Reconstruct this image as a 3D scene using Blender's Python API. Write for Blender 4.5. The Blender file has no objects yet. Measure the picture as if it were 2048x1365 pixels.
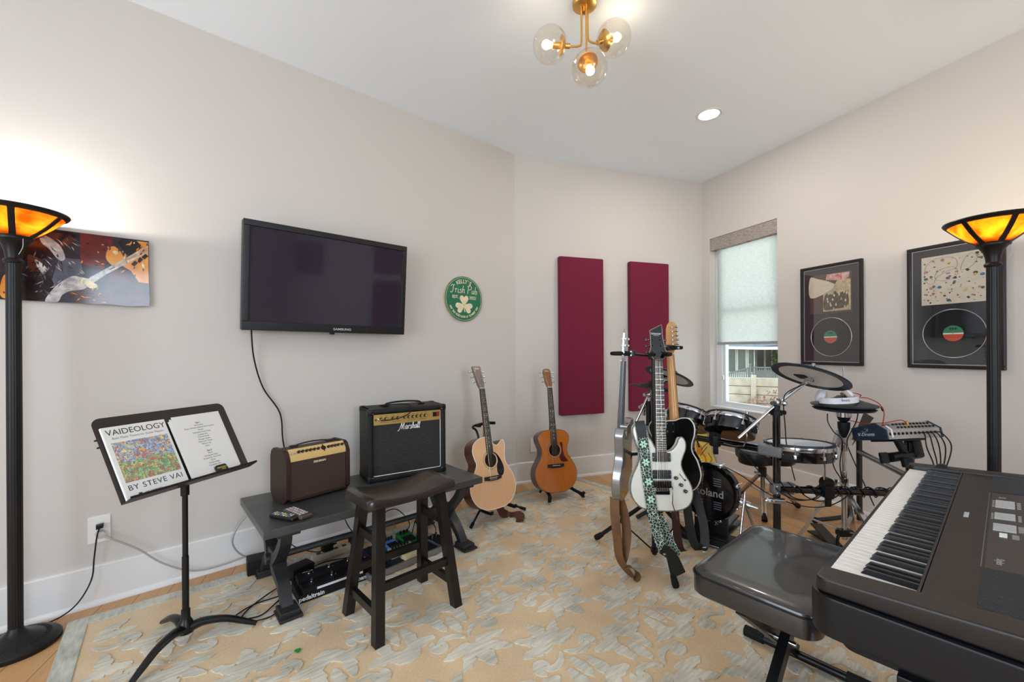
import bpy, bmesh, math, random
from mathutils import Vector as V, Matrix as Mx
PI = math.pi
C = bpy.context.scene.collection
S = bpy.context.scene
R = math.radians

# ---------------------------------------------------------------- camera, world, exposure, big lights
CAM_H, F_PX, ROLL = 1.242, 850.35, 0.006
cd = bpy.data.cameras.new('camera'); cam = bpy.data.objects.new('camera', cd); C.objects.link(cam)
cd.sensor_width = 36.0; cd.lens = 36.0 * F_PX / 2048; cd.shift_y = (699.36 - 682.5) / 2048; cd.clip_start = .02
cam.matrix_world = Mx.Translation((0, 0, CAM_H)) @ Mx.Rotation(PI / 2, 4, 'X') @ Mx.Rotation(-ROLL, 4, 'Z')
S.camera = cam
S.view_settings.view_transform = 'Standard'; S.view_settings.look = 'None'
S.view_settings.exposure = 0.15; S.view_settings.gamma = 1.0; S.view_settings.use_curve_mapping = False
S.cycles.max_bounces = 9; S.cycles.diffuse_bounces = 5; S.cycles.glossy_bounces = 4; S.cycles.transmission_bounces = 6
S.cycles.transparent_max_bounces = 12; S.cycles.sample_clamp_indirect = 4.0; S.cycles.caustics_reflective = False
S.cycles.caustics_refractive = False; S.cycles.use_denoising = True

CEIL = 3.048
CR, CL = V((2.085, 4.652, 0)), V((0.031, 3.925, 0))
dL, dM, dR = V((.7526, .6585, 0)), V((.9426, .3338, 0)), V((-.3463, .9381, 0))
nL, nM, nR = V((.6585, -.7526, 0)), V((.3338, -.9426, 0)), V((-.9381, -.3463, 0))
AL, AM, AR = math.atan2(dL.y, dL.x), math.atan2(dM.y, dM.x), math.atan2(-dR.y, -dR.x)
PA = CL - dL * 5.2; PD = CR - dR * 6.5; PE = V((-.63, -3.2, 0))
def LW(s, n=0, z=0): return CL + dL * s + nL * n + V((0, 0, z))       # points measured off the three walls
def MW(s, n=0, z=0): return CL + dM * s + nM * n + V((0, 0, z))
def RW(s, n=0, z=0): return CR - dR * s + nR * n + V((0, 0, z))

def lin(c):
    c = c / 255.0
    return c / 12.92 if c <= .04045 else ((c + .055) / 1.055) ** 2.4
def rgb(c): return (lin(c[0]), lin(c[1]), lin(c[2]), 1)

w = bpy.data.worlds.new('sky'); S.world = w; w.use_nodes = True
nt = w.node_tree; bg = nt.nodes['Background']
tc = nt.nodes.new('ShaderNodeTexCoord'); sx = nt.nodes.new('ShaderNodeSeparateXYZ'); rp = nt.nodes.new('ShaderNodeValToRGB')
nt.links.new(tc.outputs['Generated'], sx.inputs[0]); nt.links.new(sx.outputs['Z'], rp.inputs[0]); nt.links.new(rp.outputs[0], bg.inputs[0])
rp.color_ramp.elements[0].position = .0; rp.color_ramp.elements[0].color = (.96, .98, 1, 1)
rp.color_ramp.elements[1].position = .6; rp.color_ramp.elements[1].color = (.74, .87, 1, 1)
bg.inputs[1].default_value = 2.6

def light(name, kind, loc, power, color=(1, 1, 1), size=.1, aim=None, sy=None, parent=None, spread=None):
    d = bpy.data.lights.new(name, kind); d.energy = power; d.color = color
    if kind == 'AREA':
        d.size = size
        if sy: d.shape = 'RECTANGLE'; d.size_y = sy
        if spread: d.spread = spread
    else: d.shadow_soft_size = size
    o = bpy.data.objects.new(name, d); C.objects.link(o); o.location = loc
    if aim is not None: o.rotation_euler = (V(aim) - V(loc)).to_track_quat('-Z', 'Y').to_euler()
    if parent: o.parent = parent
    return o
P_WIN, P_SIDE = 66, 66
# daylight through the windows behind the camera and through the window in the right wall
mid = PD.lerp(PE, .49); inn = V((-dM.x, -dM.y, 0)).cross(V((0, 0, 1))); inn = inn if inn.dot(V((0, 1, 0)) ) > 0 else -inn
light('daylight_front', 'AREA', mid + inn * -.05 + V((0, 0, 1.7)), P_WIN, (.68, .84, 1), 1.0, mid + inn * 2 + V((0, 0, 1.6)), 1.55)
mid2 = PA.lerp(PE, .5)
light('daylight_side', 'AREA', mid2 + dL * -.05 + V((0, 0, 1.5)), P_SIDE, (.7, .85, 1), 2.4, mid2 + dL * 2 + V((0, 0, 1.4)), 2.0)
po = light('window_portal', 'AREA', RW(.49, -.17, 1.515), 1, (1, 1, 1), .76, RW(.49, 2, 1.515), 1.78); po.data.cycles.is_portal = True

# ---------------------------------------------------------------- helpers
def node_mat(name):
    m = bpy.data.materials.new(name); m.use_nodes = True
    return m, m.node_tree, m.node_tree.nodes['Principled BSDF']
MATS = {}
def mat(name, c, rough=.5, metal=0.0, var=0.0, scale=30.0, bump=0.0, bscale=None, coat=0.0, spec=.5, stretch=None, c2=None):
    """plain or mottled material: base colour broken up by object-space noise, optional noise bump"""
    if name in MATS: return MATS[name]
    m, t, b = node_mat(name)
    b.inputs['Base Color'].default_value = rgb(c); b.inputs['Roughness'].default_value = rough
    b.inputs['Metallic'].default_value = metal; b.inputs['Specular IOR Level'].default_value = spec
    b.inputs['Coat Weight'].default_value = coat; b.inputs['Coat Roughness'].default_value = .06
    if var or bump or c2:
        tc = t.nodes.new('ShaderNodeTexCoord'); mp = t.nodes.new('ShaderNodeMapping')
        t.links.new(tc.outputs['Object'], mp.inputs[0])
        if stretch: mp.inputs['Scale'].default_value = stretch
        if var or c2:
            n = t.nodes.new('ShaderNodeTexNoise'); n.inputs['Scale'].default_value = scale; n.inputs['Detail'].default_value = 5
            t.links.new(mp.outputs[0], n.inputs[0])
            r = t.nodes.new('ShaderNodeValToRGB'); t.links.new(n.outputs[0], r.inputs[0])
            k = rgb(c); e = r.color_ramp.elements
            e[0].position = .32; e[1].position = .68
            if c2: e[0].color = k; e[1].color = rgb(c2)
            else:
                e[0].color = (k[0] * (1 - var), k[1] * (1 - var), k[2] * (1 - var), 1)
                e[1].color = (min(1, k[0] * (1 + var)), min(1, k[1] * (1 + var)), min(1, k[2] * (1 + var)), 1)
            t.links.new(r.outputs[0], b.inputs['Base Color'])
        if bump:
            n2 = t.nodes.new('ShaderNodeTexNoise'); n2.inputs['Scale'].default_value = bscale or scale; n2.inputs['Detail'].default_value = 3
            bp = t.nodes.new('ShaderNodeBump'); bp.inputs['Strength'].default_value = bump; bp.inputs['Distance'].default_value = .002
            t.links.new(mp.outputs[0], n2.inputs[0]); t.links.new(n2.outputs[0], bp.inputs['Height']); t.links.new(bp.outputs[0], b.inputs['Normal'])
    MATS[name] = m
    return m
def glow(name, c, strength, base=None):
    if name in MATS: return MATS[name]
    m, t, b = node_mat(name)
    b.inputs['Base Color'].default_value = rgb(base or c); b.inputs['Emission Color'].default_value = rgb(c); b.inputs['Emission Strength'].default_value = strength
    MATS[name] = m
    return m
def glass(name, tint=(255, 255, 255), gloss=.08, rough=.02):
    """clear pane: lets light straight through and mirrors a little"""
    if name in MATS: return MATS[name]
    m = bpy.data.materials.new(name); m.use_nodes = True; t = m.node_tree; t.nodes.clear()
    o = t.nodes.new('ShaderNodeOutputMaterial'); mx = t.nodes.new('ShaderNodeMixShader')
    tr = t.nodes.new('ShaderNodeBsdfTransparent'); tr.inputs[0].default_value = rgb(tint)
    gl = t.nodes.new('ShaderNodeBsdfGlossy'); gl.inputs['Roughness'].default_value = rough
    lw = t.nodes.new('ShaderNodeLayerWeight'); lw.inputs['Blend'].default_value = .25
    mm = t.nodes.new('ShaderNodeMath'); mm.operation = 'MULTIPLY_ADD'; mm.inputs[1].default_value = .55; mm.inputs[2].default_value = gloss
    mm.use_clamp = True
    t.links.new(lw.outputs['Facing'], mm.inputs[0]); t.links.new(mm.outputs[0], mx.inputs[0])
    t.links.new(tr.outputs[0], mx.inputs[1]); t.links.new(gl.outputs[0], mx.inputs[2]); t.links.new(mx.outputs[0], o.inputs[0])
    MATS[name] = m
    return m

def catmull(pts, k=6, closed=False):
    pts = [V(p) for p in pts]; n = len(pts); out = []
    if n < 3: return pts
    rng = range(n) if closed else range(n - 1)
    for i in rng:
        if closed: a, b, c, d = pts[i - 1], pts[i], pts[(i + 1) % n], pts[(i + 2) % n]
        else: a, b, c, d = pts[max(0, i - 1)], pts[i], pts[i + 1], pts[min(n - 1, i + 2)]
        for j in range(k):
            u = j / k
            out.append(.5 * ((2 * b) + (c - a) * u + (2 * a - 5 * b + 4 * c - d) * u * u + (3 * b - a - 3 * c + d) * u ** 3))
    if not closed: out.append(pts[-1])
    return out
def sm2(pts, k=5, closed=True):
    return [(p.x, p.y) for p in catmull([(x, y, 0) for x, y in pts], k, closed)]

class MB:
    """collects shapes into ONE mesh object"""
    def __init__(s, *m): s.bm = bmesh.new(); s.mats = list(m); s.wn = False
    def mi(s, m):
        if m is None: return 0
        if m not in s.mats: s.mats.append(m)
        return s.mats.index(m)
    def add(s, vs, fs, m=None, M=None):
        k = s.mi(m); bv = [s.bm.verts.new((M @ V(v)) if M else v) for v in vs]
        for f in fs:
            try: q = s.bm.faces.new([bv[i] for i in f]); q.material_index = k
            except ValueError: pass
        return s
    def _merge(s, b2, m, M):
        b2.verts.index_update(); b2.normal_update()
        s.add([v.co.copy() for v in b2.verts], [[v.index for v in f.verts] for f in b2.faces], m, M); b2.free()
        return s
    def box(s, c, d, m=None, bev=0.0, M=None, seg=2):
        b2 = bmesh.new(); bmesh.ops.create_cube(b2, size=1.0)
        for v in b2.verts: v.co = V((v.co.x * d[0] + c[0], v.co.y * d[1] + c[1], v.co.z * d[2] + c[2]))
        s.wn = s.wn or bool(bev)
        if bev: bmesh.ops.bevel(b2, geom=b2.edges[:], offset=min(bev, .49 * min(d)), segments=seg, affect='EDGES', profile=.5)
        return s._merge(b2, m, M)
    def prism(s, poly, z0, z1, m=None, M=None, bev=0.0, seg=2):
        """2-D outline in XY raised from z0 to z1"""
        b2 = bmesh.new(); vs = [b2.verts.new((x, y, z0)) for x, y in poly]; f = b2.faces.new(vs)
        r = bmesh.ops.extrude_face_region(b2, geom=[f]); top = [g for g in r['geom'] if isinstance(g, bmesh.types.BMVert)]
        for v in top: v.co.z = z1
        bmesh.ops.recalc_face_normals(b2, faces=b2.faces[:])
        s.wn = s.wn or bool(bev)
        if bev:
            ts = set(top); es = [e for e in b2.edges if (e.verts[0] in ts) == (e.verts[1] in ts)]
            bmesh.ops.bevel(b2, geom=es, offset=bev, segments=seg, affect='EDGES', profile=.5)
        return s._merge(b2, m, M)
    def cyl(s, p0, p1, r, m=None, r1=None, n=14, M=None):
        p0, p1 = V(p0), V(p1); q = (p1 - p0).to_track_quat('Z', 'Y'); r1 = r if r1 is None else r1
        vs = [p0 + q @ V((r * math.cos(2 * PI * i / n), r * math.sin(2 * PI * i / n), 0)) for i in range(n)]
        vs += [p1 + q @ V((r1 * math.cos(2 * PI * i / n), r1 * math.sin(2 * PI * i / n), 0)) for i in range(n)]
        fs = [(i, (i + 1) % n, n + (i + 1) % n, n + i) for i in range(n)] + [tuple(range(n - 1, -1, -1)), tuple(range(n, 2 * n))]
        return s.add(vs, fs, m, M)
    def tube(s, pts, r, m=None, n=7, k=6, closed=False, M=None, flat=1.0, up=None):
        """round (or flattened) bar swept along a smoothed path; r may be a list, one radius per given point"""
        raw = [V(p) for p in pts]; P = catmull(raw, k, closed) if k > 1 and len(raw) > 2 else raw
        N = len(P); rad = []
        for i in range(N):
            if isinstance(r, (list, tuple)):
                u = i / max(1, N - 1) * (len(r) - 1); a = int(min(u, len(r) - 2)); rad.append(r[a] + (r[a + 1] - r[a]) * (u - a))
            else: rad.append(r)
        vs, fs = [], []; t0 = None; q = None
        for i in range(N):
            t = (P[(i + 1) % N] - P[i - 1]) if closed else (P[min(i + 1, N - 1)] - P[max(i - 1, 0)])
            if t.length < 1e-9: t = t0 or V((0, 0, 1))
            t.normalize()
            if up is not None:
                sx_ = t.cross(V(up)); sx_ = sx_.normalized() if sx_.length > 1e-6 else V((1, 0, 0)); sy_ = sx_.cross(t)
            else:
                if q is None: q = t.to_track_quat('Z', 'Y')
                else: q = t0.rotation_difference(t) @ q
                sx_, sy_ = q @ V((1, 0, 0)), q @ V((0, 1, 0))
            t0 = t
            for j in range(n):
                a = 2 * PI * (j + .5) / n
                vs.append(P[i] + sx_ * (rad[i] * math.cos(a)) + sy_ * (rad[i] * flat * math.sin(a)))
        for i in range(N if closed else N - 1):
            for j in range(n):
                a, b = i * n + j, i * n + (j + 1) % n; c, d = ((i + 1) % N) * n + (j + 1) % n, ((i + 1) % N) * n + j
                fs.append((a, b, c, d))
        if not closed: fs += [tuple(range(n - 1, -1, -1)), tuple(range((N - 1) * n, N * n))]
        return s.add(vs, fs, m, M)
    def lathe(s, prof, m=None, M=None, n=32):
        vs, fs = [], []; L = len(prof)
        for r, z in prof:
            for j in range(n): vs.append((r * math.cos(2 * PI * j / n), r * math.sin(2 * PI * j / n), z))
        for i in range(L - 1):
            for j in range(n): fs.append((i * n + j, i * n + (j + 1) % n, (i + 1) * n + (j + 1) % n, (i + 1) * n + j))
        if prof[0][0] > 1e-5: fs.append(tuple(range(n - 1, -1, -1)))
        if prof[-1][0] > 1e-5: fs.append(tuple(range((L - 1) * n, L * n)))
        return s.add(vs, fs, m, M)
    def ball(s, c, r, m=None, n=14, M=None, sc=(1, 1, 1)):
        T = Mx.Translation(c) @ Mx.Diagonal((sc[0], sc[1], sc[2], 1))
        k = n // 2
        return s.lathe([(max(1e-6, r * math.sin(PI * i / k)), -r * math.cos(PI * i / k)) for i in range(k + 1)], m, (M @ T) if M else T, n)
    def ring(s, R_, r, m=None, M=None, n=32, k=8, flat=1.0):
        return s.tube([(R_ * math.cos(2 * PI * i / n), R_ * math.sin(2 * PI * i / n), 0) for i in range(n)], r, m, k, 1, True, M, flat, (0, 0, 1))
    def band(s, pts, wid, thick, m=None, up=(0, 0, 1), k=6, M=None, side=None):
        """flat strap: rectangle section, broad side across `side` (or horizontal)"""
        P = catmull(pts, k); N = len(P); vs, fs = [], []
        for i in range(N):
            t = (P[min(i + 1, N - 1)] - P[max(i - 1, 0)]).normalized()
            u = i / (N - 1)
            sd = V(side(u)) if callable(side) else V(side if side else V(up).cross(t))
            sd = (sd - t * sd.dot(t)).normalized(); nn = t.cross(sd)
            for a, b in ((-1, -1), (1, -1), (1, 1), (-1, 1)): vs.append(P[i] + sd * (a * wid / 2) + nn * (b * thick / 2))
        for i in range(N - 1):
            for j in range(4): fs.append((i * 4 + j, i * 4 + (j + 1) % 4, i * 4 + 4 + (j + 1) % 4, i * 4 + 4 + j))
        fs += [(3, 2, 1, 0), tuple((N - 1) * 4 + j for j in range(4))]
        return s.add(vs, fs, m, M)
    def sheet(s, rows, m=None, closed=False):
        """skin over rows of points"""
        n = len(rows[0]); vs = [p for r in rows for p in r]; fs = []
        for i in range(len(rows) - 1):
            for j in range(n if closed else n - 1): fs.append((i * n + j, i * n + (j + 1) % n, (i + 1) * n + (j + 1) % n, (i + 1) * n + j))
        if closed: fs += [tuple(range(n - 1, -1, -1)), tuple(range((len(rows) - 1) * n, len(rows) * n))]
        return s.add(vs, fs, m)
    def done(s, name, parent=None, loc=None, rz=0.0, sharp=38, rot=None, fix=True):
        bm = s.bm
        if fix: bmesh.ops.recalc_face_normals(bm, faces=bm.faces[:])
        bm.normal_update(); ca = R(sharp)
        for f in bm.faces: f.smooth = True
        for e in bm.edges:
            if len(e.link_faces) == 2:
                if e.calc_face_angle(0) > ca: e.smooth = False
        me = bpy.data.meshes.new(name); bm.to_mesh(me); bm.free()
        for m in s.mats: me.materials.append(m)
        o = bpy.data.objects.new(name, me); C.objects.link(o)
        if s.wn: q = o.modifiers.new('even_normals', 'WEIGHTED_NORMAL'); q.keep_sharp = True
        if parent: o.parent = parent
        if loc is not None: o.location = loc
        if rz: o.rotation_euler = (0, 0, rz)
        if rot is not None: o.rotation_euler = rot
        return o
def tag(o, label, cat, group=None):
    o['label'] = label; o['category'] = cat
    if group: o['group'] = group
    return o
def thing(name, label, cat, loc=(0, 0, 0), rz=0.0, group=None, rot=None):
    o = bpy.data.objects.new(name, None); C.objects.link(o); o.empty_display_size = .05
    o.location = loc; o.rotation_euler = rot if rot is not None else (0, 0, rz)
    return tag(o, label, cat, group)
def struct(o): o['kind'] = 'structure'; return o
def copy_tree(o, parent=None):
    c = o.copy(); C.objects.link(c)
    if parent: c.parent = parent
    for ch in [x for x in bpy.data.objects if x.parent == o and x is not c]: copy_tree(ch, c)
    return c
def text(b, s, size, m, M, slant=0.0, depth=.0006, space=1.0, align='CENTER', xs=1.0, bold=0.0):
    """lettering laid into a mesh builder: letters in the XY plane of M, centred on its origin"""
    cu = bpy.data.curves.new('t', 'FONT'); cu.body = s; cu.size = size; cu.align_x = align; cu.align_y = 'CENTER'
    cu.extrude = depth; cu.shear = slant; cu.space_character = space; cu.offset = bold; cu.resolution_u = 3
    o = bpy.data.objects.new('t', cu); C.objects.link(o); me = o.to_mesh()
    T = M @ Mx.Diagonal((xs, 1, 1, 1))
    b.add([v.co.copy() for v in me.vertices], [list(p.vertices) for p in me.polygons], m, T)
    o.to_mesh_clear(); bpy.data.objects.remove(o); bpy.data.curves.remove(cu)
    return b
FRONT = Mx.Rotation(PI / 2, 4, 'X')      # XY drawing -> stands upright, faces local -y
def at(x, y, z, rot=None): return Mx.Translation((x, y, z)) @ (rot if rot is not None else Mx.Identity(4))

# ---------------------------------------------------------------- common materials
WHITE = mat('white_paint', (226, 223, 218), .45)
BLACK = mat('black_plastic', (15, 15, 17), .42, spec=.3)
BLACKM = mat('black_metal', (14, 14, 16), .34, 0, spec=.4)
RUBBER = mat('black_rubber', (12, 12, 13), .7, spec=.3)
CHROME = mat('chrome', (205, 207, 210), .16, 1.0)
STEEL = mat('brushed_steel', (170, 172, 175), .3, 1.0)
GLOSSB = mat('gloss_black', (7, 7, 9), .12, 0, coat=.5)
CABLE = mat('black_cable', (12, 12, 13), .5, spec=.3)
BRASS = mat('satin_brass', (224, 178, 104), .3, 1.0)
IVORY = mat('ivory', (236, 230, 216), .35)
GOLD = mat('gold_panel', (196, 160, 92), .38, .55)
SILVERP = mat('silver_print', (200, 202, 205), .4, .3)
# ================================================================ THE ROOM
WALL = mat('greige_wall_paint', (208, 201, 194), .75, bump=.05, bscale=160, spec=.25)
CEILM = mat('white_ceiling_paint', (240, 246, 252), .85, spec=.2)
TRIM = mat('white_trim_paint', (228, 225, 222), .4)

def wood_floor():
    m, t, b = node_mat('oak_planks'); N = t.nodes.new
    tc = N('ShaderNodeTexCoord'); mp = N('ShaderNodeMapping'); t.links.new(tc.outputs['Object'], mp.inputs[0])
    mp.inputs['Rotation'].default_value = (0, 0, -AR)
    br = N('ShaderNodeTexBrick'); t.links.new(mp.outputs[0], br.inputs[0])
    br.inputs['Scale'].default_value = 1.0; br.inputs['Brick Width'].default_value = 1.5; br.inputs['Row Height'].default_value = .13
    br.inputs['Mortar Size'].default_value = .0015; br.offset = .37
    br.inputs['Color1'].default_value = rgb((214, 168, 116)); br.inputs['Color2'].default_value = rgb((190, 142, 94)); br.inputs['Mortar'].default_value = rgb((112, 78, 48))
    mp2 = N('ShaderNodeMapping'); t.links.new(mp.outputs[0], mp2.inputs[0]); mp2.inputs['Scale'].default_value = (1.2, 22, 1)
    no = N('ShaderNodeTexNoise'); no.inputs['Scale'].default_value = 3; no.inputs['Detail'].default_value = 6; t.links.new(mp2.outputs[0], no.inputs[0])
    rp = N('ShaderNodeValToRGB'); rp.color_ramp.elements[0].color = (.72, .68, .62, 1); rp.color_ramp.elements[1].color = (1.1, 1.06, 1, 1)
    t.links.new(no.outputs[0], rp.inputs[0])
    mx = N('ShaderNodeMixRGB'); mx.blend_type = 'MULTIPLY'; mx.inputs[0].default_value = .75
    t.links.new(br.outputs[0], mx.inputs[1]); t.links.new(rp.outputs[0], mx.inputs[2]); t.links.new(mx.outputs[0], b.inputs['Base Color'])
    b.inputs['Roughness'].default_value = .38
    return m
def wall_seg(b, P, Q, z0, z1, t=.18, m=None):
    """slab standing outside the line P->Q (room on its right-hand side when P->Q runs left to right in view)"""
    d = (Q - P).normalized(); n = V((-d.y, d.x, 0))
    b.add([P + V((0, 0, z0)), Q + V((0, 0, z0)), Q + n * t + V((0, 0, z0)), P + n * t + V((0, 0, z0)),
           P + V((0, 0, z1)), Q + V((0, 0, z1)), Q + n * t + V((0, 0, z1)), P + n * t + V((0, 0, z1))],
          [(0, 3, 2, 1), (4, 5, 6, 7), (0, 1, 5, 4), (1, 2, 6, 5), (2, 3, 7, 6), (3, 0, 4, 7)], m)
poly = [PA, CL, CR, PD, PE]
cen = sum(poly, V((0, 0, 0))) / 5
big = [p + (p - cen).normalized() * .35 for p in poly]
b = MB(wood_floor()); b.prism([(p.x, p.y) for p in reversed(big)], -.12, 0); struct(b.done('floor'))
b = MB(CEILM); b.prism([(p.x, p.y) for p in reversed(big)], CEIL, CEIL + .12); struct(b.done('ceiling'))
b = MB(WALL); wall_seg(b, PA, CL, 0, CEIL); struct(b.done('wall_left'))
b = MB(WALL); wall_seg(b, CL, CR, 0, CEIL); struct(b.done('wall_back'))
WS0, WS1, WZ0, WZ1 = .105, .882, .62, 2.41
b = MB(WALL)
wall_seg(b, CR, RW(WS0), 0, CEIL); wall_seg(b, RW(WS1), PD, 0, CEIL)
wall_seg(b, RW(WS0), RW(WS1), 0, WZ0); wall_seg(b, RW(WS0), RW(WS1), WZ1, CEIL)
struct(b.done('wall_right'))
def holed(name, P, Q, a0, a1, z0, z1):
    b = MB(WALL); L = lambda u: P.lerp(Q, u)
    wall_seg(b, P, L(a0), 0, CEIL); wall_seg(b, L(a1), Q, 0, CEIL); wall_seg(b, L(a0), L(a1), 0, z0); wall_seg(b, L(a0), L(a1), z1, CEIL)
    struct(b.done(name))
def framed(name, P, Q, a0, a1, z0, z1):
    """plain white sash in an opening that only shows up in reflections"""
    d = (Q - P).normalized(); n = V((-d.y, d.x, 0)); A, B = P.lerp(Q, a0), P.lerp(Q, a1); L = (B - A).length
    e = bpy.data.objects.new(name, None); C.objects.link(e); struct(e)
    e.location = A + n * .1; e.rotation_euler = (0, 0, math.atan2(d.y, d.x))
    f = MB(TRIM)
    for x in (.03, L - .03, L / 2): f.box((x, 0, (z0 + z1) / 2), (.06, .06, z1 - z0 - .001))
    for z in (z0 + .03, z1 - .03): f.box((L / 2, 0, z), (L - .001, .058, .058))
    f.done('window_frame', e)
holed('wall_front', PD, PE, .39, .59, .9, 2.5); framed('window_2', PD, PE, .39, .59, .9, 2.5)
holed('wall_side', PE, PA, .26, .74, .5, 2.5); framed('window_3', PE, PA, .26, .74, .5, 2.5)
def baseboard(name, P, Q, n):
    prof = [(0, 0), (.032, 0), (.032, .01), (.026, .02), (.018, .025), (.018, .187), (.012, .193), (0, .193)]
    b = MB(TRIM); vs = [P + n * x + V((0, 0, z)) for x, z in prof] + [Q + n * x + V((0, 0, z)) for x, z in prof]; k = len(prof)
    b.add(vs, [(i, (i + 1) % k, k + (i + 1) % k, k + i) for i in range(k)] + [tuple(range(k)), tuple(range(2 * k - 1, k - 1, -1))])
    struct(b.done(name))
baseboard('baseboard_left', PA, CL + dL * .006, nL); baseboard('baseboard_back', CL, CR, nM); baseboard('baseboard_right', CR, PD, nR)

# ---- window in the right wall (local frame: x along the wall, -y into the room)
win = bpy.data.objects.new('window_1', None); C.objects.link(win); struct(win)
win.location = RW(WS0); win.rotation_euler = (0, 0, AR)
WW, WH = WS1 - WS0, WZ1 - WZ0
VINYL = mat('white_vinyl', (232, 234, 234), .35)
f = MB(VINYL)
for x0, x1, z0, z1 in ((0, .075, WZ0, WZ1), (WW - .03, WW, WZ0, WZ1), (.075, WW - .03, WZ0, WZ0 + .035), (.075, WW - .03, WZ1 - .05, WZ1)):
    f.box(((x0 + x1) / 2, .12, (z0 + z1) / 2), (x1 - x0, .07, z1 - z0), bev=.004)
for x0, x1, z0, z1 in ((.075, .105, WZ0 + .035, WZ1 - .05), (WW - .055, WW - .03, WZ0 + .035, WZ1 - .05), (.105, WW - .055, WZ0 + .035, WZ0 + .06), (.105, WW - .055, 1.62, 1.66)):
    f.box(((x0 + x1) / 2, .125, (z0 + z1) / 2), (x1 - x0, .045, z1 - z0), bev=.003)
f.done('window_frame', win)
f = MB(VINYL); f.box((WW / 2, .045, WZ0 + .006), (WW - .002, .085, .012), bev=.003); f.done('window_sill', win)
f = MB(glass('window_pane_glass', (250, 253, 252), .02)); f.box((WW / 2 + .02, .13, (WZ0 + WZ1) / 2), (WW - .13, .004, WH - .12)); f.done('pane', win)
f = MB(mat('sash_lock_white', (235, 235, 235), .3)); f.box((.088, .09, .93), (.014, .02, .05), bev=.004); f.cyl((.088, .085, .95), (.088, .07, .955), .004); f.done('window_latch', win)

def weave(name, c1, c2, c3, trans=0.0):
    m, t, b = node_mat(name); N = t.nodes.new
    tc = N('ShaderNodeTexCoord'); mp = N('ShaderNodeMapping'); t.links.new(tc.outputs['Object'], mp.inputs[0]); mp.inputs['Scale'].default_value = (40, 40, 320)
    no = N('ShaderNodeTexNoise'); no.inputs['Scale'].default_value = .8; no.inputs['Detail'].default_value = 4; t.links.new(mp.outputs[0], no.inputs[0])
    rp = N('ShaderNodeValToRGB'); e = rp.color_ramp.elements; e[0].position = .3; e[1].position = .7; e[0].color = rgb(c1); e[1].color = rgb(c3)
    q = rp.color_ramp.elements.new(.5); q.color = rgb(c2); t.links.new(no.outputs[0], rp.inputs[0]); t.links.new(rp.outputs[0], b.inputs['Base Color'])
    b.inputs['Roughness'].default_value = .9
    if trans:
        o = t.nodes['Material Output']; tl = N('ShaderNodeBsdfTranslucent'); mx = N('ShaderNodeMixShader'); mx.inputs[0].default_value = trans
        t.links.new(rp.outputs[0], tl.inputs[0]); t.links.new(b.outputs[0], mx.inputs[1]); t.links.new(tl.outputs[0], mx.inputs[2]); t.links.new(mx.outputs[0], o.inputs[0])
    return m
bl = thing('roller_blind', 'pale translucent roller blind pulled halfway down the window', 'window blind', RW(WS0, 0, 0), AR)
f = MB(weave('cassette_fabric', (120, 108, 100), (160, 148, 138), (190, 180, 170)))
f.box((WW / 2, .045, WZ1 - .065), (WW - .004, .078, .13), bev=.004); f.done('cassette', bl)
f = MB(weave('blind_cloth', (216, 222, 218), (230, 233, 229), (242, 243, 240), .74))
f.box((WW / 2 + .016, .06, (1.30 + WZ1 - .1) / 2), (WW - .055, .0015, WZ1 - .1 - 1.30)); f.done('blind_cloth', bl)
f = MB(mat('hem_bar_grey', (160, 164, 164), .5)); f.box((WW / 2 + .016, .06, 1.292), (WW - .055, .012, .026), bev=.004); f.done('hem_bar', bl)

# ---- outside: neighbour's house, fence, retaining wall, ground (built along the line of sight through the window, 12 to 35 m away)
OZ = R(-29.5)
house_m = mat('house_siding', (214, 212, 204), .8, var=.05, scale=6)
e = thing('neighbour_house', 'cream house with dark glazed porch and grey roof seen outside through the window', 'house', (0, 0, 0), OZ)
b = MB(house_m)
b.box((-3.8, 34.0, -.6), (7.7, 4.0, 3.9)); b.box((4.5, 36.6, -.6), (9, 2.4, 3.9)); b.done('house_wall', e)
b = MB(mat('roof_shingle', (112, 118, 126), .8, var=.12, scale=5))
b.add([(-9, 31.4, 1.55), (.35, 31.4, 1.3), (9, 34.4, 1.3), (9, 38, 2.6), (-9, 38, 4.2), (.8, 35, 2.1)],
      [(0, 1, 5, 4), (1, 2, 3, 5), (5, 3, 4), (0, 4, 3, 2, 1)]); b.done('roof', e)
b = MB(TRIM); b.tube([(-9, 31.36, 1.5), (.35, 31.36, 1.22), (9, 34.3, 1.22)], .13, None, 4, 1); b.done('eave_fascia', e)
gm = mat('dark_window_glass', (74, 86, 86), .12, 0, c2=(96, 112, 100), scale=.5)
for x, y, wd in ((-1.22, 32, .52), (-.62, 32, .5), (-.08, 32, .36), (.49, 35.4, .48), (.98, 35.4, .4), (1.46, 35.4, .5), (2.1, 35.4, .6)):
    q = MB(house_m)
    for dx in (-wd / 2, wd / 2): q.box((x + dx, y - .06, .45), (.06, .1, 1.66))
    for z in (-.38, 1.28): q.box((x, y - .06, z), (wd + .06, .098, .07))
    fr = q.done('window', e)
    q = MB(gm); q.box((x, y - .03, .45), (wd - .06, .03, 1.6)); q.done('pane', fr)
b = MB(mat('retaining_concrete', (176, 166, 148), .9, var=.22, scale=3.5, bump=.4, bscale=14))
for k in range(8): b.box((.4, 13.7, -1.35 + .235 * k), (9, .3, .222), bev=.01)
for x in (.02, 1.5, -1.46): b.box((x, 13.5, -.5), (.13, .1, 2.0), bev=.01)
tag(b.done('retaining_wall', None, (0, 0, 0), OZ), 'pale concrete retaining wall in long courses outside the window', 'wall')
fe = thing('metal_fence', 'dark grey metal picket fence above the concrete wall outdoors', 'fence', (0, 0, 0), OZ)
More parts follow.
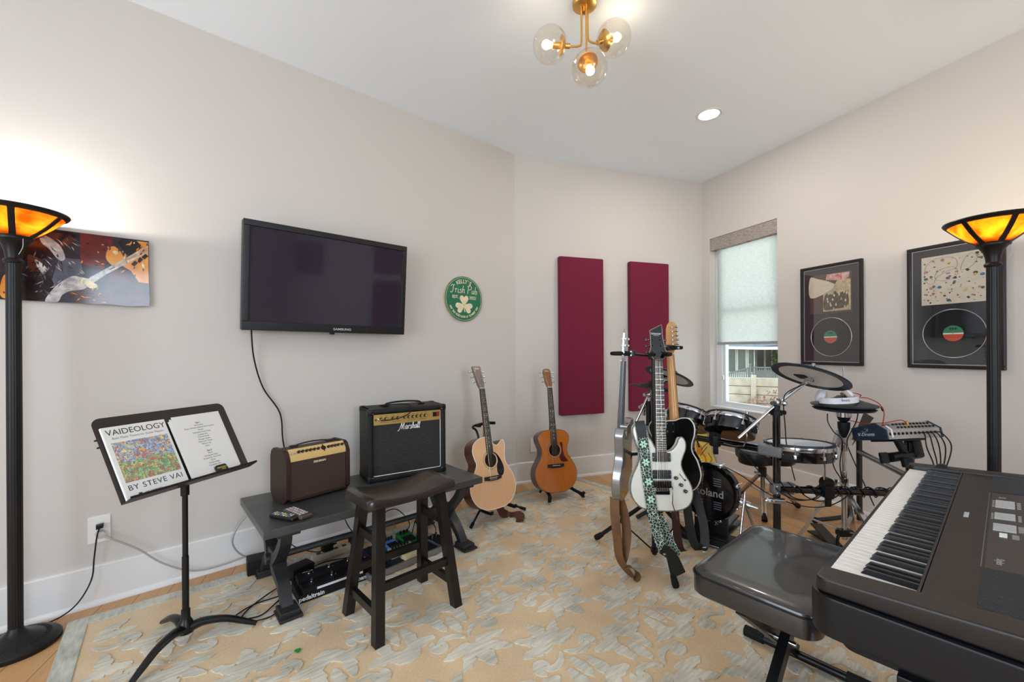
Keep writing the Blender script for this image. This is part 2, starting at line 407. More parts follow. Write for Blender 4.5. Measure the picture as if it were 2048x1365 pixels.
gmf = mat('grey_fence_paint', (118, 124, 127), .6)
b = MB(gmf); FZ = lambda x: .02 + .33 * max(0, min(1, (x + 1.1) / 1.0))
for k in range(60): x = -2.6 + .09 * k; b.box((x, 23, FZ(x) - .62), (.05, .03, 1.2))
for z in (-.02, -.85): b.tube([(-2.7, 22.97, FZ(-2.7) + z), (-1.1, 22.97, FZ(-1.1) + z), (-.1, 22.97, FZ(0) + z), (2.9, 22.97, FZ(2) + z)], .04, None, 4, 1)
b.done('picket_panel', fe)
for x in (-1.1, -.1, 1.0, 2.1):
    b = MB(gmf); b.box((x, 22.9, FZ(x) - .55), (.08, .08, 1.3)); b.box((x, 22.9, FZ(x) + .12), (.12, .12, .05)); b.done('post', fe)
b = MB(mat('lawn', (120, 122, 88), .95, var=.3, scale=4)); b.box((0, 26, -1.8), (30, 30, .2)); struct(b.done('ground_outside', None, (0, 0, 0), OZ))
rnd = random.Random(5); lm = mat('reddish_vine_leaves', (150, 96, 84), .8, var=.35, scale=8)
b = MB(lm)
for k in range(420):
    x = rnd.uniform(-.5, 1.6); z = -.62 + rnd.random() * (.2 + .55 * max(0, min(1, (x + .5) / .9))); y = 13.4 - rnd.uniform(.0, .1); s_ = rnd.uniform(.02, .045)
    M = at(x, y, z, Mx.Rotation(rnd.uniform(0, 6), 4, 'Y') @ Mx.Rotation(rnd.uniform(-.8, .8), 4, 'X'))
    b.add([(-s_, 0, 0), (0, -.01, -s_ * .5), (s_, 0, 0), (0, -.01, s_ * .6)], [(0, 1, 2, 3)], None, M)
tag(b.done('vine', None, (0, 0, 0), OZ, fix=False), 'reddish leafy vine creeping over the concrete wall outdoors', 'plant')
def tree(x, y, z, r, seed, label):
    t = thing('tree', label, 'tree', (0, 0, 0), OZ); rn = random.Random(seed)
    b = MB(mat('tree_leaves', (84, 122, 62), .8, var=.4, scale=3))
    for k in range(260):
        d = V((rn.gauss(0, 1), rn.gauss(0, 1), rn.gauss(0, 1))).normalized() * r * rn.random() ** .4; s_ = r * .14
        M = at(x + d.x, y + d.y, z + d.z * .9, Mx.Rotation(rn.uniform(0, 6), 4, 'Z') @ Mx.Rotation(rn.uniform(0, 3), 4, 'X'))
        b.add([(-s_, 0, 0), (0, -s_ * .6, 0), (s_, 0, .02), (0, s_ * .6, 0)], [(0, 1, 2, 3)], None, M)
    b.done('foliage', t, fix=False)
    b = MB(mat('bark', (92, 76, 60), .9)); b.tube([(x, y, -1.7), (x + .1, y, z - r * .5), (x, y, z)], [.16, .12, .05]); b.done('trunk', t)
tree(1.75, 33.6, .5, .75, 3, 'leafy green tree standing before the glazed porch outside the window')
# ================================================================ CEILING LIGHTS, FLOOR LAMPS
ch = thing('ceiling_light', 'brass ceiling light with three clear glass globes on bent arms', 'ceiling light', (.388, 2.21, CEIL))
f = MB(BRASS); f.lathe([(.0001, -.03), (.05, -.03), (.062, -.022), (.064, 0)], None); f.cyl((0, 0, -.03), (0, 0, -.055), .012); f.done('canopy', ch)
WARM = (1, .88, .72)
GLB = glass('globe_glass', (255, 252, 246), .035, .01)
def globe_arm(ang, drop, reach, tilt, gr=.089):
    ca, sa = math.cos(ang), math.sin(ang); D = V((ca, sa, 0))
    f = MB(BRASS); x0 = D * .018
    if tilt > -.9: f.tube([x0 + V((0, 0, -.03)), x0 + V((0, 0, -drop + .03)), D * .03 + V((0, 0, -drop + .004)), D * .06 + V((0, 0, -drop)), D * reach + V((0, 0, -drop + (reach - .06) * tilt))], .0055, None, 8, 5)
    else: f.tube([x0 + V((0, 0, -.03)), x0 + V((0, 0, -drop))], .0055, None, 8, 1)
    arm = f.done('arm', ch)
    ax = (D + V((0, 0, tilt))).normalized() if tilt > -.9 else (D * .32 + V((0, -.25, -1))).normalized()
    base = (D * reach + V((0, 0, -drop + (reach - .06) * tilt))) if tilt > -.9 else x0 + V((0, 0, -drop))
    M = Mx.Translation(base) @ ax.to_track_quat('Z', 'Y').to_matrix().to_4x4()
    f = MB(BRASS); f.cyl((0, 0, -.006), (0, 0, .02), .0125, M=M)
    f.lathe([(.0125, .018), (.04, .026), (.052, .042), (.049, .043), (.036, .03), (.018, .026)], None, M)
    f.cyl((0, 0, .024), (0, 0, .085), .0165, None, .0165, M=M); f.done('lamp_holder', ch)
    cz = .024 + math.sqrt(gr ** 2 - .05 ** 2)
    f = MB(GLB); k = 20; a0 = math.asin(.05 / gr)
    f.lathe([(gr * math.sin(a0 + (PI - a0) * i / k) + 1e-6, cz - gr * math.cos(a0 + (PI - a0) * i / k)) for i in range(k + 1)], None, M); f.done('glass_globe', ch)
    f = MB(glow('warm_bulb', (255, 226, 176), 14)); f.lathe([(.012, .083), (.013, .092), (.022, .112), (.022, .122), (.014, .136), (.0001, .141)], None, M, 18); f.done('light_bulb', ch)
    p = M @ V((0, 0, .158))
    light('globe_glow', 'POINT', p, .55, WARM, .02, parent=ch)
globe_arm(R(184), .235, .085, .02)
globe_arm(R(14), .205, .075, .42)
globe_arm(R(285), .305, .02, -1)
dl = thing('recessed_light', 'round white recessed downlight set flush in the ceiling', 'ceiling light', (1.53, 3.28, CEIL))
f = MB(WHITE); f.lathe([(.072, -.003), (.078, -.007), (.092, -.006), (.097, -.001), (.097, .0)], None, None, 40); f.done('trim_ring', dl)
f = MB(glow('downlight_lens', (255, 250, 240), 9)); f.lathe([(.0001, -.004), (.073, -.004)], None, None, 40); f.done('lens', dl)
light('downlight_beam', 'AREA', (0, 0, -.012), 9, (1, .95, .88), .14, parent=dl)

IRON = mat('dark_cast_iron', (24, 23, 23), .42, .2, var=.15, scale=20, spec=.4)
def amber_mica():
    m, t, b = node_mat('amber_mica'); N = t.nodes.new
    tc = N('ShaderNodeTexCoord'); no = N('ShaderNodeTexNoise'); no.inputs['Scale'].default_value = 14; no.inputs['Detail'].default_value = 8; no.inputs['Distortion'].default_value = .6
    t.links.new(tc.outputs['Object'], no.inputs[0]); rp = N('ShaderNodeValToRGB'); t.links.new(no.outputs[0], rp.inputs[0])
    e = rp.color_ramp.elements; e[0].position = .34; e[1].position = .66; e[0].color = rgb((104, 34, 1)); e[1].color = rgb((176, 86, 10))
    o = t.nodes['Material Output']; tl = N('ShaderNodeBsdfTranslucent'); mx = N('ShaderNodeMixShader'); mx.inputs[0].default_value = .8
    t.links.new(rp.outputs[0], tl.inputs[0]); t.links.new(rp.outputs[0], b.inputs['Base Color']); b.inputs['Roughness'].default_value = .35
    t.links.new(b.outputs[0], mx.inputs[1]); t.links.new(tl.outputs[0], mx.inputs[2]); t.links.new(mx.outputs[0], o.inputs[0])
    return m
MICA = amber_mica()
def torchiere(label, loc, rz, up, power, tint):
    t = thing('floor_lamp', label, 'floor lamp', loc, rz, 'black torchiere floor lamps')
    f = MB(IRON)
    f.lathe([(.0001, 0), (.134, 0), (.137, .006), (.136, .018), (.128, .026), (.112, .03), (.108, .034), (.085, .038), (.08, .043), (.052, .05), (.036, .062), (.026, .075), (.021, .09), (.0001, .09)], None, None, 48)
    for k in range(44):                                        # embossed rays around the foot
        a = 2 * PI * k / 44; f.cyl((.088 * math.cos(a), .088 * math.sin(a), .037), (.105 * math.cos(a), .105 * math.sin(a), .034), .0025, n=5)
    f.done('base', t)
    f = MB(IRON); n = 20; rows = []                               # reeded pole
    for z, r in ((.07, .0215), (.5, .0218), (1.0, .022), (1.63, .0215)):
        rows.append([((r + .0012 * (j % 2)) * math.cos(2 * PI * j / 40), (r + .0012 * (j % 2)) * math.sin(2 * PI * j / 40), z) for j in range(40)])
    f.sheet(rows, None, True); f.done('pole', t)
    f = MB(IRON); f.lathe([(.02, 1.615), (.028, 1.618), (.031, 1.626), (.028, 1.634), (.024, 1.637), (.026, 1.66), (.034, 1.69), (.05, 1.712), (.058, 1.716), (.059, 1.722), (.054, 1.727), (.0001, 1.727)], None, None, 32)
    f.tube([(.05, -.03, 1.716), (.052, -.035, 1.68), (.036, -.03, 1.65)], .0012, mat('clear_switch_cord', (200, 196, 188), .4), 5); f.done('cup', t)
    z0, z1, r0, r1 = 1.724, 1.832, .053, .166; N_ = 6
    sh = MB(IRON)
    for k in range(N_):                                        # ribs of the shade
        a = 2 * PI * k / N_; ca, sa = math.cos(a), math.sin(a)
        sh.band([(r0 * ca, r0 * sa, z0), ((r0 + r1) / 2 * ca * 1.01, (r0 + r1) / 2 * sa * 1.01, (z0 + z1) / 2 - .006), (r1 * ca, r1 * sa, z1)], .02, .004, None, side=(-sa, ca, 0), k=4)
    sh.lathe([(r1 - .016, z1 - .012), (r1 - .002, z1 - .006), (r1 + .004, z1 + .003), (r1 + .002, z1 + .008), (r1 - .006, z1 + .006), (r1 - .016, z1 - .008)], None, None, 64)
    sh.lathe([(r0 + .004, z0 - .004), (r0 + .007, z0 + .003), (r0 + .002, z0 + .006), (r0 - .003, z0)], None, None, 48)
    shade = sh.done('lamp_shade', t)
    for k in range(N_):                                        # six amber panels
        q = MB(MICA); rows = []
        for i in range(7):
            u = i / 6; r = r0 + (r1 - r0) * (u ** .92) - .004; z = z0 + (z1 - z0) * u - .003 * math.sin(PI * u)
            rows.append([(r * math.cos(2 * PI * (k + j / 8) / N_), r * math.sin(2 * PI * (k + j / 8) / N_), z) for j in range(9)])
        q.sheet(rows); q.done('amber_panel', shade, fix=False)
    q = MB(glow('torchiere_bulb', (255, 232, 190), 9)); q.ball((0, 0, z0 + .05), .026, None, 16, sc=(1, 1, 1.3)); q.cyl((0, 0, z0), (0, 0, z0 + .025), .014, BLACK); q.done('light_bulb', t)
    light('lamp_light', 'POINT', (0, 0, z0 + .098), power, tint, .025, parent=t)
    return t
torchiere('black torchiere floor lamp with amber shade, standing near the long painting', (-2.093, 1.787, 0), .3, 0, 26, (1, .95, .88))
torchiere('black torchiere floor lamp with amber shade, standing behind the digital piano', (2.265, 2.0, 0), .12, 0, 34, (1, .84, .6))
# ================================================================ ON THE WALLS
# ---- television: local frame on the left wall, x along the wall, -y into the room
tv = thing('television', 'black flat-screen television tilted on the grey wall above the amplifiers', 'television', LW(-1.672, .115, 1.672), 0, rot=(R(4.0), R(.5), AL))
TW, TH = 1.0, .628
pf = mat('piano_black_bezel', (12, 12, 14), .38)
f = MB(pf); bz = .036
f.box((0, .012, 0), (TW, .05, TH), bev=.006)
f.done('housing', tv)
f = MB(pf)
for x, z, sx_, sz in ((0, TH / 2 - .017, TW, .034), (0, -TH / 2 + .026, TW, .052), (-TW / 2 + .016, .009, .032, TH - .086), (TW / 2 - .016, .009, .032, TH - .086)): f.box((x, -.018, z), (sx_, .014, sz), bev=.003)
f.box((.0, -.012, -TH / 2 - .006), (.03, .02, .014), bev=.004)
bzl = f.done('bezel', tv)
m, t, bs = node_mat('plasma_screen'); bs.inputs['Base Color'].default_value = rgb((46, 40, 52)); bs.inputs['Roughness'].default_value = .06; bs.inputs['Specular IOR Level'].default_value = .5
f = MB(m); f.box((0, -.0145, .009), (TW - .064, .003, TH - .086)); f.done('screen', tv)
f = MB(SILVERP); text(f, 'SAMSUNG', .02, None, at(.06, -.0253, -TH / 2 + .022, FRONT), bold=.0004, xs=1.25); f.done('lettering', bzl)
f = MB(BLACKM); f.box((0, .066, 0), (.4, .055, .28), bev=.004); f.done('wall_bracket', tv)
f = MB(CABLE); f.tube([LW(-2.12, .075, 1.37), LW(-2.10, .03, 1.2), LW(-2.05, .014, 1.02), LW(-1.96, .012, .86), LW(-1.945, .014, .7), LW(-1.93, .02, .6), LW(-1.9, .05, .46), LW(-1.9, .06, .40)], .0042, None, 6, 6)
tag(f.done('television_cable'), 'black cord hanging down the wall from the television', 'cord')

# ---- long glossy painting: thin acrylic panel, generic guitar player scene painted on its face
pa = thing('acrylic_painting', 'long glossy painting of a guitarist with pale hand and orange guitar on the wall', 'painting', LW(-3.075, .002, 1.478), AL)
PW, PH = .505, .34
def paint(name, c, c2=None, rough=.1, scale=16): return mat('paint_' + name, c, rough, var=.35 if not c2 else 0, scale=scale, c2=c2, spec=.36)
f = MB(paint('ground', (38, 24, 24), (58, 54, 66), scale=7)); f.box((PW / 2, -.016, PH / 2), (PW, .006, PH)); face = f.done('painted_panel', pa)
f = MB(STEEL)
for x in (.08, PW - .08): f.cyl((x, 0, PH / 2), (x, -.013, PH / 2), .01)
f.done('standoff', pa)
def pt(f, pts, m, lay=0): f.prism([(x * PW, y * PH) for x, y in pts], 0, .0002 + .00012 * lay, m, Mx.Translation((0, -.019, 0)) @ FRONT)
f = MB()
rd = paint('red', (128, 34, 26), (86, 26, 22)); org = paint('orange', (206, 126, 50), (228, 160, 76)); dk = paint('dark', (26, 18, 20), (44, 30, 30)); wh = paint('white', (214, 208, 202), (150, 146, 146), scale=40)
gry = paint('greyblue', (92, 98, 114), (66, 70, 84)); brn = paint('brown', (92, 52, 34), (56, 34, 28)); cream = paint('cream', (224, 206, 166))
pt(f, [(.5, .55), (.5, 1), (.73, 1), (.7, .72), (.66, .52)], rd, 1)
pt(f, [(.3, .2), (.36, .62), (.5, .62), (.52, .42), (.46, .15)], gry, 1)
pt(f, sm2([(.06, .5), (.1, .86), (.24, .97), (.34, .8), (.33, .62), (.22, .56), (.25, .42), (.15, .34)]), dk, 2)
pt(f, sm2([(.24, .93), (.36, .8), (.4, .62), (.36, .58), (.3, .72), (.25, .8)]), wh, 3)
pt(f, sm2([(.17, .62), (.26, .54), (.25, .4), (.2, .33), (.17, .45)]), brn, 3)
pt(f, sm2([(.21, .56), (.25, .52), (.285, .44), (.26, .37), (.24, .42), (.22, .47)]), wh, 4)
pt(f, sm2([(.0, .1), (.02, .3), (.06, .34), (.09, .2), (.07, .04), (.02, .02)]), org, 2)
pt(f, sm2([(.1, .3), (.2, .4), (.29, .36), (.33, .2), (.28, .04), (.14, .03)]), dk, 4)
pt(f, sm2([(.27, .005), (.33, .2), (.4, .32), (.46, .38), (.56, .36), (.68, .5), (.7, .47), (.6, .32), (.52, .2), (.44, .17), (.38, .1), (.35, .005)]), wh, 5)
for k in range(4): pt(f, sm2([(.5 + .018 * k, .37 - .012 * k), (.565 + .015 * k, .34 - .02 * k), (.575 + .012 * k, .29 - .018 * k), (.53 + .012 * k, .25 - .01 * k), (.49 + .012 * k, .29)]), cream if k % 2 else wh, 6 + k)
pt(f, sm2([(.42, .1), (.5, .2), (.62, .2), (.7, .02), (.48, .005)]), brn, 4)
pt(f, sm2([(.74, .86), (.8, .74), (.79, .6), (.74, .56), (.68, .66), (.69, .8)]), org, 4)
pt(f, [(.78, .6), (.86, .98), (.995, .98), (.995, .35), (.92, .36), (.86, .52)], org, 3)
pt(f, [(.76, .92), (.84, .72), (.95, .9), (.9, .99), (.8, .99)], dk, 5)
pt(f, sm2([(.7, .02), (.68, .3), (.74, .52), (.86, .5), (.97, .3), (.985, .02)], 5), brn, 2)
pt(f, sm2([(.725, .78), (.745, .8), (.765, .77), (.745, .74)]), cream, 6)
for a, b2 in (((.56, .37), (.995, .93)), ((.56, .33), (.995, .86))): pt(f, [a, (a[0] + .01, a[1] - .03), (b2[0], b2[1] - .03), b2], wh, 8)
for x, y in ((.86, .62), (.9, .68), (.94, .74)): pt(f, [(x, y), (x + .03, y + .06), (x + .055, y + .03), (x + .025, y - .03)], dk, 7)
rn = random.Random(8)
def dabs(n, x0, x1, y0, y1, a, L, ms, da=.5, wd=.006):
    for k in range(n):
        x, y, g_ = rn.uniform(x0, x1), rn.uniform(y0, y1), a + rn.uniform(-da, da); l = L * rn.uniform(.5, 1.2); c_, s_ = math.cos(g_) * l, math.sin(g_) * l * 1.5; wx, wy = -math.sin(g_) * wd, math.cos(g_) * wd * 1.5
        q = [(x, y), (x + c_ * .5 - wx, y + s_ * .5 - wy), (x + c_, y + s_), (x + c_ * .5 + wx, y + s_ * .5 + wy)]
        if all(.004 < u < .996 and .006 < v < .994 for u, v in q): pt(f, q, rn.choice(ms), 9 + (k % 8) * .3)
dabs(46, .2, .5, .45, .92, -1.0, .07, [wh, gry, wh, dk], .5, .004); dabs(36, .08, .32, .05, .6, 1.2, .06, [dk, brn, gry, dk], 1.5, .006); dabs(14, .2, .36, .04, .4, .9, .05, [wh, gry], .8, .003)
dabs(22, .5, .72, .55, .98, .6, .04, [rd, dk, org, rd], 1.6, .007); dabs(30, .76, .99, .38, .95, 1.0, .05, [org, brn, cream, org], .7, .006); dabs(24, .42, .7, .02, .2, .5, .05, [brn, dk, org], 1.0, .005); dabs(10, .01, .09, .04, .4, 1.2, .04, [org, cream, rd], .8, .006)
dabs(18, .3, .66, .1, .44, .7, .04, [gry, wh, dk], .4, .002)
f.done('brushwork', face, fix=False)

# ---- round pub sign
sg = thing('pub_sign', 'round green pub sign with cream shamrock and lettering on the grey wall', 'sign', LW(-.582, 0, 1.664), AL)
GRN = mat('sign_green', (24, 112, 78), .45, var=.12, scale=14); CRM = mat('sign_cream', (232, 214, 178), .5, var=.08, scale=30)
f = MB(mat('sign_wood_edge', (196, 168, 122), .6)); FT = Mx.Rotation(PI / 2, 4, 'X')
f.lathe([(.0001, .002), (.186, .002), (.186, .017), (.0001, .017)], None, FT, 64)
f.lathe([(.0001, .0171), (.1855, .0171), (.1855, .0176), (.0001, .0176)], GRN, FT, 64); disc = f.done('disc', sg)
f = MB(CRM); SY = -.0179
f.ring(.176, .0014, None, Mx.Translation((0, SY, 0)) @ FT, 64, 5)
def arc_text(f, s, size, r, a0, a1, flip=False, m=None):
    for i, chx in enumerate(s):
        a = a0 + (a1 - a0) * (i + .5) / len(s)
        M = Mx.Translation((0, SY, 0)) @ FT @ at(r * math.cos(a), r * math.sin(a), 0, Mx.Rotation(a + (PI / 2 if flip else -PI / 2), 4, 'Z'))
        if chx != ' ': text(f, chx, size, m, M, bold=.0006)
arc_text(f, "KELLY'S", .046, .143, R(120), R(60))
arc_text(f, 'MAY THE ROAD RISE UP TO MEET YOU', .024, .15, R(205), R(335), True)
text(f, 'EST.', .035, None, at(-.085, SY, .012, FRONT), bold=.0006); text(f, '2022', .035, None, at(.088, SY, .012, FRONT), bold=.0006)
def script(f, strokes, M, r, m=None):
    """hand-drawn lettering: list of poly-strokes in the XY plane of M"""
    for s_ in strokes: f.tube([(x, y, 0) for x, y in s_], r, m, 5, 5, M=M, flat=.45, up=(0, 0, 1))
IRISH = [[(.1, .75), (.3, .95), (.62, .92)], [(.45, .92), (.36, .3), (.2, .02), (.02, .12)], [(.62, .45), (.72, .5), (.7, .05)], [(.71, .35), (.82, .5), (.92, .46)],
         [(1.06, .48), (1.02, .1), (1.12, .05), (1.2, .14)], [(1.08, .68), (1.1, .7)], [(1.46, .42), (1.36, .5), (1.28, .4), (1.44, .2), (1.36, .04), (1.24, .1)],
         [(1.72, .95), (1.62, .5), (1.58, .04)], [(1.62, .32), (1.74, .5), (1.84, .44), (1.8, .1), (1.9, .06)],
         [(2.42, .9), (2.3, .3), (2.26, .0)], [(2.24, .84), (2.5, .98), (2.78, .86), (2.72, .58), (2.4, .5)], [(2.88, .46), (2.84, .14), (2.94, .04), (3.06, .16), (3.1, .46)], [(3.1, .46), (3.08, .1), (3.16, .05)],
         [(3.36, .92), (3.28, .4), (3.28, .05), (3.42, .02), (3.52, .22), (3.46, .42), (3.3, .34)]]
script(f, IRISH, Mx.Translation((-.137, SY, .045)) @ FRONT @ Mx.Diagonal((.0765, .068, .068, 1)), .042)
for a in (90, 205, 335):                                         # shamrock leaves
    ca, sa = math.cos(R(a)), math.sin(R(a)); cx, cz = .046 * ca, -.052 + .044 * sa
    hp = [(1.18 * x, 1.18 * y) for x, y in [(0, -.036), (.03, -.006), (.037, .014), (.026, .029), (.01, .028), (0, .018), (-.01, .028), (-.026, .029), (-.037, .014), (-.03, -.006)]]
    f.prism(sm2(hp, 4), 0, .001, None, Mx.Translation((0, SY, 0)) @ FRONT @ at(cx, cz, 0, Mx.Rotation(R(a - 90), 4, 'Z')))
f.tube([(0, SY, -.055), (.002, SY, -.085), (.008, SY, -.108)], [.003, .004, .006], None, 6, 4)
f.done('lettering', disc, fix=False)

# ---- burgundy acoustic panels on the back wall
BURG = mat('burgundy_fabric', (112, 14, 48), .9, var=.08, scale=220, bump=.25, bscale=900)
for s, label in ((.668, 'burgundy acoustic panel nearer the corner with the pub sign wall, above the amber guitar'), (1.452, 'burgundy acoustic panel behind the guitar rack, closer to the window')):
    p = thing('sound_baffle', label, 'acoustic panel', MW(s, .002, 1.367), AM, 'burgundy acoustic panels')
    f = MB(BURG); f.box((0, -.03, 0), (.476, .054, 1.515), bev=.012, seg=3); f.done('fabric_pad', p)
    f = MB(BLACKM); f.box((0, -.0015, 0), (.3, .003, 1.2)); f.done('backing', p)

# ---- framed records on the right wall
def record_frame(label, s, cover):
    p = thing('framed_record', label, 'framed record', RW(s, 0, 1.505), AR, 'framed records on the wall by the window')
    W_, H_ = .467, .806; fm = mat('dark_frame_wood', (34, 28, 27), .3, var=.2, scale=30)
    f = MB(fm); e = .022
    for x, z, a, c in ((0, H_ / 2 - e / 2, W_, e), (0, -H_ / 2 + e / 2, W_, e), (-W_ / 2 + e / 2, 0, e, H_ - 2 * e), (W_ / 2 - e / 2, 0, e, H_ - 2 * e)): f.box((x, -.013, z), (a, .026, c), bev=.004)
    fr = f.done('frame', p)
    f = MB(SILVERP)
    for x, z, a, c in ((0, H_ / 2 - .026, W_ - .044, .004), (0, -H_ / 2 + .026, W_ - .044, .004), (-W_ / 2 + .026, 0, .004, H_ - .056), (W_ / 2 - .026, 0, .004, H_ - .056)): f.box((x, -.0125, z), (a, .003, c))
    f.done('silver_fillet', fr)
    f = MB(mat('black_mat_board', (46, 44, 47), .7)); f.box((0, -.006, 0), (W_ - .04, .008, H_ - .04)); f.done('mat_board', p)
    vin = mat('vinyl_black', (17, 17, 19), .22); zr = -.178
    f = MB(vin); T = Mx.Translation((0, -.0102, zr)) @ FT
    f.lathe([(.0001, 0), (.15, 0), (.15, .0015), (.0001, .0015)], None, T, 56)
    for r in (.06, .075, .09, .105, .12, .135): f.ring(r, .0004, None, T @ Mx.Translation((0, 0, .0015)), 56, 4)
    rec = f.done('vinyl_record', p)
    f = MB(mat('label_green', (44, 138, 92), .5)); half = [(.05 * math.cos(PI * i / 20), .05 * math.sin(PI * i / 20)) for i in range(21)]; T2 = Mx.Translation((0, -.0118, zr)) @ FRONT
    f.prism(half, 0, .0005, None, T2); f.prism([(x, -y) for x, y in reversed(half)], 0, .0005, mat('label_orange', (214, 82, 52), .5), T2)
    f.box((0, -.0124, zr - .001), (.099, .0004, .009), mat('label_white', (232, 228, 220), .5))
    for x in (-.013, .0, .013): f.box((x, -.0124, zr + .03), (.01, .0005, .012), mat('label_dark', (60, 40, 36), .5))
    f.cyl((0, -.012, zr), (0, -.0135, zr), .003, STEEL); f.done('record_label', rec)
    f = MB(mat('silver_ring', (206, 206, 206), .3, .6)); f.ring(.1535, .0022, None, T, 64, 6); f.done('mat_ring', p)
    cover(p)
    f = MB(glass('picture_glazing', (255, 255, 255), .025, .01)); f.box((0, -.0165, 0), (W_ - .042, .0016, H_ - .042)); f.done('glazing', p)
def cover_brown(p):
    f = MB(mat('cover_brown', (84, 62, 54), .6, var=.15, scale=20)); f.box((0, -.0112, .17), (.318, .002, .318)); c = f.done('album_cover', p); T = Mx.Translation((-.159, -.0123, .011)) @ FRONT
    f = MB(); q = .318
    f.prism([(x * q, y * q) for x, y in sm2([(0, .94), (.2, .9), (.5, .78), (.62, .66), (.36, .5), (.0, .44)], 4)], 0, .0002, mat('cover_cream', (226, 212, 186), .6, var=.06, scale=30), T)
    f.prism([(.33 * q, .05 * q), (.33 * q, .5 * q), (.55 * q, .6 * q), (.7 * q, .86 * q), (.97 * q, .8 * q), (.97 * q, .05 * q)], 0, .0003, mat('cover_tan', (202, 178, 140), .6, var=.3, scale=40), T)
    f.prism([(x * q, y * q) for x, y in sm2([(.35, .1), (.36, .42), (.44, .5), (.55, .46), (.62, .54), (.7, .46), (.84, .52), (.92, .4), (.9, .14), (.6, .1)], 4)], 0, .0004, mat('cover_figures', (92, 76, 58), .6, var=.5, scale=50), T)
    f.prism([(.4 * q, .84 * q), (.42 * q, .98 * q), (.95 * q, .97 * q), (.93 * q, .84 * q), (.7 * q, .8 * q)], 0, .0004, mat('cover_flame', (206, 92, 76), .6, c2=(230, 214, 206), scale=40), T)
    rn = random.Random(3)
    for k in range(26): x, y = rn.uniform(.38, .9), rn.uniform(.1, .5); f.prism([(x * q + .006 * math.cos(a), y * q + .012 * math.sin(a)) for a in (0, 1.2, 2.4, 3.6, 5)], 0, .0005 + .00001 * k, rn.choice([mat('cover_tan', (202, 178, 140)), mat('cover_brown', (84, 62, 54)), mat('cover_cream', (226, 212, 186))]), T)
    f.done('cover_print', c, fix=False)
def cover_dots(p):
    f = MB(mat('cover_pale', (226, 212, 190), .6, var=.05, scale=30)); f.box((0, -.0112, .17), (.316, .002, .316)); c = f.done('album_cover', p); T = Mx.Translation((-.158, -.0123, .012)) @ FRONT
    f = MB(); rn = random.Random(11); q = .316
    cols = [mat('cover_dot_%s' % n, cc, .6, var=.5, scale=120) for n, cc in (('black', (44, 44, 42)), ('teal', (60, 104, 110)), ('rust', (150, 84, 60)), ('gold', (206, 164, 72)), ('blue', (84, 120, 164)), ('moss', (92, 106, 70)), ('pink', (190, 130, 130)))]
    for k in range(110):
        x, y, r = rn.uniform(.04, .96), rn.uniform(.04, .96), rn.choice((.012, .016, .02, .03, .045)) * .8
        n = rn.choice((5, 6, 9, 14)); ph = rn.random() * 6
        if x - r < .01 or x + r > .99 or y - r < .01 or y + r > .99: continue
        f.prism([(q * (x + r * (1 if i % 2 or n > 8 else .6) * math.cos(ph + 2 * PI * i / n)), q * (y + r * .8 * math.sin(ph + 2 * PI * i / n))) for i in range(n)], 0, .0002 + .000004 * k, rn.choice(cols), T)
    lc = mat('cover_outline', (70, 62, 56), .6)
    for pts in ([(.05, .6), (.08, .82), (.2, .93), (.42, .95), (.55, .88), (.56, .72), (.42, .66), (.25, .56), (.2, .44), (.1, .46)], [(.22, .58), (.3, .7), (.5, .74), (.58, .62), (.5, .5), (.3, .48)], [(.62, .66), (.7, .9), (.8, .95), (.86, .85), (.78, .7)]):
        f.tube([(x * q, y * q, .0004) for x, y in pts], .0008, lc, 4, 5, True, T)
    f.done('cover_print', c, fix=False)
record_frame('framed record with brown and cream album cover, hanging beside the window', 1.342, cover_brown)
record_frame('framed record with pale album cover dotted with small pictures, behind the floor lamp', 2.083, cover_dots)

# ---- pictures and panels further along the right wall, seen in the television's reflection
cv = thing('canvas_painting', 'dark canvas painting mirrored in the upper left of the television screen', 'painting', RW(5.95, .002, 2.2), AR)
f = MB(mat('canvas_mix', (26, 22, 34), .6, c2=(140, 124, 116), scale=9, stretch=(1, 1, 1.6))); f.box((0, -.02, 0), (.8, .035, .62), bev=.004)
f.prism([(.1, .05), (.39, -.1), (.39, .3), (.05, .3)], 0, .001, mat('canvas_red', (120, 36, 44), .6), at(0, -.0378, 0) @ FRONT); f.done('canvas', cv)
for z, label in ((2.42, 'burgundy acoustic panel mirrored at the upper right of the television screen'), (1.42, 'burgundy acoustic panel mirrored at the lower right of the television screen')):
    p = thing('sound_baffle', label, 'acoustic panel', RW(3.86, .002, z), AR, 'burgundy acoustic panels')
    f = MB(BURG); f.box((0, -.03, 0), (.6, .054, .88), bev=.012, seg=3); f.done('fabric_pad', p)

# ---- outlets
def outlet(name, label, loc, rz, dbl=True):
    t = thing(name, label, 'wall outlet', loc, rz); pl = mat('outlet_white', (236, 234, 230), .3)
    f = MB(pl); f.box((0, -.003, 0), (.082, .006, .132), bev=.003); f.done('cover_plate', t)
    for z in (.02, -.02):
        q = MB(pl); q.prism(sm2([(-.014, -.01), (-.014, .01), (0, .0165), (.014, .01), (.014, -.01), (0, -.0165)], 3), 0, .002, None, Mx.Translation((0, -.006, z)) @ FRONT)
        for x in (-.006, .006): q.box((x, -.0082, z + .003), (.002, .001, .008), BLACK)
        q.done('receptacle', t)
    return t
outlet('wall_outlet', 'white wall outlet with black and grey plugs near the music stand', LW(-2.763, 0, .366), AL)
outlet('wall_outlet', 'white wall outlet half hidden behind the amber acoustic guitar', MW(.185, 0, .345), AM)
pg = thing('power_cable', 'thin black lamp cord with flat plug running from outlet to floor lamp', 'cord', (0, 0, 0))
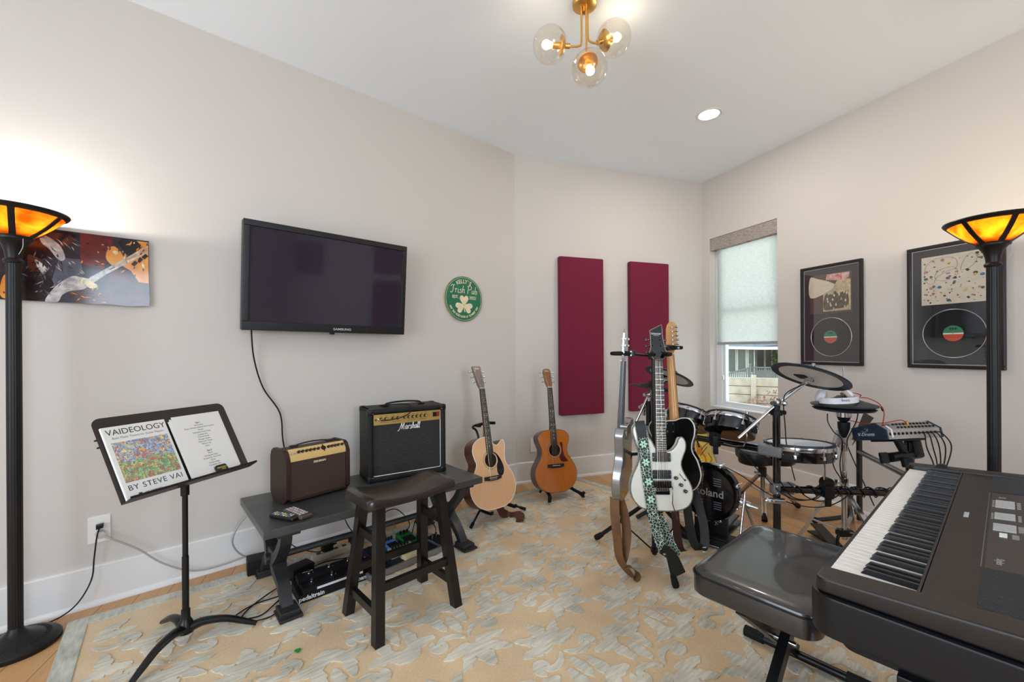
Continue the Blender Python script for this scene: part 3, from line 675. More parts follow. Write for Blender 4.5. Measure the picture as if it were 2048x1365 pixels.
f = MB(BLACK); f.prism([(-.014, -.012), (-.014, .008), (.014, .01), (.012, -.008)], 0, .03, None, Mx.Translation(LW(-2.76, .009, .385)) @ Mx.Rotation(AL, 4, 'Z') @ FRONT, .003); f.done('plug', pg)
f = MB(CABLE); f.tube([LW(-2.762, .03, .376), LW(-2.77, .045, .34), LW(-2.78, .04, .24), LW(-2.79, .05, .14), LW(-2.84, .07, .05), LW(-2.92, .075, .008), LW(-3.05, .06, .004), LW(-3.2, .055, .004), LW(-3.26, .09, .03), LW(-3.19, .12, .09), LW(-3.11, .12, .075), LW(-3.1, .13, .03), LW(-3.14, .19, .03)], .003, None, 6, 6); f.done('cord', pg)
pg = thing('extension_cable', 'grey round cord and plug running along the baseboard towards the bench', 'cord', (0, 0, 0))
GCORD = mat('grey_cord', (168, 164, 160), .5)
f = MB(mat('grey_plug', (200, 196, 190), .4)); f.cyl(LW(-2.76, .009, .345), LW(-2.755, .04, .343), .02, None, .017); f.done('plug', pg)
f = MB(GCORD); f.tube([LW(-2.755, .035, .343), LW(-2.72, .05, .32), LW(-2.62, .045, .235), LW(-2.52, .05, .13), LW(-2.4, .06, .055), LW(-2.28, .06, .04), LW(-2.12, .055, .05), LW(-2.02, .06, .03), LW(-1.93, .08, .012)], .0045, None, 7, 6)
f.tube([LW(-2.03, .06, .03), LW(-2.16, .07, .06), LW(-2.22, .08, .16), LW(-2.18, .1, .27), LW(-2.1, .12, .34), LW(-2.02, .14, .36)], .0045, None, 7, 6); f.done('cord', pg)
# ================================================================ RUG
RZ = .0115                                                       # top of the rug pile
def pile(name, c1, c2, rough=.95, sc=(6, 60, 1), rot=0):
    m, t, b = node_mat(name); N = t.nodes.new
    tc = N('ShaderNodeTexCoord'); mp = N('ShaderNodeMapping'); t.links.new(tc.outputs['Object'], mp.inputs[0]); mp.inputs['Scale'].default_value = sc; mp.inputs['Rotation'].default_value = (0, 0, rot)
    n1 = N('ShaderNodeTexNoise'); n1.inputs['Scale'].default_value = 1.6; n1.inputs['Detail'].default_value = 6; t.links.new(mp.outputs[0], n1.inputs[0])
    n2 = N('ShaderNodeTexNoise'); n2.inputs['Scale'].default_value = 5; n2.inputs['Detail'].default_value = 2; t.links.new(tc.outputs['Object'], n2.inputs[0])
    ad = N('ShaderNodeMath'); ad.operation = 'ADD'; t.links.new(n1.outputs[0], ad.inputs[0]); t.links.new(n2.outputs[0], ad.inputs[1])
    hf = N('ShaderNodeMath'); hf.operation = 'MULTIPLY'; hf.inputs[1].default_value = .5; t.links.new(ad.outputs[0], hf.inputs[0])
    r = N('ShaderNodeValToRGB'); e = r.color_ramp.elements; e[0].position = .36; e[1].position = .62; e[0].color = rgb(c1); e[1].color = rgb(c2)
    t.links.new(hf.outputs[0], r.inputs[0]); t.links.new(r.outputs[0], b.inputs['Base Color']); b.inputs['Roughness'].default_value = rough
    b.inputs['Sheen Weight'].default_value = .25
    bp = N('ShaderNodeBump'); bp.inputs['Strength'].default_value = .35; bp.inputs['Distance'].default_value = .004; t.links.new(n1.outputs[0], bp.inputs['Height']); t.links.new(bp.outputs[0], b.inputs['Normal'])
    return m
RUGT = pile('rug_tan', (202, 170, 128), (219, 190, 150), sc=(60, 90, 1)); RUGP = pile('rug_silver_pile', (166, 160, 142), (222, 212, 192), sc=(7, 48, 1), rot=.5); RUGB = pile('rug_border_pile', (150, 150, 134), (200, 196, 180), sc=(40, 9, 1))
RL, RWD = 3.42, 2.72
def leaf_poly(p, ang, L, W_, curl, lobes=0, n=22):
    x, y = p; a = ang; lf, rt = [], []
    for i in range(n + 1):
        u = i / n; w_ = W_ * (math.sin(PI * (u * .93 + .05)) ** .75)
        if lobes: ph = (u * lobes) % 1.0; w_ *= .66 + .42 * (1 - ph) ** .8 if ph > .12 else .66 + .42 * ph / .12 * .9
        lf.append((x - math.sin(a) * w_, y + math.cos(a) * w_)); rt.append((x + math.sin(a) * w_, y - math.cos(a) * w_))
        x += math.cos(a) * L / n; y += math.sin(a) * L / n; a += curl / n * (.5 + u)
    return lf, rt
rug_rn = random.Random(4)
def rug_leaf(b, p, ang, L, W_, curl, lobes=0, flip=1, org=(0, 0), zi=0.0):
    lf, rt = leaf_poly(p, ang, L * 1.06, W_ * 1.14, curl, lobes)
    f = lambda q: (org[0] + q[0] * flip, org[1] + q[1])
    lf = [f(q) for q in lf]; rt = [f(q) for q in rt]
    ok = all(.085 < q[0] < RL - .085 and -RWD + .085 < q[1] < -.085 for q in lf + rt)
    if not ok: return
    n = len(lf); z = .0105 + zi; vs = [(x, y, z) for x, y in lf] + [(x, y, z) for x, y in rt] + [(x, y, .006) for x, y in lf] + [(x, y, .006) for x, y in rt]
    fs = []
    for i in range(n - 1):
        fs += [(i, n + i, n + i + 1, i + 1), (i, i + 1, 2 * n + i + 1, 2 * n + i), (n + i + 1, n + i, 3 * n + i, 3 * n + i + 1)]
    fs += [(0, 2 * n, 3 * n, n), (n - 1, 2 * n - 1, 4 * n - 1, 3 * n - 1)]
    b.add(vs, fs, RUGP)
def rug_motif(b, ox, oy, fl, up):
    s = 1 if up else -1
    def lf(x, y, a, L, W_, c, lo=0):
        for m_ in ((1, -1)):
            rug_leaf(b, (x, y * s), a * s, L, W_, c * s, lo, m_ * fl, (ox, oy), rug_rn.random() * .0008)
    rug_leaf(b, (0, .05 * s), PI / 2 * s, .15, .036, 0, 4, 1, (ox, oy), .0004)               # crown of the palmette
    lf(.012, .045, R(58), .15, .026, -.5, 4); lf(.02, .03, R(28), .13, .024, -.7, 3)
    lf(.008, .0, R(-62), .17, .013, 3.1); lf(.135, -.06, R(48), .12, .018, 5.2, 0)            # stems ending in scrolls
    lf(.105, -.09, R(-14), .16, .03, 1.3, 4); lf(.05, -.09, R(-80), .15, .026, -.6, 3)
    lf(.2, -.05, R(16), .11, .024, -1.2, 3)
    rug_leaf(b, (0, -.05 * s), -PI / 2 * s, .12, .024, 0, 3, 1, (ox, oy), .0002)
rug = MB(RUGT)
rug.box((RL / 2, -RWD / 2, .0036), (RL, RWD, .0072), bev=.002)
bw = .072
for x0, x1, y0, y1 in ((0, RL, -bw, 0), (0, RL, -RWD, -RWD + bw), (0, bw, -RWD + bw, -bw), (RL - bw, RL, -RWD + bw, -bw)):
    rug.box(((x0 + x1) / 2, (y0 + y1) / 2, .0078), (x1 - x0, y1 - y0, .0064), RUGB, bev=.0015)
row = 0; y = -.3
while y > -RWD - .2:
    x = .1 + (.25 if row % 2 else 0)
    while x < RL + .3:
        rug_motif(rug, x, y, 1 if (row + int(x)) % 2 else -1, row % 2 == 0); x += .5
    y -= .315; row += 1
o = rug.done('area_rug', None, (-2.032, 1.937, 0), R(39.2)); tag(o, 'large tan area rug with silvery raised damask leaf pattern on the oak floor', 'rug')

# ================================================================ MUSIC STAND with book, papers, tin
MSX, MSY, MSA = -1.392, 1.805, R(73)
ms = thing('music_stand', 'dark bronze music stand holding a song book, on three curved feet', 'music stand', (MSX, MSY, RZ), MSA)
BRZ = mat('bronze_enamel', (42, 34, 30), .42, .2, var=.12, scale=12)
f = MB(BLACKM); f.cyl((0, 0, .09), (0, 0, .36), .0125); f.cyl((0, 0, .36), (0, 0, .665), .0105); f.done('post', ms)
f = MB(BLACKM); f.lathe([(.03, .04), (.034, .06), (.024, .085), (.0165, .1), (.0165, .135), (.0125, .138), (.0001, .138)], None, None, 24); f.done('hub', ms)
for a, L in ((R(22), .26), (R(150), .22), (R(-93), .25)):
    a -= MSA; ca, sa = math.cos(a), math.sin(a); f = MB(BLACKM)
    f.tube([(ca * q * L, sa * q * L, z) for q, z in ((.04, .055), (.25, .07), (.55, .062), (.8, .036), (1.0, .012))], [.026, .02, .017, .015, .011], None, 10, 6, flat=.8); f.done('leg', ms)
TILT = Mx.Rotation(R(-30), 4, 'X'); DM = at(.0146, -.034, .668) @ TILT
f = MB(BRZ); dw, dh = .265, .352
outl = [(-dw, 0), (-dw, dh - .03)] + [(-dw + .03 - .03 * math.cos(PI / 2 * i / 6), dh - .03 + .03 * math.sin(PI / 2 * i / 6)) for i in range(7)] + [(dw - .03 + .03 * math.sin(PI / 2 * i / 6), dh - .03 + .03 * math.cos(PI / 2 * i / 6)) for i in range(7)] + [(dw, 0)]
f.prism(outl[::-1], 0, .0022, None, DM @ FRONT, 0)
f.box((0, -.028, .001), (2 * dw, .056, .0022), None, M=DM)                                        # lip
f.add([(-dw, -.056, 0), (dw, -.056, 0), (dw, -.06, .008), (-dw, -.06, .008)], [(0, 1, 2, 3)], None, DM)
f.tube([(-dw + .004, .001, .01), (-dw + .004, .001, dh - .03), (-dw + .03, .001, dh - .003), (dw - .03, .001, dh - .003), (dw - .004, .001, dh - .03), (dw - .004, .001, .01)], .003, None, 6, 1, M=DM)
f.done('desk', ms)
f = MB(BLACKM); f.box((0, .022, .06), (.05, .04, .09), None, .006, DM); f.cyl((0, .0, .62), (0, -.0, .68), .016); f.done('tilt_bracket', ms)
for z in (.235, .265):
    f = MB(RUBBER); f.tube([(-dw - .002, -.004, z), (-dw - .006, .002, z), (-dw + .03, .006, z)], .003, None, 5, 2, M=DM); f.done('clip_arm', ms)
WM = Mx.Translation((MSX, MSY, RZ)) @ Mx.Rotation(MSA, 4, 'Z') @ DM
def desk_thing(name, label, cat, x, y, z):
    t = thing(name, label, cat); t.matrix_world = WM @ at(x, y, z); return t
PAPER = mat('paper_white', (236, 233, 228), .6)
bk = desk_thing('song_book', 'white song book with a colourful doodle picture on its cover, on the music stand', 'book', -.138, -.0035, .003)
f = MB(PAPER); f.box((0, -.006, .152), (.226, .011, .302), bev=.0015); cov = f.done('pages', bk)
f = MB(mat('print_grey', (60, 58, 58), .6)); Y_ = -.0119
text(f, 'VAIDEOLOGY', .0335, None, at(.002, Y_, .277, FRONT), depth=.0002, space=1.0, xs=1.0)
text(f, 'Basic Music Theory for Guitar Players', .0125, mat('print_lightgrey', (140, 138, 138), .6), at(.002, Y_, .253, FRONT), depth=.0002, xs=.95)
text(f, 'BY STEVE VAI', .03, None, at(0, Y_, .046, FRONT), depth=.0002, space=1.12, xs=1.0)
text(f, 'HAL LEONARD', .009, None, at(-.02, Y_, .016, FRONT), depth=.0002); f.box((-.066, Y_, .016), (.012, .0004, .01))
f.done('lettering', cov, fix=False)
def doodle_mat():
    m, t, b = node_mat('doodle_ink'); N = t.nodes.new
    tc = N('ShaderNodeTexCoord'); vo = N('ShaderNodeTexVoronoi'); vo.inputs['Scale'].default_value = 135; ns = N('ShaderNodeTexNoise'); ns.inputs['Scale'].default_value = 26; ns.inputs['Detail'].default_value = 4
    mp = N('ShaderNodeMixRGB'); mp.inputs[0].default_value = .07; t.links.new(tc.outputs['Object'], mp.inputs[1]); t.links.new(ns.outputs['Color'], mp.inputs[2]); t.links.new(tc.outputs['Object'], ns.inputs[0])
    t.links.new(mp.outputs[0], vo.inputs[0]); sp = N('ShaderNodeSeparateColor'); t.links.new(vo.outputs['Color'], sp.inputs[0])
    def ramp(cols):
        r = N('ShaderNodeValToRGB'); r.color_ramp.interpolation = 'CONSTANT'; e = r.color_ramp.elements; e[0].position = 0; e[0].color = rgb(cols[0]); e[1].position = 1 / len(cols); e[1].color = rgb(cols[1])
        for i, c in enumerate(cols[2:]): q = e.new((i + 2) / len(cols)); q.color = rgb(c)
        t.links.new(sp.outputs[0], r.inputs[0]); return r
    up = ramp([(150, 178, 216), (196, 208, 226), (236, 190, 110), (214, 126, 104), (170, 196, 226), (240, 220, 150), (128, 154, 200)]); lo = ramp([(140, 190, 128), (176, 208, 146), (222, 140, 104), (116, 168, 116), (236, 208, 120), (150, 196, 134), (204, 110, 104)])
    sx_ = N('ShaderNodeSeparateXYZ'); t.links.new(tc.outputs['Object'], sx_.inputs[0]); a = N('ShaderNodeMath'); a.operation = 'MULTIPLY_ADD'; a.inputs[1].default_value = .06; t.links.new(ns.outputs[0], a.inputs[0]); t.links.new(sx_.outputs['Z'], a.inputs[2])
    g = N('ShaderNodeMath'); g.operation = 'GREATER_THAN'; g.inputs[1].default_value = .182; t.links.new(a.outputs[0], g.inputs[0])
    mx = N('ShaderNodeMixRGB'); t.links.new(g.outputs[0], mx.inputs[0]); t.links.new(lo.outputs[0], mx.inputs[1]); t.links.new(up.outputs[0], mx.inputs[2])
    ve = N('ShaderNodeTexVoronoi'); ve.feature = 'DISTANCE_TO_EDGE'; ve.inputs['Scale'].default_value = 135; t.links.new(mp.outputs[0], ve.inputs[0])
    ln = N('ShaderNodeMath'); ln.operation = 'GREATER_THAN'; ln.inputs[1].default_value = .04; t.links.new(ve.outputs[0], ln.inputs[0])
    m2 = N('ShaderNodeMixRGB'); m2.inputs[1].default_value = rgb((84, 92, 112)); t.links.new(ln.outputs[0], m2.inputs[0]); t.links.new(mx.outputs[0], m2.inputs[2]); t.links.new(m2.outputs[0], b.inputs['Base Color']); b.inputs['Roughness'].default_value = .5
    return m
f = MB(doodle_mat()); f.box((.002, Y_, .152), (.2, .0006, .165)); f.done('cover_picture', cov)
pp = desk_thing('set_list_papers', 'stack of white set list pages beside the book on the music stand', 'papers', .105, -.0035, .003)
f = MB(PAPER)
for k, (dx, dz, r) in enumerate(((.004, .016, -.4), (-.004, .008, .5), (.008, .022, .3), (-.008, .004, -.6), (.0, 0, 0))):
    f.box((dx, -.0015 - .0022 * k, .142 + dz), (.216, .0018, .284), None, 0, Mx.Rotation(R(r), 4, 'Y'))
f.done('sheets', pp)
f = MB(mat('pale_blue_folder', (190, 202, 214), .5)); f.box((-.104, -.004, .145), (.012, .006, .286), bev=.002); f.done('folder_edge', pp)
f = MB(mat('print_grey', (60, 58, 58), .6)); z = .262
for s_, sz in (('Set 1', .0105), ('December', .0095), ('Every Woman Behind the Counter', .0095), ('Roses', .0095), ('Interstate Love Song', .0095), ('Lounge Act', .0095), ('Cherub Rock', .0095), ('Hunger Strike', .0095), ('Time Like These', .0095), ("What's Up", .0095), ('Zero', .0095), ('', .0095), ('Set 2', .0105), ('Drive', .0095), ('Seeing the Stars', .0095), ('Round For The Fool', .0095), ('Drive', .0095), ('Comfortable', .0095), ('Cornflake Girl', .0095), ('Creep', .0095)):
    if s_: text(f, s_, sz, None, at(0, -.0114, z, FRONT), depth=.0001, bold=.00025 if sz > .01 else 0)
    z -= .0117
f.done('lettering', pp, fix=False)
tn = desk_thing('pick_tin', 'small black tin with gold lettering on the music stand ledge', 'tin', .118, -.026, .003)
TN = Mx.Rotation(R(-12), 4, 'X')
f = MB(GLOSSB)
rr = [(sx_ * (.026 - .009) + .009 * math.cos(a), sz_ * (.02 - .009) + .009 * math.sin(a)) for sx_, sz_, a0 in ((1, 1, 0), (-1, 1, 90), (-1, -1, 180), (1, -1, 270)) for a in (R(a0), R(a0 + 30), R(a0 + 60), R(a0 + 90))]
f.prism(rr, -.007, .007, None, TN @ at(0, 0, .0215) @ FRONT, .0025); f.done('tin_body', tn)
f = MB(mat('gold_foil', (214, 178, 104), .3, .7)); text(f, 'ERNIE BALL', .0085, None, TN @ at(0, -.0074, .0255, FRONT), bold=.0004); text(f, 'Picks', .009, None, TN @ at(.004, -.0074, .0165, FRONT), .3, bold=.0003); f.done('lettering', tn, fix=False)

# ================================================================ BENCH, AMPLIFIERS, REMOTES
BZ = .44
be = thing('metal_bench', 'dark grey metal bench on cast iron X legs holding two guitar amplifiers', 'bench', LW(-1.593, .5, RZ), AL)
SLATE = mat('slate_metal', (78, 79, 78), .36, .4, var=.16, scale=9, bump=.05, bscale=30); CAST = mat('cast_iron_grey', (54, 54, 55), .42, .45, var=.14, scale=24, bump=.15, bscale=90)
f = MB(SLATE); f.box((0, 0, BZ - RZ - .02), (1.215, .585, .04), bev=.005); f.done('bench_top', be)
for sx_ in (-1, 1):
    x = sx_ * .5; f = MB(CAST); H_ = BZ - RZ - .04
    for sy in (-1, 1):
        pts = [(x, sy * .215, H_ - .012), (x, sy * .195, H_ - .07), (x, sy * .13, H_ - .14), (x, sy * .062, .185), (x, sy * .075, .155), (x, sy * .15, .11), (x, sy * .2, .06), (x, sy * .225, .02)]
        f.tube(pts, [.026, .027, .028, .034, .034, .028, .026, .027], None, 4, 5, up=(1, 0, 0), flat=1.35)
        f.box((x, sy * .222, H_ - .008), (.1, .11, .016), bev=.004); f.box((x, sy * .243, .017), (.085, .1, .034), bev=.006); f.box((x, sy * .252, .007), (.1, .12, .014), bev=.004)
    f.box((x, 0, .18), (.05, .12, .09), bev=.012); f.cyl((x - .045, 0, .18), (x + .045, 0, .18), .026)
    f.done('leg_frame', be)
f = MB(SLATE); f.cyl((-.47, 0, .18), (.47, 0, .18), .017); f.done('stretcher', be)

def local(sv, nv, z, rz): return Mx.Translation(LW(sv, nv, z)) @ Mx.Rotation(rz, 4, 'Z')
# ---- small brown amplifier
a1 = thing('guitar_amplifier', 'small brown guitar amplifier with tan control panel, on the bench', 'amplifier', LW(-1.87, .49, BZ + .001), AL + R(9.4), 'guitar amplifiers on the bench')
BRN = mat('brown_vinyl', (52, 33, 27), .5, spec=.35, var=.12, scale=40, bump=.1, bscale=500); TAN = mat('tan_control_panel', (214, 176, 112), .4)
prof = [(0.0, .03), (.0, .245), (.022, .287), (.045, .3), (.16, .3), (.185, .285), (.2, .25), (.2, .045), (.17, .0), (.035, .0)]
a1.scale = (1, 1, .93)   # (depth, height)
W_ = .178
f = MB(BRN)
for sx_ in (-1, 1): f.prism([(y, z) for y, z in prof], -.012, .012, None, at(sx_ * (W_ - .012), 0, 0) @ Mx.Rotation(PI / 2, 4, 'Z') @ Mx.Rotation(PI / 2, 4, 'X'), .004)
f.prism([(y + .012 if y < .1 else y - .006, max(.012, min(.292, z))) for y, z in prof], -(W_ - .024), W_ - .024, None, Mx.Rotation(PI / 2, 4, 'Z') @ Mx.Rotation(PI / 2, 4, 'X'))
for sx_ in (-.16, .16): f.box((sx_, .03, .004), (.02, .02, .008))
cab = f.done('cabinet', a1)
def grille_mat(name, c1, c2, sc, stripes=False):
    m, t, b = node_mat(name); N = t.nodes.new; tc = N('ShaderNodeTexCoord')
    if stripes:
        mp = N('ShaderNodeMapping'); t.links.new(tc.outputs['Object'], mp.inputs[0]); mp.inputs['Scale'].default_value = (sc * .06, 1, sc)
        ck = N('ShaderNodeTexNoise'); ck.inputs['Scale'].default_value = 1; ck.inputs['Detail'].default_value = 3; t.links.new(mp.outputs[0], ck.inputs[0])
        r = N('ShaderNodeValToRGB'); r.color_ramp.elements[0].position = .35; r.color_ramp.elements[1].position = .65; r.color_ramp.elements[0].color = rgb(c1); r.color_ramp.elements[1].color = rgb(c2); t.links.new(ck.outputs[0], r.inputs[0]); t.links.new(r.outputs[0], b.inputs['Base Color'])
    else:
        mp = N('ShaderNodeMapping'); t.links.new(tc.outputs['Object'], mp.inputs[0]); mp.inputs['Rotation'].default_value = (0, R(45), 0)
        ck = N('ShaderNodeTexChecker'); ck.inputs['Scale'].default_value = sc; ck.inputs[1].default_value = rgb(c1); ck.inputs[2].default_value = rgb(c2); t.links.new(mp.outputs[0], ck.inputs[0]); t.links.new(ck.outputs[0], b.inputs['Base Color'])
    b.inputs['Roughness'].default_value = .75
    return m
f = MB(grille_mat('brown_grille', (46, 31, 25), (80, 57, 46), 280)); f.box((0, .010, .132), (2 * W_ - .05, .006, .216)); f.done('speaker_grille', cab)
f = MB(BRN); f.box((0, .008, .02), (2 * W_ - .05, .02, .012), bev=.002); f.done('lower_rail', cab)
f = MB(TAN)
f.add([(-W_ + .025, .004, .236), (W_ - .025, .004, .236), (W_ - .025, .006, .262), (-W_ + .025, .006, .262), (W_ - .025, .036, .301), (-W_ + .025, .036, .301), (W_ - .025, .06, .296), (-W_ + .025, .06, .296), (W_ - .025, .05, .23), (-W_ + .025, .05, .23)],
      [(0, 1, 2, 3), (3, 2, 4, 5), (5, 4, 6, 7), (7, 6, 8, 9), (9, 8, 1, 0), (0, 3, 5, 7, 9), (1, 8, 6, 4, 2)]); cp = f.done('control_panel', a1)
PN = (V((0, .006, .262)) + V((0, .036, .301))) / 2; pq = V((0, -.0792, .061)).normalized().to_track_quat('Z', 'X').to_matrix().to_4x4()
for i, (x, r) in enumerate(((-.105, .0075), (-.085, .0075), (-.063, .0075), (-.043, .0075), (-.022, .0075), (.0, .0075), (.058, .0075), (.078, .0075), (.097, .0075), (.115, .0075), (.139, .0078))):
    f = MB(mat('brown_knob', (42, 30, 26), .35)); T = Mx.Translation(PN + V((x, 0, 0))) @ pq; f.lathe([(.0085, 0), (.0085, .003), (.0065, .004), (.006, .012), (.0001, .0125)], None, T, 14); f.box((0, 0, .008), (.004, .017, .009), None, .001, T); f.done('knob', cp)
f = MB(BLACK); T = Mx.Translation(PN + V((.03, 0, 0))) @ pq; f.lathe([(.014, 0), (.014, .001), (.0001, .001)], None, T, 20); f.box((0, 0, .001), (.044, .006, .0015), None, 0, T)
for x in (-.142, -.124): f.cyl((0, 0, -.001), (0, 0, .004), .005 if x > -.13 else .0075, STEEL, M=Mx.Translation(PN + V((x, -.002, -.003))) @ pq)
f.done('panel_marks', cp, fix=False)
f = MB(mat('badge_black', (24, 18, 16), .4)); f.box((.0, .006, .2125), (.066, .003, .015), bev=.001); text(f, 'FISHMAN', .0165, mat('badge_cream', (226, 206, 168), .4), at(0, .004, .2128, FRONT), .2, bold=.0006); f.done('badge', a1, fix=False)
f = MB(BRN); f.tube([(-.1, .09, .303), (-.07, .09, .312), (0, .09, .317), (.07, .09, .312), (.1, .09, .303)], .009, None, 6, 5, flat=.5)
for x in (-.1, .1): f.box((x, .09, .305), (.04, .024, .012), None, .003)
f.done('handle', a1)
# ---- black and gold amplifier
a2 = thing('guitar_amplifier', 'larger black guitar amplifier with gold knob panel and white script logo, on the bench', 'amplifier', LW(-1.337, .492, BZ + .001), AL - R(9.2), 'guitar amplifiers on the bench')
TOLEX = mat('black_tolex', (20, 19, 19), .55, spec=.35, bump=.5, bscale=420)
W2, H2, D2 = .25, .442, .235
f = MB(TOLEX); e = .03
for x, z, a, c in ((0, H2 - e / 2, 2 * W2, e), (0, e / 2, 2 * W2, e), (-W2 + e / 2, H2 / 2, e, H2), (W2 - e / 2, H2 / 2, e, H2)): f.box((x, D2 / 2, z), (a, D2, c), bev=.01, seg=3)
f.box((0, D2 / 2 + .02, H2 / 2), (2 * W2 - .05, D2 - .05, H2 - .05)); cab = f.done('cabinet', a2)
for sx_ in (-1, 1):
    for sz_ in (0, 1):
        for sy in (0, 1):
            f = MB(BLACKM); f.box((sx_ * (W2 - .018), sy * D2 + (.018 if not sy else -.018), sz_ * H2 + (.018 if not sz_ else -.018)), (.041, .041, .041), bev=.011, seg=3)
            f.ball((sx_ * (W2 - .03), sy * (D2 + .004) - .001, sz_ * H2 + (.028 if not sz_ else -.028)), .003, CHROME, 8); f.done('corner_guard', cab)
for x in (-.18, .18):
    for y in (.05, .19):
        f = MB(RUBBER); f.cyl((x, y, -.001), (x, y, .004), .014); f.done('rubber_foot', cab)
f = MB(grille_mat('black_grille_cloth', (22, 21, 21), (50, 47, 46), 420, True)); f.box((.0, .022, .19), (2 * W2 - .066, .006, .316)); gr = f.done('speaker_grille', a2)
f = MB(IVORY); f.tube([(-W2 + .034, .016, .034), (W2 - .034, .016, .034), (W2 - .034, .016, H2 - .034)], .003, None, 4, 1); f.done('white_piping', gr)
f = MB(GOLD); f.box((0, .016, .376), (2 * W2 - .07, .008, .064), bev=.001); gp = f.done('control_panel', a2)
for i in range(10):
    x = -.155 + .0365 * i + (.012 if i > 1 else 0) + (.0 if i < 4 else .006); x = (-.168, -.138, -.094, -.064, -.021, .006, .033, .06, .087, .114)[i]
    f = MB(BLACK); f.cyl((x - .002, .012, .380), (x - .002, .004, .380), .0105); f.cyl((x, .004, .380), (x, -.004, .380), .0082, mat('gold_knob_cap', (226, 196, 120), .25, .8)); f.done('knob', gp)
f = MB(CHROME)
for x in (-.203, -.184): f.cyl((x, .012, .378), (x, .006, .378), .007)
f.done('input_jack', gp)
f = MB(BLACK); f.box((.185, .0115, .381), (.044, .004, .028)); f.box((.197, .008, .381), (.018, .006, .022), mat('red_rocker', (170, 26, 30), .25), .002); f.done('power_switch', gp)
f = MB(mat('panel_print', (70, 54, 30), .5))
for i in range(10): f.box(((-.168, -.138, -.094, -.064, -.021, .006, .033, .06, .087, .114)[i], .0117, .398), (.014, .0006, .002))
for x in (-.15, -.08, .02, .1): f.box((x, .0117, .358), (.05, .0006, .0018))
f.done('panel_marks', gp, fix=False)
MARSH = [[(-.42, -.12), (-.3, -.1), (-.16, .1), (.02, .62), (.1, .92), (.14, .6), (.16, .06)], [(.16, .06), (.34, .6), (.48, .94), (.46, .5), (.46, .1), (.56, .08)], [(.98, .44), (.82, .5), (.7, .3), (.78, .06), (.92, .14), (1.0, .46), (.98, .14), (1.06, .06)],
         [(1.14, .46), (1.18, .3), (1.14, .04)], [(1.17, .3), (1.28, .5), (1.36, .46)], [(1.66, .42), (1.54, .5), (1.48, .4), (1.62, .22), (1.56, .04), (1.42, .1)], [(1.72, .1), (1.86, .6), (1.92, .94), (1.84, .98), (1.8, .5), (1.78, .04)],
         [(1.8, .3), (1.92, .5), (2.02, .42), (2.0, .12), (2.08, .06)], [(2.42, .44), (2.28, .5), (2.16, .3), (2.24, .06), (2.36, .14), (2.44, .46), (2.42, .14), (2.5, .06)], [(2.5, .06), (2.66, .6), (2.72, .95), (2.64, .98), (2.6, .4), (2.64, .06), (2.74, .08)], [(2.74, .08), (2.9, .6), (2.96, .95), (2.88, .98), (2.84, .4), (2.88, .06), (2.98, .12)]]
f = MB(mat('logo_white', (232, 230, 226), .35)); script(f, MARSH, at(-.048, .0165, .302, FRONT) @ Mx.Diagonal((.042, .047, .05, 1)) @ Mx(((1, .12, 0, 0), (0, 1, 0, 0), (0, 0, 1, 0), (0, 0, 0, 1))), .052); f.done('logo', gr, fix=False)
f = MB(BLACK); f.tube([(-.12, .11, H2 + .003), (-.1, .11, H2 + .02), (0, .11, H2 + .027), (.1, .11, H2 + .02), (.12, .11, H2 + .003)], .012, None, 6, 5, flat=.5)
for x in (-.12, .12): f.box((x, .11, H2 + .004), (.04, .028, .01), None, .003)
f.done('handle', a2)
AM2 = local(-1.337, .492, BZ + .001, AL - R(9.2))
f = MB(CABLE); f.tube([AM2 @ V(p) for p in ((-.184, .005, 0.378), (-.18, -.02, 0.376), (-.12, -.022, 0.376), (-.05, -.02, 0.386), (.0, -.02, 0.409), (.012, -.006, 0.448), (.0, .04, 0.454), (-.06, .07, 0.458), (-.13, .06, 0.456), (-.16, .1, 0.452), (-.1, .15, 0.450))], .003, None, 6, 5); f.tube([AM2 @ V(p) for p in ((-.184, .004, 0.378), (-.184, -.024, 0.377))], .005, CHROME, 8, 1)
tag(f.done('guitar_cable'), 'thin black guitar cable plugged into the gold panel and draped over the black amplifier', 'cable')
# ---- remote controls
def remote(label, sv, nv, rz, L, W_, body, keycols, z=0):
    t = thing('remote_control', label, 'remote control', LW(sv, nv, BZ + .0005 + z), AL + rz, 'remote controls on the bench')
    f = MB(body); f.box((0, 0, .011), (W_, L, .02), bev=.007, seg=3); sh = f.done('shell', t)
    rn = random.Random(int(L * 1000))
    for r in range(7):
        for c in range(3):
            k = MB(keycols[(r + c) % len(keycols)]); k.box(((c - 1) * W_ * .27, L * .38 - r * L * .115, .0215), (W_ * .19, L * .06, .003), bev=.001); k.done('button', sh)
remote('slim black remote control with coloured buttons, at the bench edge', -2.095, .69, R(28), .15, .042, mat('remote_black', (20, 22, 20), .3), [mat('key_blue', (110, 120, 170), .5), mat('key_white', (210, 210, 205), .5), mat('key_yellow', (206, 200, 96), .5)])
remote('wide brown-grey remote control with pale keys, in front of the small amplifier', -2.035, .685, R(14), .17, .058, mat('remote_brown', (74, 66, 62), .35), [mat('key_pale', (206, 206, 204), .5), mat('key_pale', (206, 206, 204), .5), mat('key_pink', (206, 170, 168), .5)])

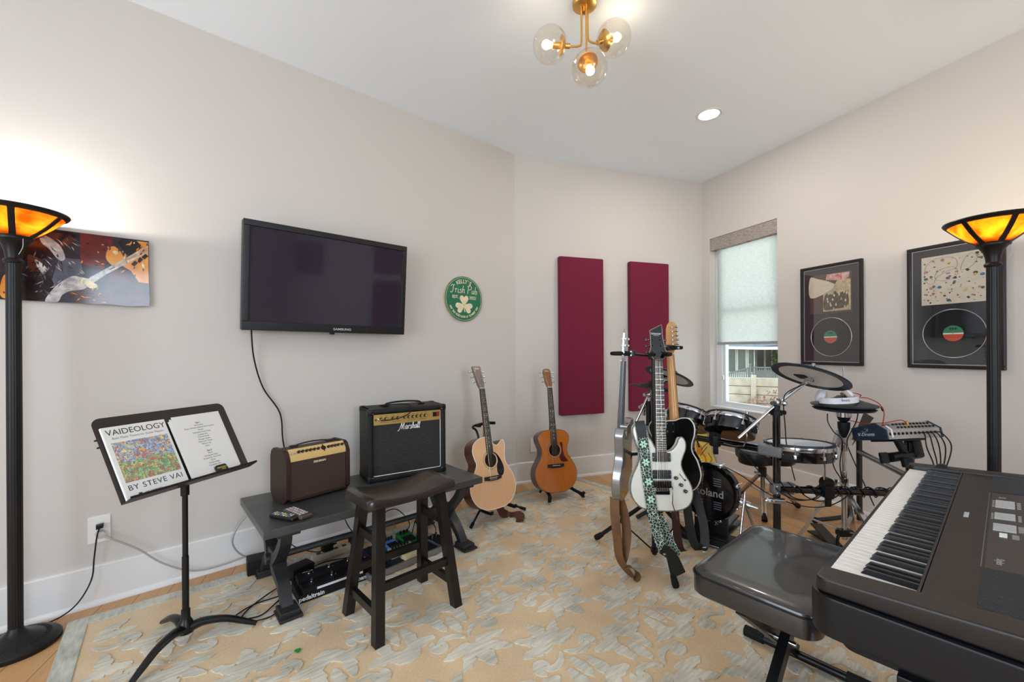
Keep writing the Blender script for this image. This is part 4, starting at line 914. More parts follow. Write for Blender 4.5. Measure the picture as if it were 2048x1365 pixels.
# ================================================================ SADDLE STOOL
st = thing('saddle_stool', 'dark espresso wooden saddle stool standing in front of the bench', 'stool', (-.5255, 2.02, RZ), R(43.5))
ESP = mat('espresso_wood', (20, 15, 13), .38, spec=.35, var=.22, scale=5, stretch=(3, 30, 3), bump=.04, bscale=8, coat=.15)
f = MB(ESP); rows = []
for i in range(25):
    u = -1 + 2 * i / 24; x = .226 * u; dip = .03 * (1 - u * u) ** 1.0; zt = .607 - dip - (.012 * max(0, (abs(u) - .86) / .14) ** 2); zb = .555 - .012 * (1 - u * u)
    hw = .125 - (.012 if abs(u) > .97 else 0)
    rows.append([(x, -hw, zb + .004), (x, -hw - .0, zt - .014), (x, -hw + .006, zt - .004), (x, -hw + .02, zt), (x, hw - .02, zt), (x, hw - .006, zt - .004), (x, hw, zt - .014), (x, hw, zb + .004), (x, hw - .01, zb), (x, -hw + .01, zb)])
f.sheet(rows, mat('espresso_seat', (38, 28, 23), .3, var=.25, scale=5, stretch=(3, 30, 3), coat=.2), True); f.done('seat', st)
LT, LB = (.155, .075), (.2, .152)
def lp(sx_, sy, z):
    u = 1 - z / .56; return V((sx_ * (LT[0] + (LB[0] - LT[0]) * u), sy * (LT[1] + (LB[1] - LT[1]) * u), z))
for sx_ in (-1, 1):
    for sy in (-1, 1):
        f = MB(ESP); q = .021; t0, b0 = lp(sx_, sy, .565), lp(sx_, sy, 0)
        f.add([b0 + V((a * q, c * q, 0)) for a, c in ((-1, -1), (1, -1), (1, 1), (-1, 1))] + [t0 + V((a * q, c * q, 0)) for a, c in ((-1, -1), (1, -1), (1, 1), (-1, 1))], [(3, 2, 1, 0), (4, 5, 6, 7), (0, 1, 5, 4), (1, 2, 6, 5), (2, 3, 7, 6), (3, 0, 4, 7)]); f.done('leg', st)
def rail(a, c, z):
    f = MB(ESP); p, q = lp(*a, z), lp(*c, z); d = (q - p).normalized(); s_ = V((-d.y, d.x, 0)) * .012; vv = []
    for o_ in (p + d * .019, q - d * .019):
        for s1, s2 in ((-1, -1), (1, -1), (1, 1), (-1, 1)): vv.append(o_ + s_ * s1 + V((0, 0, .017 * s2)))
    f.add(vv, [(0, 1, 2, 3), (7, 6, 5, 4), (0, 4, 5, 1), (1, 5, 6, 2), (2, 6, 7, 3), (3, 7, 4, 0)]); f.done('stretcher', st)
for sy in (-1, 1): rail((-1, sy), (1, sy), .215)
for sx_ in (-1, 1): rail((sx_, -1), (sx_, 1), .115); rail((sx_, -1), (sx_, 1), .405)

# ================================================================ EFFECTS PEDALS UNDER THE BENCH
pb = thing('pedalboard', 'small black pedalboard with white lettering on the rug before the bench leg', 'pedalboard', LW(-1.85, .63, RZ), AL, 'pedalboards on the rug')
MATTE = mat('matte_black', (17, 17, 18), .55, spec=.3)
f = MB(MATTE); L = .365; D = .14
f.add([(-L / 2, -D / 2, 0), (L / 2, -D / 2, 0), (L / 2, D / 2, 0), (-L / 2, D / 2, 0), (-L / 2, -D / 2, .038), (L / 2, -D / 2, .038), (L / 2, D / 2, .055), (-L / 2, D / 2, .055)], [(3, 2, 1, 0), (4, 5, 6, 7), (0, 1, 5, 4), (1, 2, 6, 5), (2, 3, 7, 6), (3, 0, 4, 7)]); fr = f.done('frame', pb)
f = MB(mat('print_white', (225, 225, 225), .5)); text(f, 'pedaltrain', .03, None, at(-.125, -D / 2 - .0006, .019, FRONT), bold=.0006); text(f, 'nano', .03, None, at(.135, -D / 2 - .0006, .019, FRONT), bold=.0006); f.done('lettering', fr, fix=False)
fc = thing('foot_controller', 'black MIDI foot controller with six steel footswitches on the small pedalboard', 'foot controller', LW(-1.867, .635, RZ + .049), 0, rot=(R(7), 0, AL))
f = MB(MATTE); f.box((0, -.02, .014), (.3, .1, .028), bev=.002); f.box((0, .022, .03), (.31, .052, .03), bev=.002); hs = f.done('case', fc)
f = MB(mat('print_white', (225, 225, 225), .5)); f.box((.03, -.0705, .012), (.23, .0006, .012)); text(f, 'MIDI SWITCH', .008, None, at(-.1, .041, .0455), depth=.0003)
for k in range(3): text(f, str(k + 1), .008, None, at(-.08 + .098 * k, -.03, .0286), depth=.0003); text(f, str(k + 4), .008, None, at(-.08 + .098 * k, .018, .0456), depth=.0003)
f.done('lettering', hs, fix=False)
for k in range(3):
    for y, z in ((-.03, .028), (.018, .045)):
        f = MB(CHROME); x = -.1 + .098 * k; f.cyl((x, y, z), (x, y, z + .004), .0085, n=6); f.cyl((x, y, z + .004), (x, y, z + .013), .0055); f.lathe([(.0001, .019), (.0062, .0175), (.0066, .013), (.0001, .0125)], None, at(x, y, z), 14); f.done('footswitch', fc)
pb2 = thing('pedalboard', 'longer black pedalboard with aluminium edges, behind the stool legs', 'pedalboard', LW(-1.475, .6, RZ), AL + R(5), 'pedalboards on the rug')
ALU = mat('aluminium_edge', (150, 148, 146), .4, .8); L2, Dp = .46, .24
f = MB(ALU)
for y in (-Dp / 2, Dp / 2): f.box((0, y, .02), (L2, .012, .034), bev=.002)
for x in (-L2 / 2, L2 / 2): f.box((x, 0, .02), (.012, Dp, .034), bev=.002)
f.done('edge_rail', pb2); f = MB(MATTE); f.box((0, 0, .022), (L2 - .014, Dp - .014, .014)); f.done('deck', pb2)
for x in (-.2, .2):
    f = MB(RUBBER); f.cyl((x, -Dp / 2 + .02, 0), (x, -Dp / 2 + .02, .014), .012); f.done('rubber_foot', pb2)
def pedal(label, sv, nv, rz, w_, d_, h_, m, plate=None, knobs=0, z=.03, kcol=None, lip=None):
    t = thing('effects_pedal', label, 'effects pedal', LW(sv, nv, RZ + z), AL + rz, 'effects pedals under the bench')
    f = MB(m); f.add([(-w_ / 2, -d_ / 2, 0), (w_ / 2, -d_ / 2, 0), (w_ / 2, d_ / 2, 0), (-w_ / 2, d_ / 2, 0), (-w_ / 2, -d_ / 2, h_ * .6), (w_ / 2, -d_ / 2, h_ * .6), (w_ / 2, d_ / 2, h_), (-w_ / 2, d_ / 2, h_)], [(3, 2, 1, 0), (4, 5, 6, 7), (0, 1, 5, 4), (1, 2, 6, 5), (2, 3, 7, 6), (3, 0, 4, 7)]); c = f.done('case', t)
    sl = Mx.Rotation(math.atan2(h_ * .4, d_), 4, 'X')
    if plate: f = MB(plate); f.box((0, -d_ * .16, h_ * .77), (w_ * .82, d_ * .5, .006), None, .002, sl @ at(0, 0, 0)); f.done('treadle', t)
    for k in range(knobs):
        f = MB(kcol or BLACK); x = (k - (knobs - 1) / 2) * w_ * .8 / max(1, knobs); f.cyl((x, d_ * .3, h_ * .9), (x, d_ * .28, h_ * .9 + .02), .007, None, .006); f.done('knob', t)
    f = MB(STEEL); f.cyl((-w_ / 2, d_ * .2, h_ * .4), (-w_ / 2 - .012, d_ * .2, h_ * .4), .006); f.cyl((w_ / 2, d_ * .2, h_ * .4), (w_ / 2 + .012, d_ * .2, h_ * .4), .006); f.done('jack', t)
pedal('bright green effects pedal with black treadle, under the bench', -1.365, .51, R(4), .085, .125, .055, mat('pedal_green', (20, 120, 52), .35), BLACK, 3)
pedal('blue effects pedal with black treadle, beside the green pedal', -1.475, .525, R(4), .072, .12, .05, mat('pedal_blue', (84, 140, 206), .35), BLACK, 3)
pedal('silver effects pedal with six black knobs, in front of the blue pedal', -1.455, .615, R(4), .15, .05, .046, mat('pedal_silver', (196, 196, 194), .3, .4), None, 6)
pedal('cream effects pedal at the front edge of the aluminium pedalboard', -1.42, .675, R(8), .12, .06, .035, mat('pedal_cream', (226, 214, 166), .45), None, 0)
pedal('black effects pedal with steel switch, beside the right bench leg', -1.195, .6, R(12), .075, .12, .045, MATTE, None, 2, 0, CHROME)
pedal('dark navy effects pedal at the rear of the aluminium pedalboard', -1.6, .57, R(6), .08, .13, .05, mat('pedal_navy', (26, 32, 48), .4), BLACK, 2)
t = thing('power_strip', 'cream power strip lying on the floor under the bench', 'power strip', LW(-1.715, .3, RZ), AL + R(3))
f = MB(mat('strip_cream', (206, 192, 168), .45)); f.box((0, 0, .02), (.3, .05, .038), bev=.006); f.done('housing', t)
for k in range(5):
    f = MB(BLACK); f.box((-.11 + .05 * k, 0, .0395), (.024, .024, .002)); f.done('socket', t)
def adapter(label, sv, nv, rz, d, z=RZ):
    t = thing('power_adapter', label, 'power adapter', LW(sv, nv, z), AL + rz, 'black power adapters under the bench')
    f = MB(MATTE); f.box((0, 0, d[2] / 2), d, bev=.006); f.done('case', t); f = MB(RUBBER); f.cyl((d[0] / 2, 0, d[2] / 2), (d[0] / 2 + .025, 0, d[2] / 2), .006, None, .004); f.done('strain_relief', t)
adapter('black power adapter plugged into the cream power strip', -1.775, .3, 0, (.06, .05, .05), RZ + .042)
adapter('large black power adapter on the floor behind the left bench leg', -1.955, .42, R(15), (.12, .08, .065))
adapter('dark box-shaped power adapter against the baseboard behind the bench', -2.115, .2, R(-6), (.11, .1, .08))
adapter('small black power adapter with cables near the wall under the bench', -1.6, .25, R(40), (.05, .045, .07))
def ucable(label, pts, r=.003):
    f = MB(CABLE); f.tube([LW(*p) for p in pts], r, None, 6, 6); tag(f.done('audio_cable'), label, 'cable', 'black cables under the bench')
g = RZ + .004
ucable('black cable looping on the rug left of the front bench leg', [(-2.0, .46, .03), (-2.12, .5, g), (-2.24, .6, g), (-2.26, .68, g), (-2.16, .72, g), (-2.1, .64, g), (-2.02, .5, g), (-1.9, .46, g), (-1.8, .46, g)])
ucable('black cable trailing along the rug edge beside the left bench foot', [(-1.95, .5, g), (-2.06, .56, g), (-2.2, .56, g), (-2.29, .62, g), (-2.2, .68, g), (-2.12, .62, g), (-2.05, .55, g)])
ucable('black cable hanging from the bench underside behind the small amplifier', [(-1.86, .26, .395), (-1.9, .24, .3), (-1.98, .22, .2), (-1.95, .26, .12), (-1.85, .34, .08), (-1.78, .3, .07)])
ucable('two black cables dropping from the bench to the power strip, first one', [(-1.68, .24, .395), (-1.66, .22, .25), (-1.64, .25, .16), (-1.6, .25, .09)])
ucable('black cable crossing under the bench towards the foot controller', [(-1.6, .25, .06), (-1.66, .38, g), (-1.78, .44, g), (-1.72, .52, g), (-1.84, .5, g), (-1.9, .58, .05)])
ucable('black cable arching over the blue and green pedals', [(-1.47, .45, .07), (-1.46, .38, .2), (-1.35, .34, .2), (-1.3, .42, .12), (-1.36, .45, .07)])
ucable('black cable looping between the green pedal and the right bench leg', [(-1.33, .5, .06), (-1.25, .42, .14), (-1.16, .36, .12), (-1.12, .44, .05), (-1.18, .52, .03)])
ucable('black cable hung in a wide loop behind the stretcher bar', [(-1.62, .22, .39), (-1.55, .18, .28), (-1.44, .2, .22), (-1.36, .24, .3), (-1.32, .2, .39)])
ucable('black cable lying across the floor near the cream power strip', [(-1.9, .38, g), (-1.8, .36, g), (-1.66, .4, g), (-1.58, .36, g), (-1.5, .42, g)])
f = MB(mat('pick_green', (40, 150, 62), .35)); f.prism(sm2([(0, -.014), (.012, .004), (.009, .012), (0, .0135), (-.009, .012), (-.012, .004)], 4), 0, .0012, None, Mx.Translation((-.885, 1.742, RZ + .0002)) @ Mx.Rotation(.5, 4, 'Z')); tag(f.done('guitar_pick'), 'small green guitar pick lying on the rug', 'guitar pick')
# ================================================================ GUITARS
def face_rz(fx, fy): return math.atan2(fx, -fy)
MAHO = mat('mahogany_side', (96, 54, 36), .3, var=.25, scale=8, stretch=(8, 8, 1), coat=.3); ROSE = mat('rosewood_side', (84, 58, 54), .3, var=.3, scale=8, stretch=(10, 10, 1), coat=.3)
NECKW = mat('neck_wood', (142, 92, 54), .4, var=.15, scale=10, stretch=(20, 20, 1)); EBONY = mat('ebony_board', (38, 32, 30), .35, var=.25, scale=14, stretch=(14, 14, 1)); FRET = mat('fret_wire', (206, 200, 184), .25, .9)
STR = mat('string_wire', (196, 188, 170), .3, .9); PEARL = mat('pearl', (232, 230, 222), .25)
def fret_z(nut, scale, n): return nut - scale * (1 - 2 ** (-n / 12))
def fretboard(t, nut, scale, zend, w0, w1, y, nf, m, dots=True, cross=False, inl=None):
    """fingerboard lying at depth y (front), nut at z=nut, tapering from w0 to w1 at z=zend"""
    f = MB(m); f.add([(-w0 / 2, y, nut), (w0 / 2, y, nut), (w1 / 2, y, zend), (-w1 / 2, y, zend), (-w0 / 2, y + .006, nut), (w0 / 2, y + .006, nut), (w1 / 2, y + .006, zend), (-w1 / 2, y + .006, zend)], [(0, 1, 2, 3), (7, 6, 5, 4), (0, 4, 5, 1), (1, 5, 6, 2), (2, 6, 7, 3), (3, 7, 4, 0)])
    fb = f.done('fretboard', t)
    wz = lambda z: w0 + (w1 - w0) * (nut - z) / (nut - zend)
    f = MB(FRET)
    for n in range(1, nf + 1):
        z = fret_z(nut, scale, n)
        if z < zend + .004: break
        f.box((0, y - .0006, z), (wz(z) - .001, .0018, .0014))
    f.done('frets', fb, fix=False)
    f = MB(mat('abalone_inlay', (150, 152, 140), .3) if cross else PEARL)
    for n in (3, 5, 7, 9, 12, 15, 17, 19):
        z = (fret_z(nut, scale, n) + fret_z(nut, scale, n - 1)) / 2
        if z < zend + .004: break
        for x in ((-.011, .011) if n == 12 or (n == 7 and not cross) else (0,)):
            f.cyl((x, y + .001, z), (x, y - .0004, z), .0035 if not cross else .003, n=8)
            if cross: f.box((x, y - .0002, z), (.022, .0008, .0022)); f.box((x, y - .0003, z), (.0026, .0008, .013))
    f.done('inlays', fb, fix=False)
    f = MB(IVORY); f.box((0, y + .002, nut + .002), (w0, .011, .005), bev=.001); f.done('nut', t)
    return fb
def neck(t, nut, zend, w0, w1, y, m, heel=None):
    f = MB(m); rows = []
    for i in range(9):
        u = i / 8; z = nut + (zend - nut) * u; w_ = w0 + (w1 - w0) * u; d = .021 + .005 * u + (.03 * max(0, (u - .82) / .18) if heel else 0)
        rows.append([(-w_ / 2, y, z)] + [(-w_ / 2 * math.cos(PI * k / 8), y + d * math.sin(PI * k / 8) ** .8, z) for k in range(1, 8)] + [(w_ / 2, y, z)])
    f.sheet(rows, None, True); f.done('neck', t)
def tuners(t, pts, HM, m=None, side=1):
    for x, z, sd in pts:
        f = MB(m or CHROME); f.cyl((x, -.008, z), (x, .004, z), .0032, M=HM); f.cyl((x, .016, z), (x + sd * .024, .016, z), .0028, M=HM)
        f.lathe([(.0001, 0), (.006, .002), (.0085, .009), (.006, .015), (.0001, .017)], None, HM @ at(x + sd * .024, .016, z, Mx.Rotation(sd * PI / 2, 4, 'Y')) @ Mx.Diagonal((1, .6, 1, 1)), 10)
        f.box((x, .016, z), (.012, .01, .014), None, .002, HM); f.done('tuner', t)
def strings(t, nut, saddle, w0, w1, y0, y1, n=6, extra=None):
    f = MB(STR)
    for k in range(n):
        u = (k - (n - 1) / 2) / (n - 1)
        f.cyl((u * w0 * .82, y0, nut), (u * w1, y1, saddle), .0007 - .00006 * k, n=4)
        if extra: f.cyl((u * w0 * .82, y0, nut), extra[k], .0005, n=4)
    f.done('strings', t, fix=False)

def acoustic(label, loc, facing, lean, top_m, side_m, pts, hole_z, pick, head, guard_m, dp=.108, roll=0):
    t = thing('acoustic_guitar', label, 'guitar', loc, 0, 'acoustic guitars on stands', (R(-lean), R(roll), face_rz(*facing)))
    o2 = sm2(pts, 6); n = len(o2); D = dp
    f = MB(side_m); rows = [[(x, y, z) for x, z in o2] for y in (.001, D)]; f.sheet(rows, None, True) if False else f.sheet([[*r, r[0]] for r in rows])
    f.add([(x, D, z) for x, z in o2], [tuple(range(n))]); f.done('body', t)
    hr = .051
    def ray_hit(a):                                              # outline seen from the sound hole centre
        best = 0
        dx, dz = math.cos(a), math.sin(a)
        for i in range(n):
            (x1, z1), (x2, z2) = o2[i], o2[(i + 1) % n]; z1 -= hole_z; z2 -= hole_z; ex, ez = x2 - x1, z2 - z1; den = dx * ez - dz * ex
            if abs(den) < 1e-9: continue
            s_ = (x1 * ez - z1 * ex) / den; u = (x1 * dz - z1 * dx) / den
            if s_ > 0 and -1e-6 <= u <= 1 + 1e-6: best = max(best, s_)
        return best
    ang = sorted(set([math.atan2(z - hole_z, x) for x, z in o2] + [2 * PI * i / 48 - PI for i in range(48)]))
    f = MB(top_m); rows = [[(ray_hit(a) * math.cos(a), 0, hole_z + ray_hit(a) * math.sin(a)) for a in ang], [(hr * math.cos(a), 0, hole_z + hr * math.sin(a)) for a in ang], [(hr * math.cos(a), .003, hole_z + hr * math.sin(a)) for a in ang]]
    f.sheet([[*r, r[0]] for r in rows]); sb = f.done('soundboard', t)
    f = MB(IVORY if guard_m is not DARKG else mat('tortoise_binding', (88, 52, 36), .3)); f.tube([(x, .001, z) for x, z in o2], .0026, None, 5, 1, True); f.done('binding', t)
    f = MB(mat('rosette_%s' % ('a' if pick == 'drop' else 'b'), (206, 180, 150) if pick == 'drop' else (170, 130, 96), .3)); f.ring(hr + .006, .0048, None, at(0, -.0002, hole_z) @ FRONT, 40, 6, .15); f.ring(hr + .0128, .0012, EBONY, at(0, -.0002, hole_z) @ FRONT, 40, 5, .3); f.done('rosette', sb)
    if pick == 'drop': gp = sm2([(.02, hole_z + .055), (.05, hole_z + .045), (.085, hole_z), (.108, hole_z - .06), (.1, hole_z - .105), (.075, hole_z - .12), (.05, hole_z - .1), (.048, hole_z - .055), (.062, hole_z - .01), (.05, hole_z + .03)], 5)
    else: gp = [(.052, hole_z + .062), (.076, hole_z + .058), (.076, hole_z - .0), (.086, hole_z - .05), (.12, hole_z - .098), (.07, hole_z - .1), (.05, hole_z - .09), (.038, hole_z - .058), (.058, hole_z - .03), (.066, hole_z + .01)]
    f = MB(guard_m); f.prism(gp, 0, .0008, None, at(0, -.0002, 0) @ FRONT); f.done('pickguard', sb)
    body_top = max(z for x, z in o2 if abs(x) < .03); nut = body_top + .355; sad = nut - .645
    f = MB(EBONY); f.prism([(-.075, sad - .012), (-.03, sad - .02), (.03, sad - .02), (.075, sad - .012), (.075, sad + .012), (-.075, sad + .012)], 0, .008, None, at(0, 0, 0) @ FRONT, .002); br = f.done('bridge', t)
    f = MB(IVORY); f.box((0, -.0095, sad), (.072, .004, .003), M=None)
    f.done('saddle', br)
    for k in range(6):
        f = MB(IVORY if pick == 'drop' else EBONY); x = (k - 2.5) * .0105; f.ball((x, -.0085, sad - .0105), .0026, None, 8); f.done('bridge_pin', br)
    neck(t, nut, body_top - .01, .044, .055, .002, NECKW if pick == 'drop' else MAHO, True)
    fretboard(t, nut, .645, hole_z + hr - .004, .0435, .057, -.004, 20, EBONY)
    HM = at(0, .0, nut + .003) @ Mx.Rotation(R(-14), 4, 'X')
    if head == 'square': hp = [(-.022, 0), (-.03, .03), (-.038, .178), (-.036, .182), (.036, .182), (.038, .178), (.03, .03), (.022, 0)]
    else: hp = [(-.022, 0), (-.032, .035), (-.037, .14), (-.033, .158), (-.02, .172), (-.008, .168), (.0, .174), (.008, .168), (.02, .172), (.033, .158), (.037, .14), (.032, .035), (.022, 0)]
    hm = mat('head_veneer_%s' % head, (112, 96, 88) if head == 'square' else (136, 86, 54), .3, var=.25, scale=14, stretch=(14, 14, 1))
    f = MB(hm); f.prism(hp, -.015, 0, None, HM @ FRONT, .001); hd = f.done('headstock', t)
    f = MB(mat('head_logo', (222, 206, 170), .35)); text(f, 'Martin' if head == 'square' else 'Taylor', .015, None, HM @ at(0, -.0006, .162 if head == 'square' else .148, FRONT), .2, bold=.0003); f.done('lettering', hd, fix=False)
    tp = [(s_ * (.022 + .0035 * k), .055 + .042 * k, s_) for k in range(3) for s_ in (-1, 1)]; tuners(hd, tp, HM)
    ex = [HM @ V((x, -.005, z)) for x, z, s_ in sorted(tp, key=lambda q: (q[2], q[1] * q[2]))]
    strings(t, nut + .003, sad, .043, .054, -.0078, -.0115, 6, ex)
    return t
SPRUCE = mat('spruce_top', (226, 178, 134), .32, var=.1, scale=16, stretch=(30, 30, .6), coat=.3); AMBER = mat('amber_top', (186, 104, 30), .22, var=.1, scale=16, stretch=(40, 40, .6), coat=.6)
DARKG = mat('tortoise_guard', (84, 16, 20), .18, coat=.5); BLKG = mat('black_guard', (16, 18, 24), .12, coat=.5)
# natural cutaway guitar (cutaway to the right of its face)
acoustic('light natural wood acoustic guitar with cutaway, leaning on tubular stand beside the bench', (-.115, 2.985, .125), (.633, -.774), 14.5, SPRUCE, MAHO,
         [(0, 0), (.09, .008), (.16, .05), (.198, .125), (.19, .205), (.15, .27), (.128, .32), (.132, .37), (.142, .425), (.132, .463), (.108, .458), (.07, .432), (.035, .45), (.028, .492), (-.02, .5), (-.085, .488), (-.132, .455), (-.148, .405), (-.138, .355), (-.126, .315), (-.145, .27), (-.188, .205), (-.198, .125), (-.16, .05), (-.09, .008)], .333, 'drop', 'square', BLKG, .108, 2.3)
acoustic('amber topped acoustic guitar with dark red pickguard, on low floor stand by the back wall', (.366, 3.46, .077), (.363, -.93), 11.5, AMBER, ROSE,
         [(0, 0), (.08, .006), (.15, .045), (.188, .115), (.182, .19), (.145, .255), (.118, .305), (.121, .36), (.14, .41), (.138, .455), (.1, .488), (.045, .5), (0, .5), (-.045, .5), (-.1, .488), (-.138, .455), (-.14, .41), (-.121, .36), (-.118, .305), (-.145, .255), (-.182, .19), (-.188, .115), (-.15, .045), (-.08, .006)], .335, 'flare', 'flare', DARKG, .1, 1.2)
# ---- their stands
g1 = thing('guitar_stand', 'black tubular guitar stand with padded yoke holding the natural wood guitar', 'guitar stand', (-.135, 3.10, RZ), face_rz(.633, -.774), 'guitar stands')
f = MB(BLACKM); f.tube([(0, .09, .1), (-.0, .13, .3), (-.005, .2, .58), (-.04, .215, .635), (-.045, .17, .66), (-.04, .15, .662)], .009, None, 8, 6); f.done('upright', g1)
f = MB(RUBBER); f.tube([(-.05, .16, .66), (.05, .165, .668), (.085, .1, .672)], .0115, None, 8, 1); f.tube([(-.045, .16, .66), (-.05, .105, .665)], .0115, None, 8, 1); f.done('neck_yoke', g1)
for a, L in ((-150, .27), (-25, .29), (88, .25)):
    f = MB(BLACKM); ca, sa = math.cos(R(a)), math.sin(R(a)); f.cyl((0.02 * ca, .09 + .02 * sa, .125), (L * ca, .09 + L * sa, .014), .008); f.done('leg', g1)
    f = MB(RUBBER); f.cyl((L * .88 * ca, .09 + L * .88 * sa, .028), (L * 1.02 * ca, .09 + L * 1.02 * sa, .011), .0115); f.done('rubber_foot', g1)
f = MB(RUBBER)
for s_ in (-1, 1): f.tube([(0, .08, .08), (s_ * .1, .05, .078), (s_ * .105, -.1, .086), (s_ * .105, -.115, .108)], .010, None, 8, 3)
f.done('body_cradle', g1)
g2 = thing('guitar_stand', 'low black folding floor stand under the amber guitar', 'guitar stand', (.389, 3.54, RZ), face_rz(.363, -.93), 'guitar stands')
f = MB(BLACKM)
for s_ in (-1, 1): f.tube([(s_ * .02, .06, .24), (s_ * .06, .03, .14), (s_ * .12, -.02, .05)], .012, None, 8, 4); f.tube([(s_ * .02, .06, .24), (s_ * .07, .1, .12), (s_ * .12, .13, .012)], .011, None, 8, 4)
f.box((0, .06, .235), (.07, .03, .05), bev=.006); f.done('frame', g2)
for s_ in (-1, 1):
    f = MB(RUBBER); f.tube([(s_ * .11, .03, .058), (s_ * .125, -.06, .05), (s_ * .145, -.12, .045), (s_ * .155, -.135, .062)], .013, None, 8, 4); f.tube([(s_ * .13, -.075, .048), (s_ * .15, -.115, .03), (s_ * .153, -.125, .014)], [.012, .015, .014], None, 8, 4); f.done('cradle_arm', g2)
f = MB(mat('red_web', (150, 40, 44), .5)); f.box((-.128, .0, .062), (.01, .06, .016), bev=.003); f.done('red_label', g2)
LEATH = mat('brown_leather', (86, 44, 30), .5, var=.3, scale=14, bump=.2, bscale=120)
f = MB(LEATH); f.band([(-.10, 3.06, .115), (-.075, 3.10, .05), (-.03, 3.14, .018), (.03, 3.12, .035), (.055, 3.08, .03), (.045, 3.02, .016)], .062, .004, None, side=(.45, .55, .25), k=5)
tag(f.done('guitar_strap'), 'brown leather guitar strap trailing on the rug below the natural wood guitar', 'strap', 'guitar straps')

# ---- electric guitars on the three-way stand
def electric(name_label, loc, facing, lean, outline, body_m, th, nut, sad, heel, neck_m, board_m, cross, headf, edge_m=None, roll=0, boardless=False, w0=.043, w1=.057, nf=24):
    t = thing('electric_guitar', name_label, 'guitar', loc, 0, 'electric guitars on the three-way stand', (R(-lean), R(roll), face_rz(*facing)))
    o2 = sm2(outline, 6); f = MB(body_m); f.prism([(x, z) for x, z in o2][::-1] if False else o2, 0, th, None, at(0, th, 0) @ FRONT, .006, 3); bd = f.done('body', t)
    if edge_m:
        f = MB(edge_m)
        f.tube([(x * .994, .004, .225 + (z - .225) * .995) for x, z in o2], .0042, None, 6, 1, True); f.done('binding', bd)
    neck(t, nut, heel, w0, w1, -.006, neck_m)
    if board_m: fretboard(t, nut, nut - sad, heel - .02, w0 - .001, w1, -.012, nf, board_m, cross=cross)
    hm = headf(t, nut)
    strings(t, nut + .003, sad, w0 - .002, .052, -.0158, -.018)
    return t, bd
BLKCH = mat('black_chrome', (96, 88, 84), .2, 1.0)
def head_dagger(t, nut):
    HM = at(0, -.006, nut + .004) @ Mx.Rotation(R(-9), 4, 'X')
    hp = [(-.022, 0), (-.046, .035), (-.034, .07), (-.031, .15), (-.033, .165), (.034, .2), (.035, .19), (.034, .13), (.04, .07), (.05, .032), (.022, 0)]
    f = MB(GLOSSB); f.prism(hp, -.014, 0, None, HM @ FRONT, .0015); h = f.done('headstock', t)
    f = MB(mat('abalone_binding', (150, 150, 138), .3, var=.4, scale=90)); f.tube([HM @ V((x, -.0004, z)) for x, z in hp], .0018, None, 5, 1, True); f.done('binding', h)
    f = MB(SILVERP); text(f, 'Schecter', .0155, None, HM @ at(.001, -.0006, .147, FRONT), bold=.0003); f.box((0, -.0006, .137), (.03, .0005, .002), M=HM); f.done('lettering', h, fix=False)
    tuners(h, [(s_ * (.024 - .002 * k), .045 + .035 * k, s_) for k in range(3) for s_ in (-1, 1)], HM, BLKCH)
    f = MB(BLKCH); f.box((0, -.008, .0), (.046, .016, .014), None, .002, HM)
    for k in (-1, 0, 1): f.cyl((k * .014, -.016, .001), (k * .014, -.02, .001), .004, M=HM)
    f.done('locking_nut', h)
def head_six(mm, flip=1, gl=None):
    def go(t, nut):
        HM = at(0, -.004, nut + .004)
        hp = [(-.022, 0), (-.04, .03), (-.05, .06), (-.052, .15), (-.048, .178), (-.03, .195), (-.01, .192), (.004, .176), (.012, .15), (.022, .0)]
        hp = [(x * flip, z) for x, z in hp]
        if flip < 0: hp = hp[::-1]
        f = MB(mm); f.prism(hp, -.013, 0, None, HM @ FRONT, .002); h = f.done('headstock', t)
        tuners(h, [(flip * (-.03 + .004 * k * 0), .028 + .026 * k, -flip) for k in range(6)], HM)
    return go
def head_three(t, nut):
    HM = at(0, -.004, nut + .004); f = MB(mat('silver_head', (176, 178, 182), .2, .8)); f.prism([(-.022, 0), (-.04, .03), (-.034, .15), (-.012, .172), (.012, .172), (.034, .15), (.04, .03), (.022, 0)], -.013, 0, None, HM @ FRONT, .002); h = f.done('headstock', t)
    tuners(h, [(s_ * (.026 - .002 * k), .045 + .036 * k, s_) for k in range(3) for s_ in (-1, 1)], HM)
WHT = mat('cream_white_gloss', (228, 226, 214), .14, coat=.6); ABAL = mat('abalone_edge', (120, 116, 104), .3, var=.4, scale=60)
px = [(330, 175), (285, 195), (262, 240), (264, 300), (292, 390), (326, 490), (334, 560), (308, 650), (252, 760), (222, 870), (226, 965), (262, 1050), (335, 1120), (450, 1152), (600, 1160), (750, 1154), (860, 1118), (920, 1045), (936, 945), (910, 850), (862, 770), (822, 690), (814, 620), (836, 550), (868, 470), (874, 400), (852, 345), (822, 331), (797, 352), (772, 410), (724, 468), (672, 490), (640, 480), (600, 478), (540, 470), (507, 440), (478, 385), (445, 335), (415, 250), (380, 195)]
K = .000452
wo = [((x - 578) * K, (1160 - y) * K) for x, y in px]
wg, bd = electric('white electric guitar with black headstock and green patterned strap, facing the room on the stand', (.768, 2.185, .405), (.02, -1.0), 7, wo[::-1], WHT, .042, .778, .147, .27, mat('dark_neck', (60, 36, 28), .3), mat('rosewood_board', (62, 42, 34), .4, var=.2, scale=20, stretch=(20, 20, 1)), True, head_dagger, ABAL, 1.2)
for z in (.272, .185):
    f = MB(mat('pickup_black', (22, 21, 21), .4)); f.box((.002, -.004, z), (.094, .012, .044), bev=.003); p = f.done('pickup', wg)
    f = MB(BLACK)
    for s_ in (-1, 1): f.cyl((s_ * .043, -.009, z), (s_ * .043, -.0115, z), .002, STEEL)
    f.done('screws', p, fix=False)
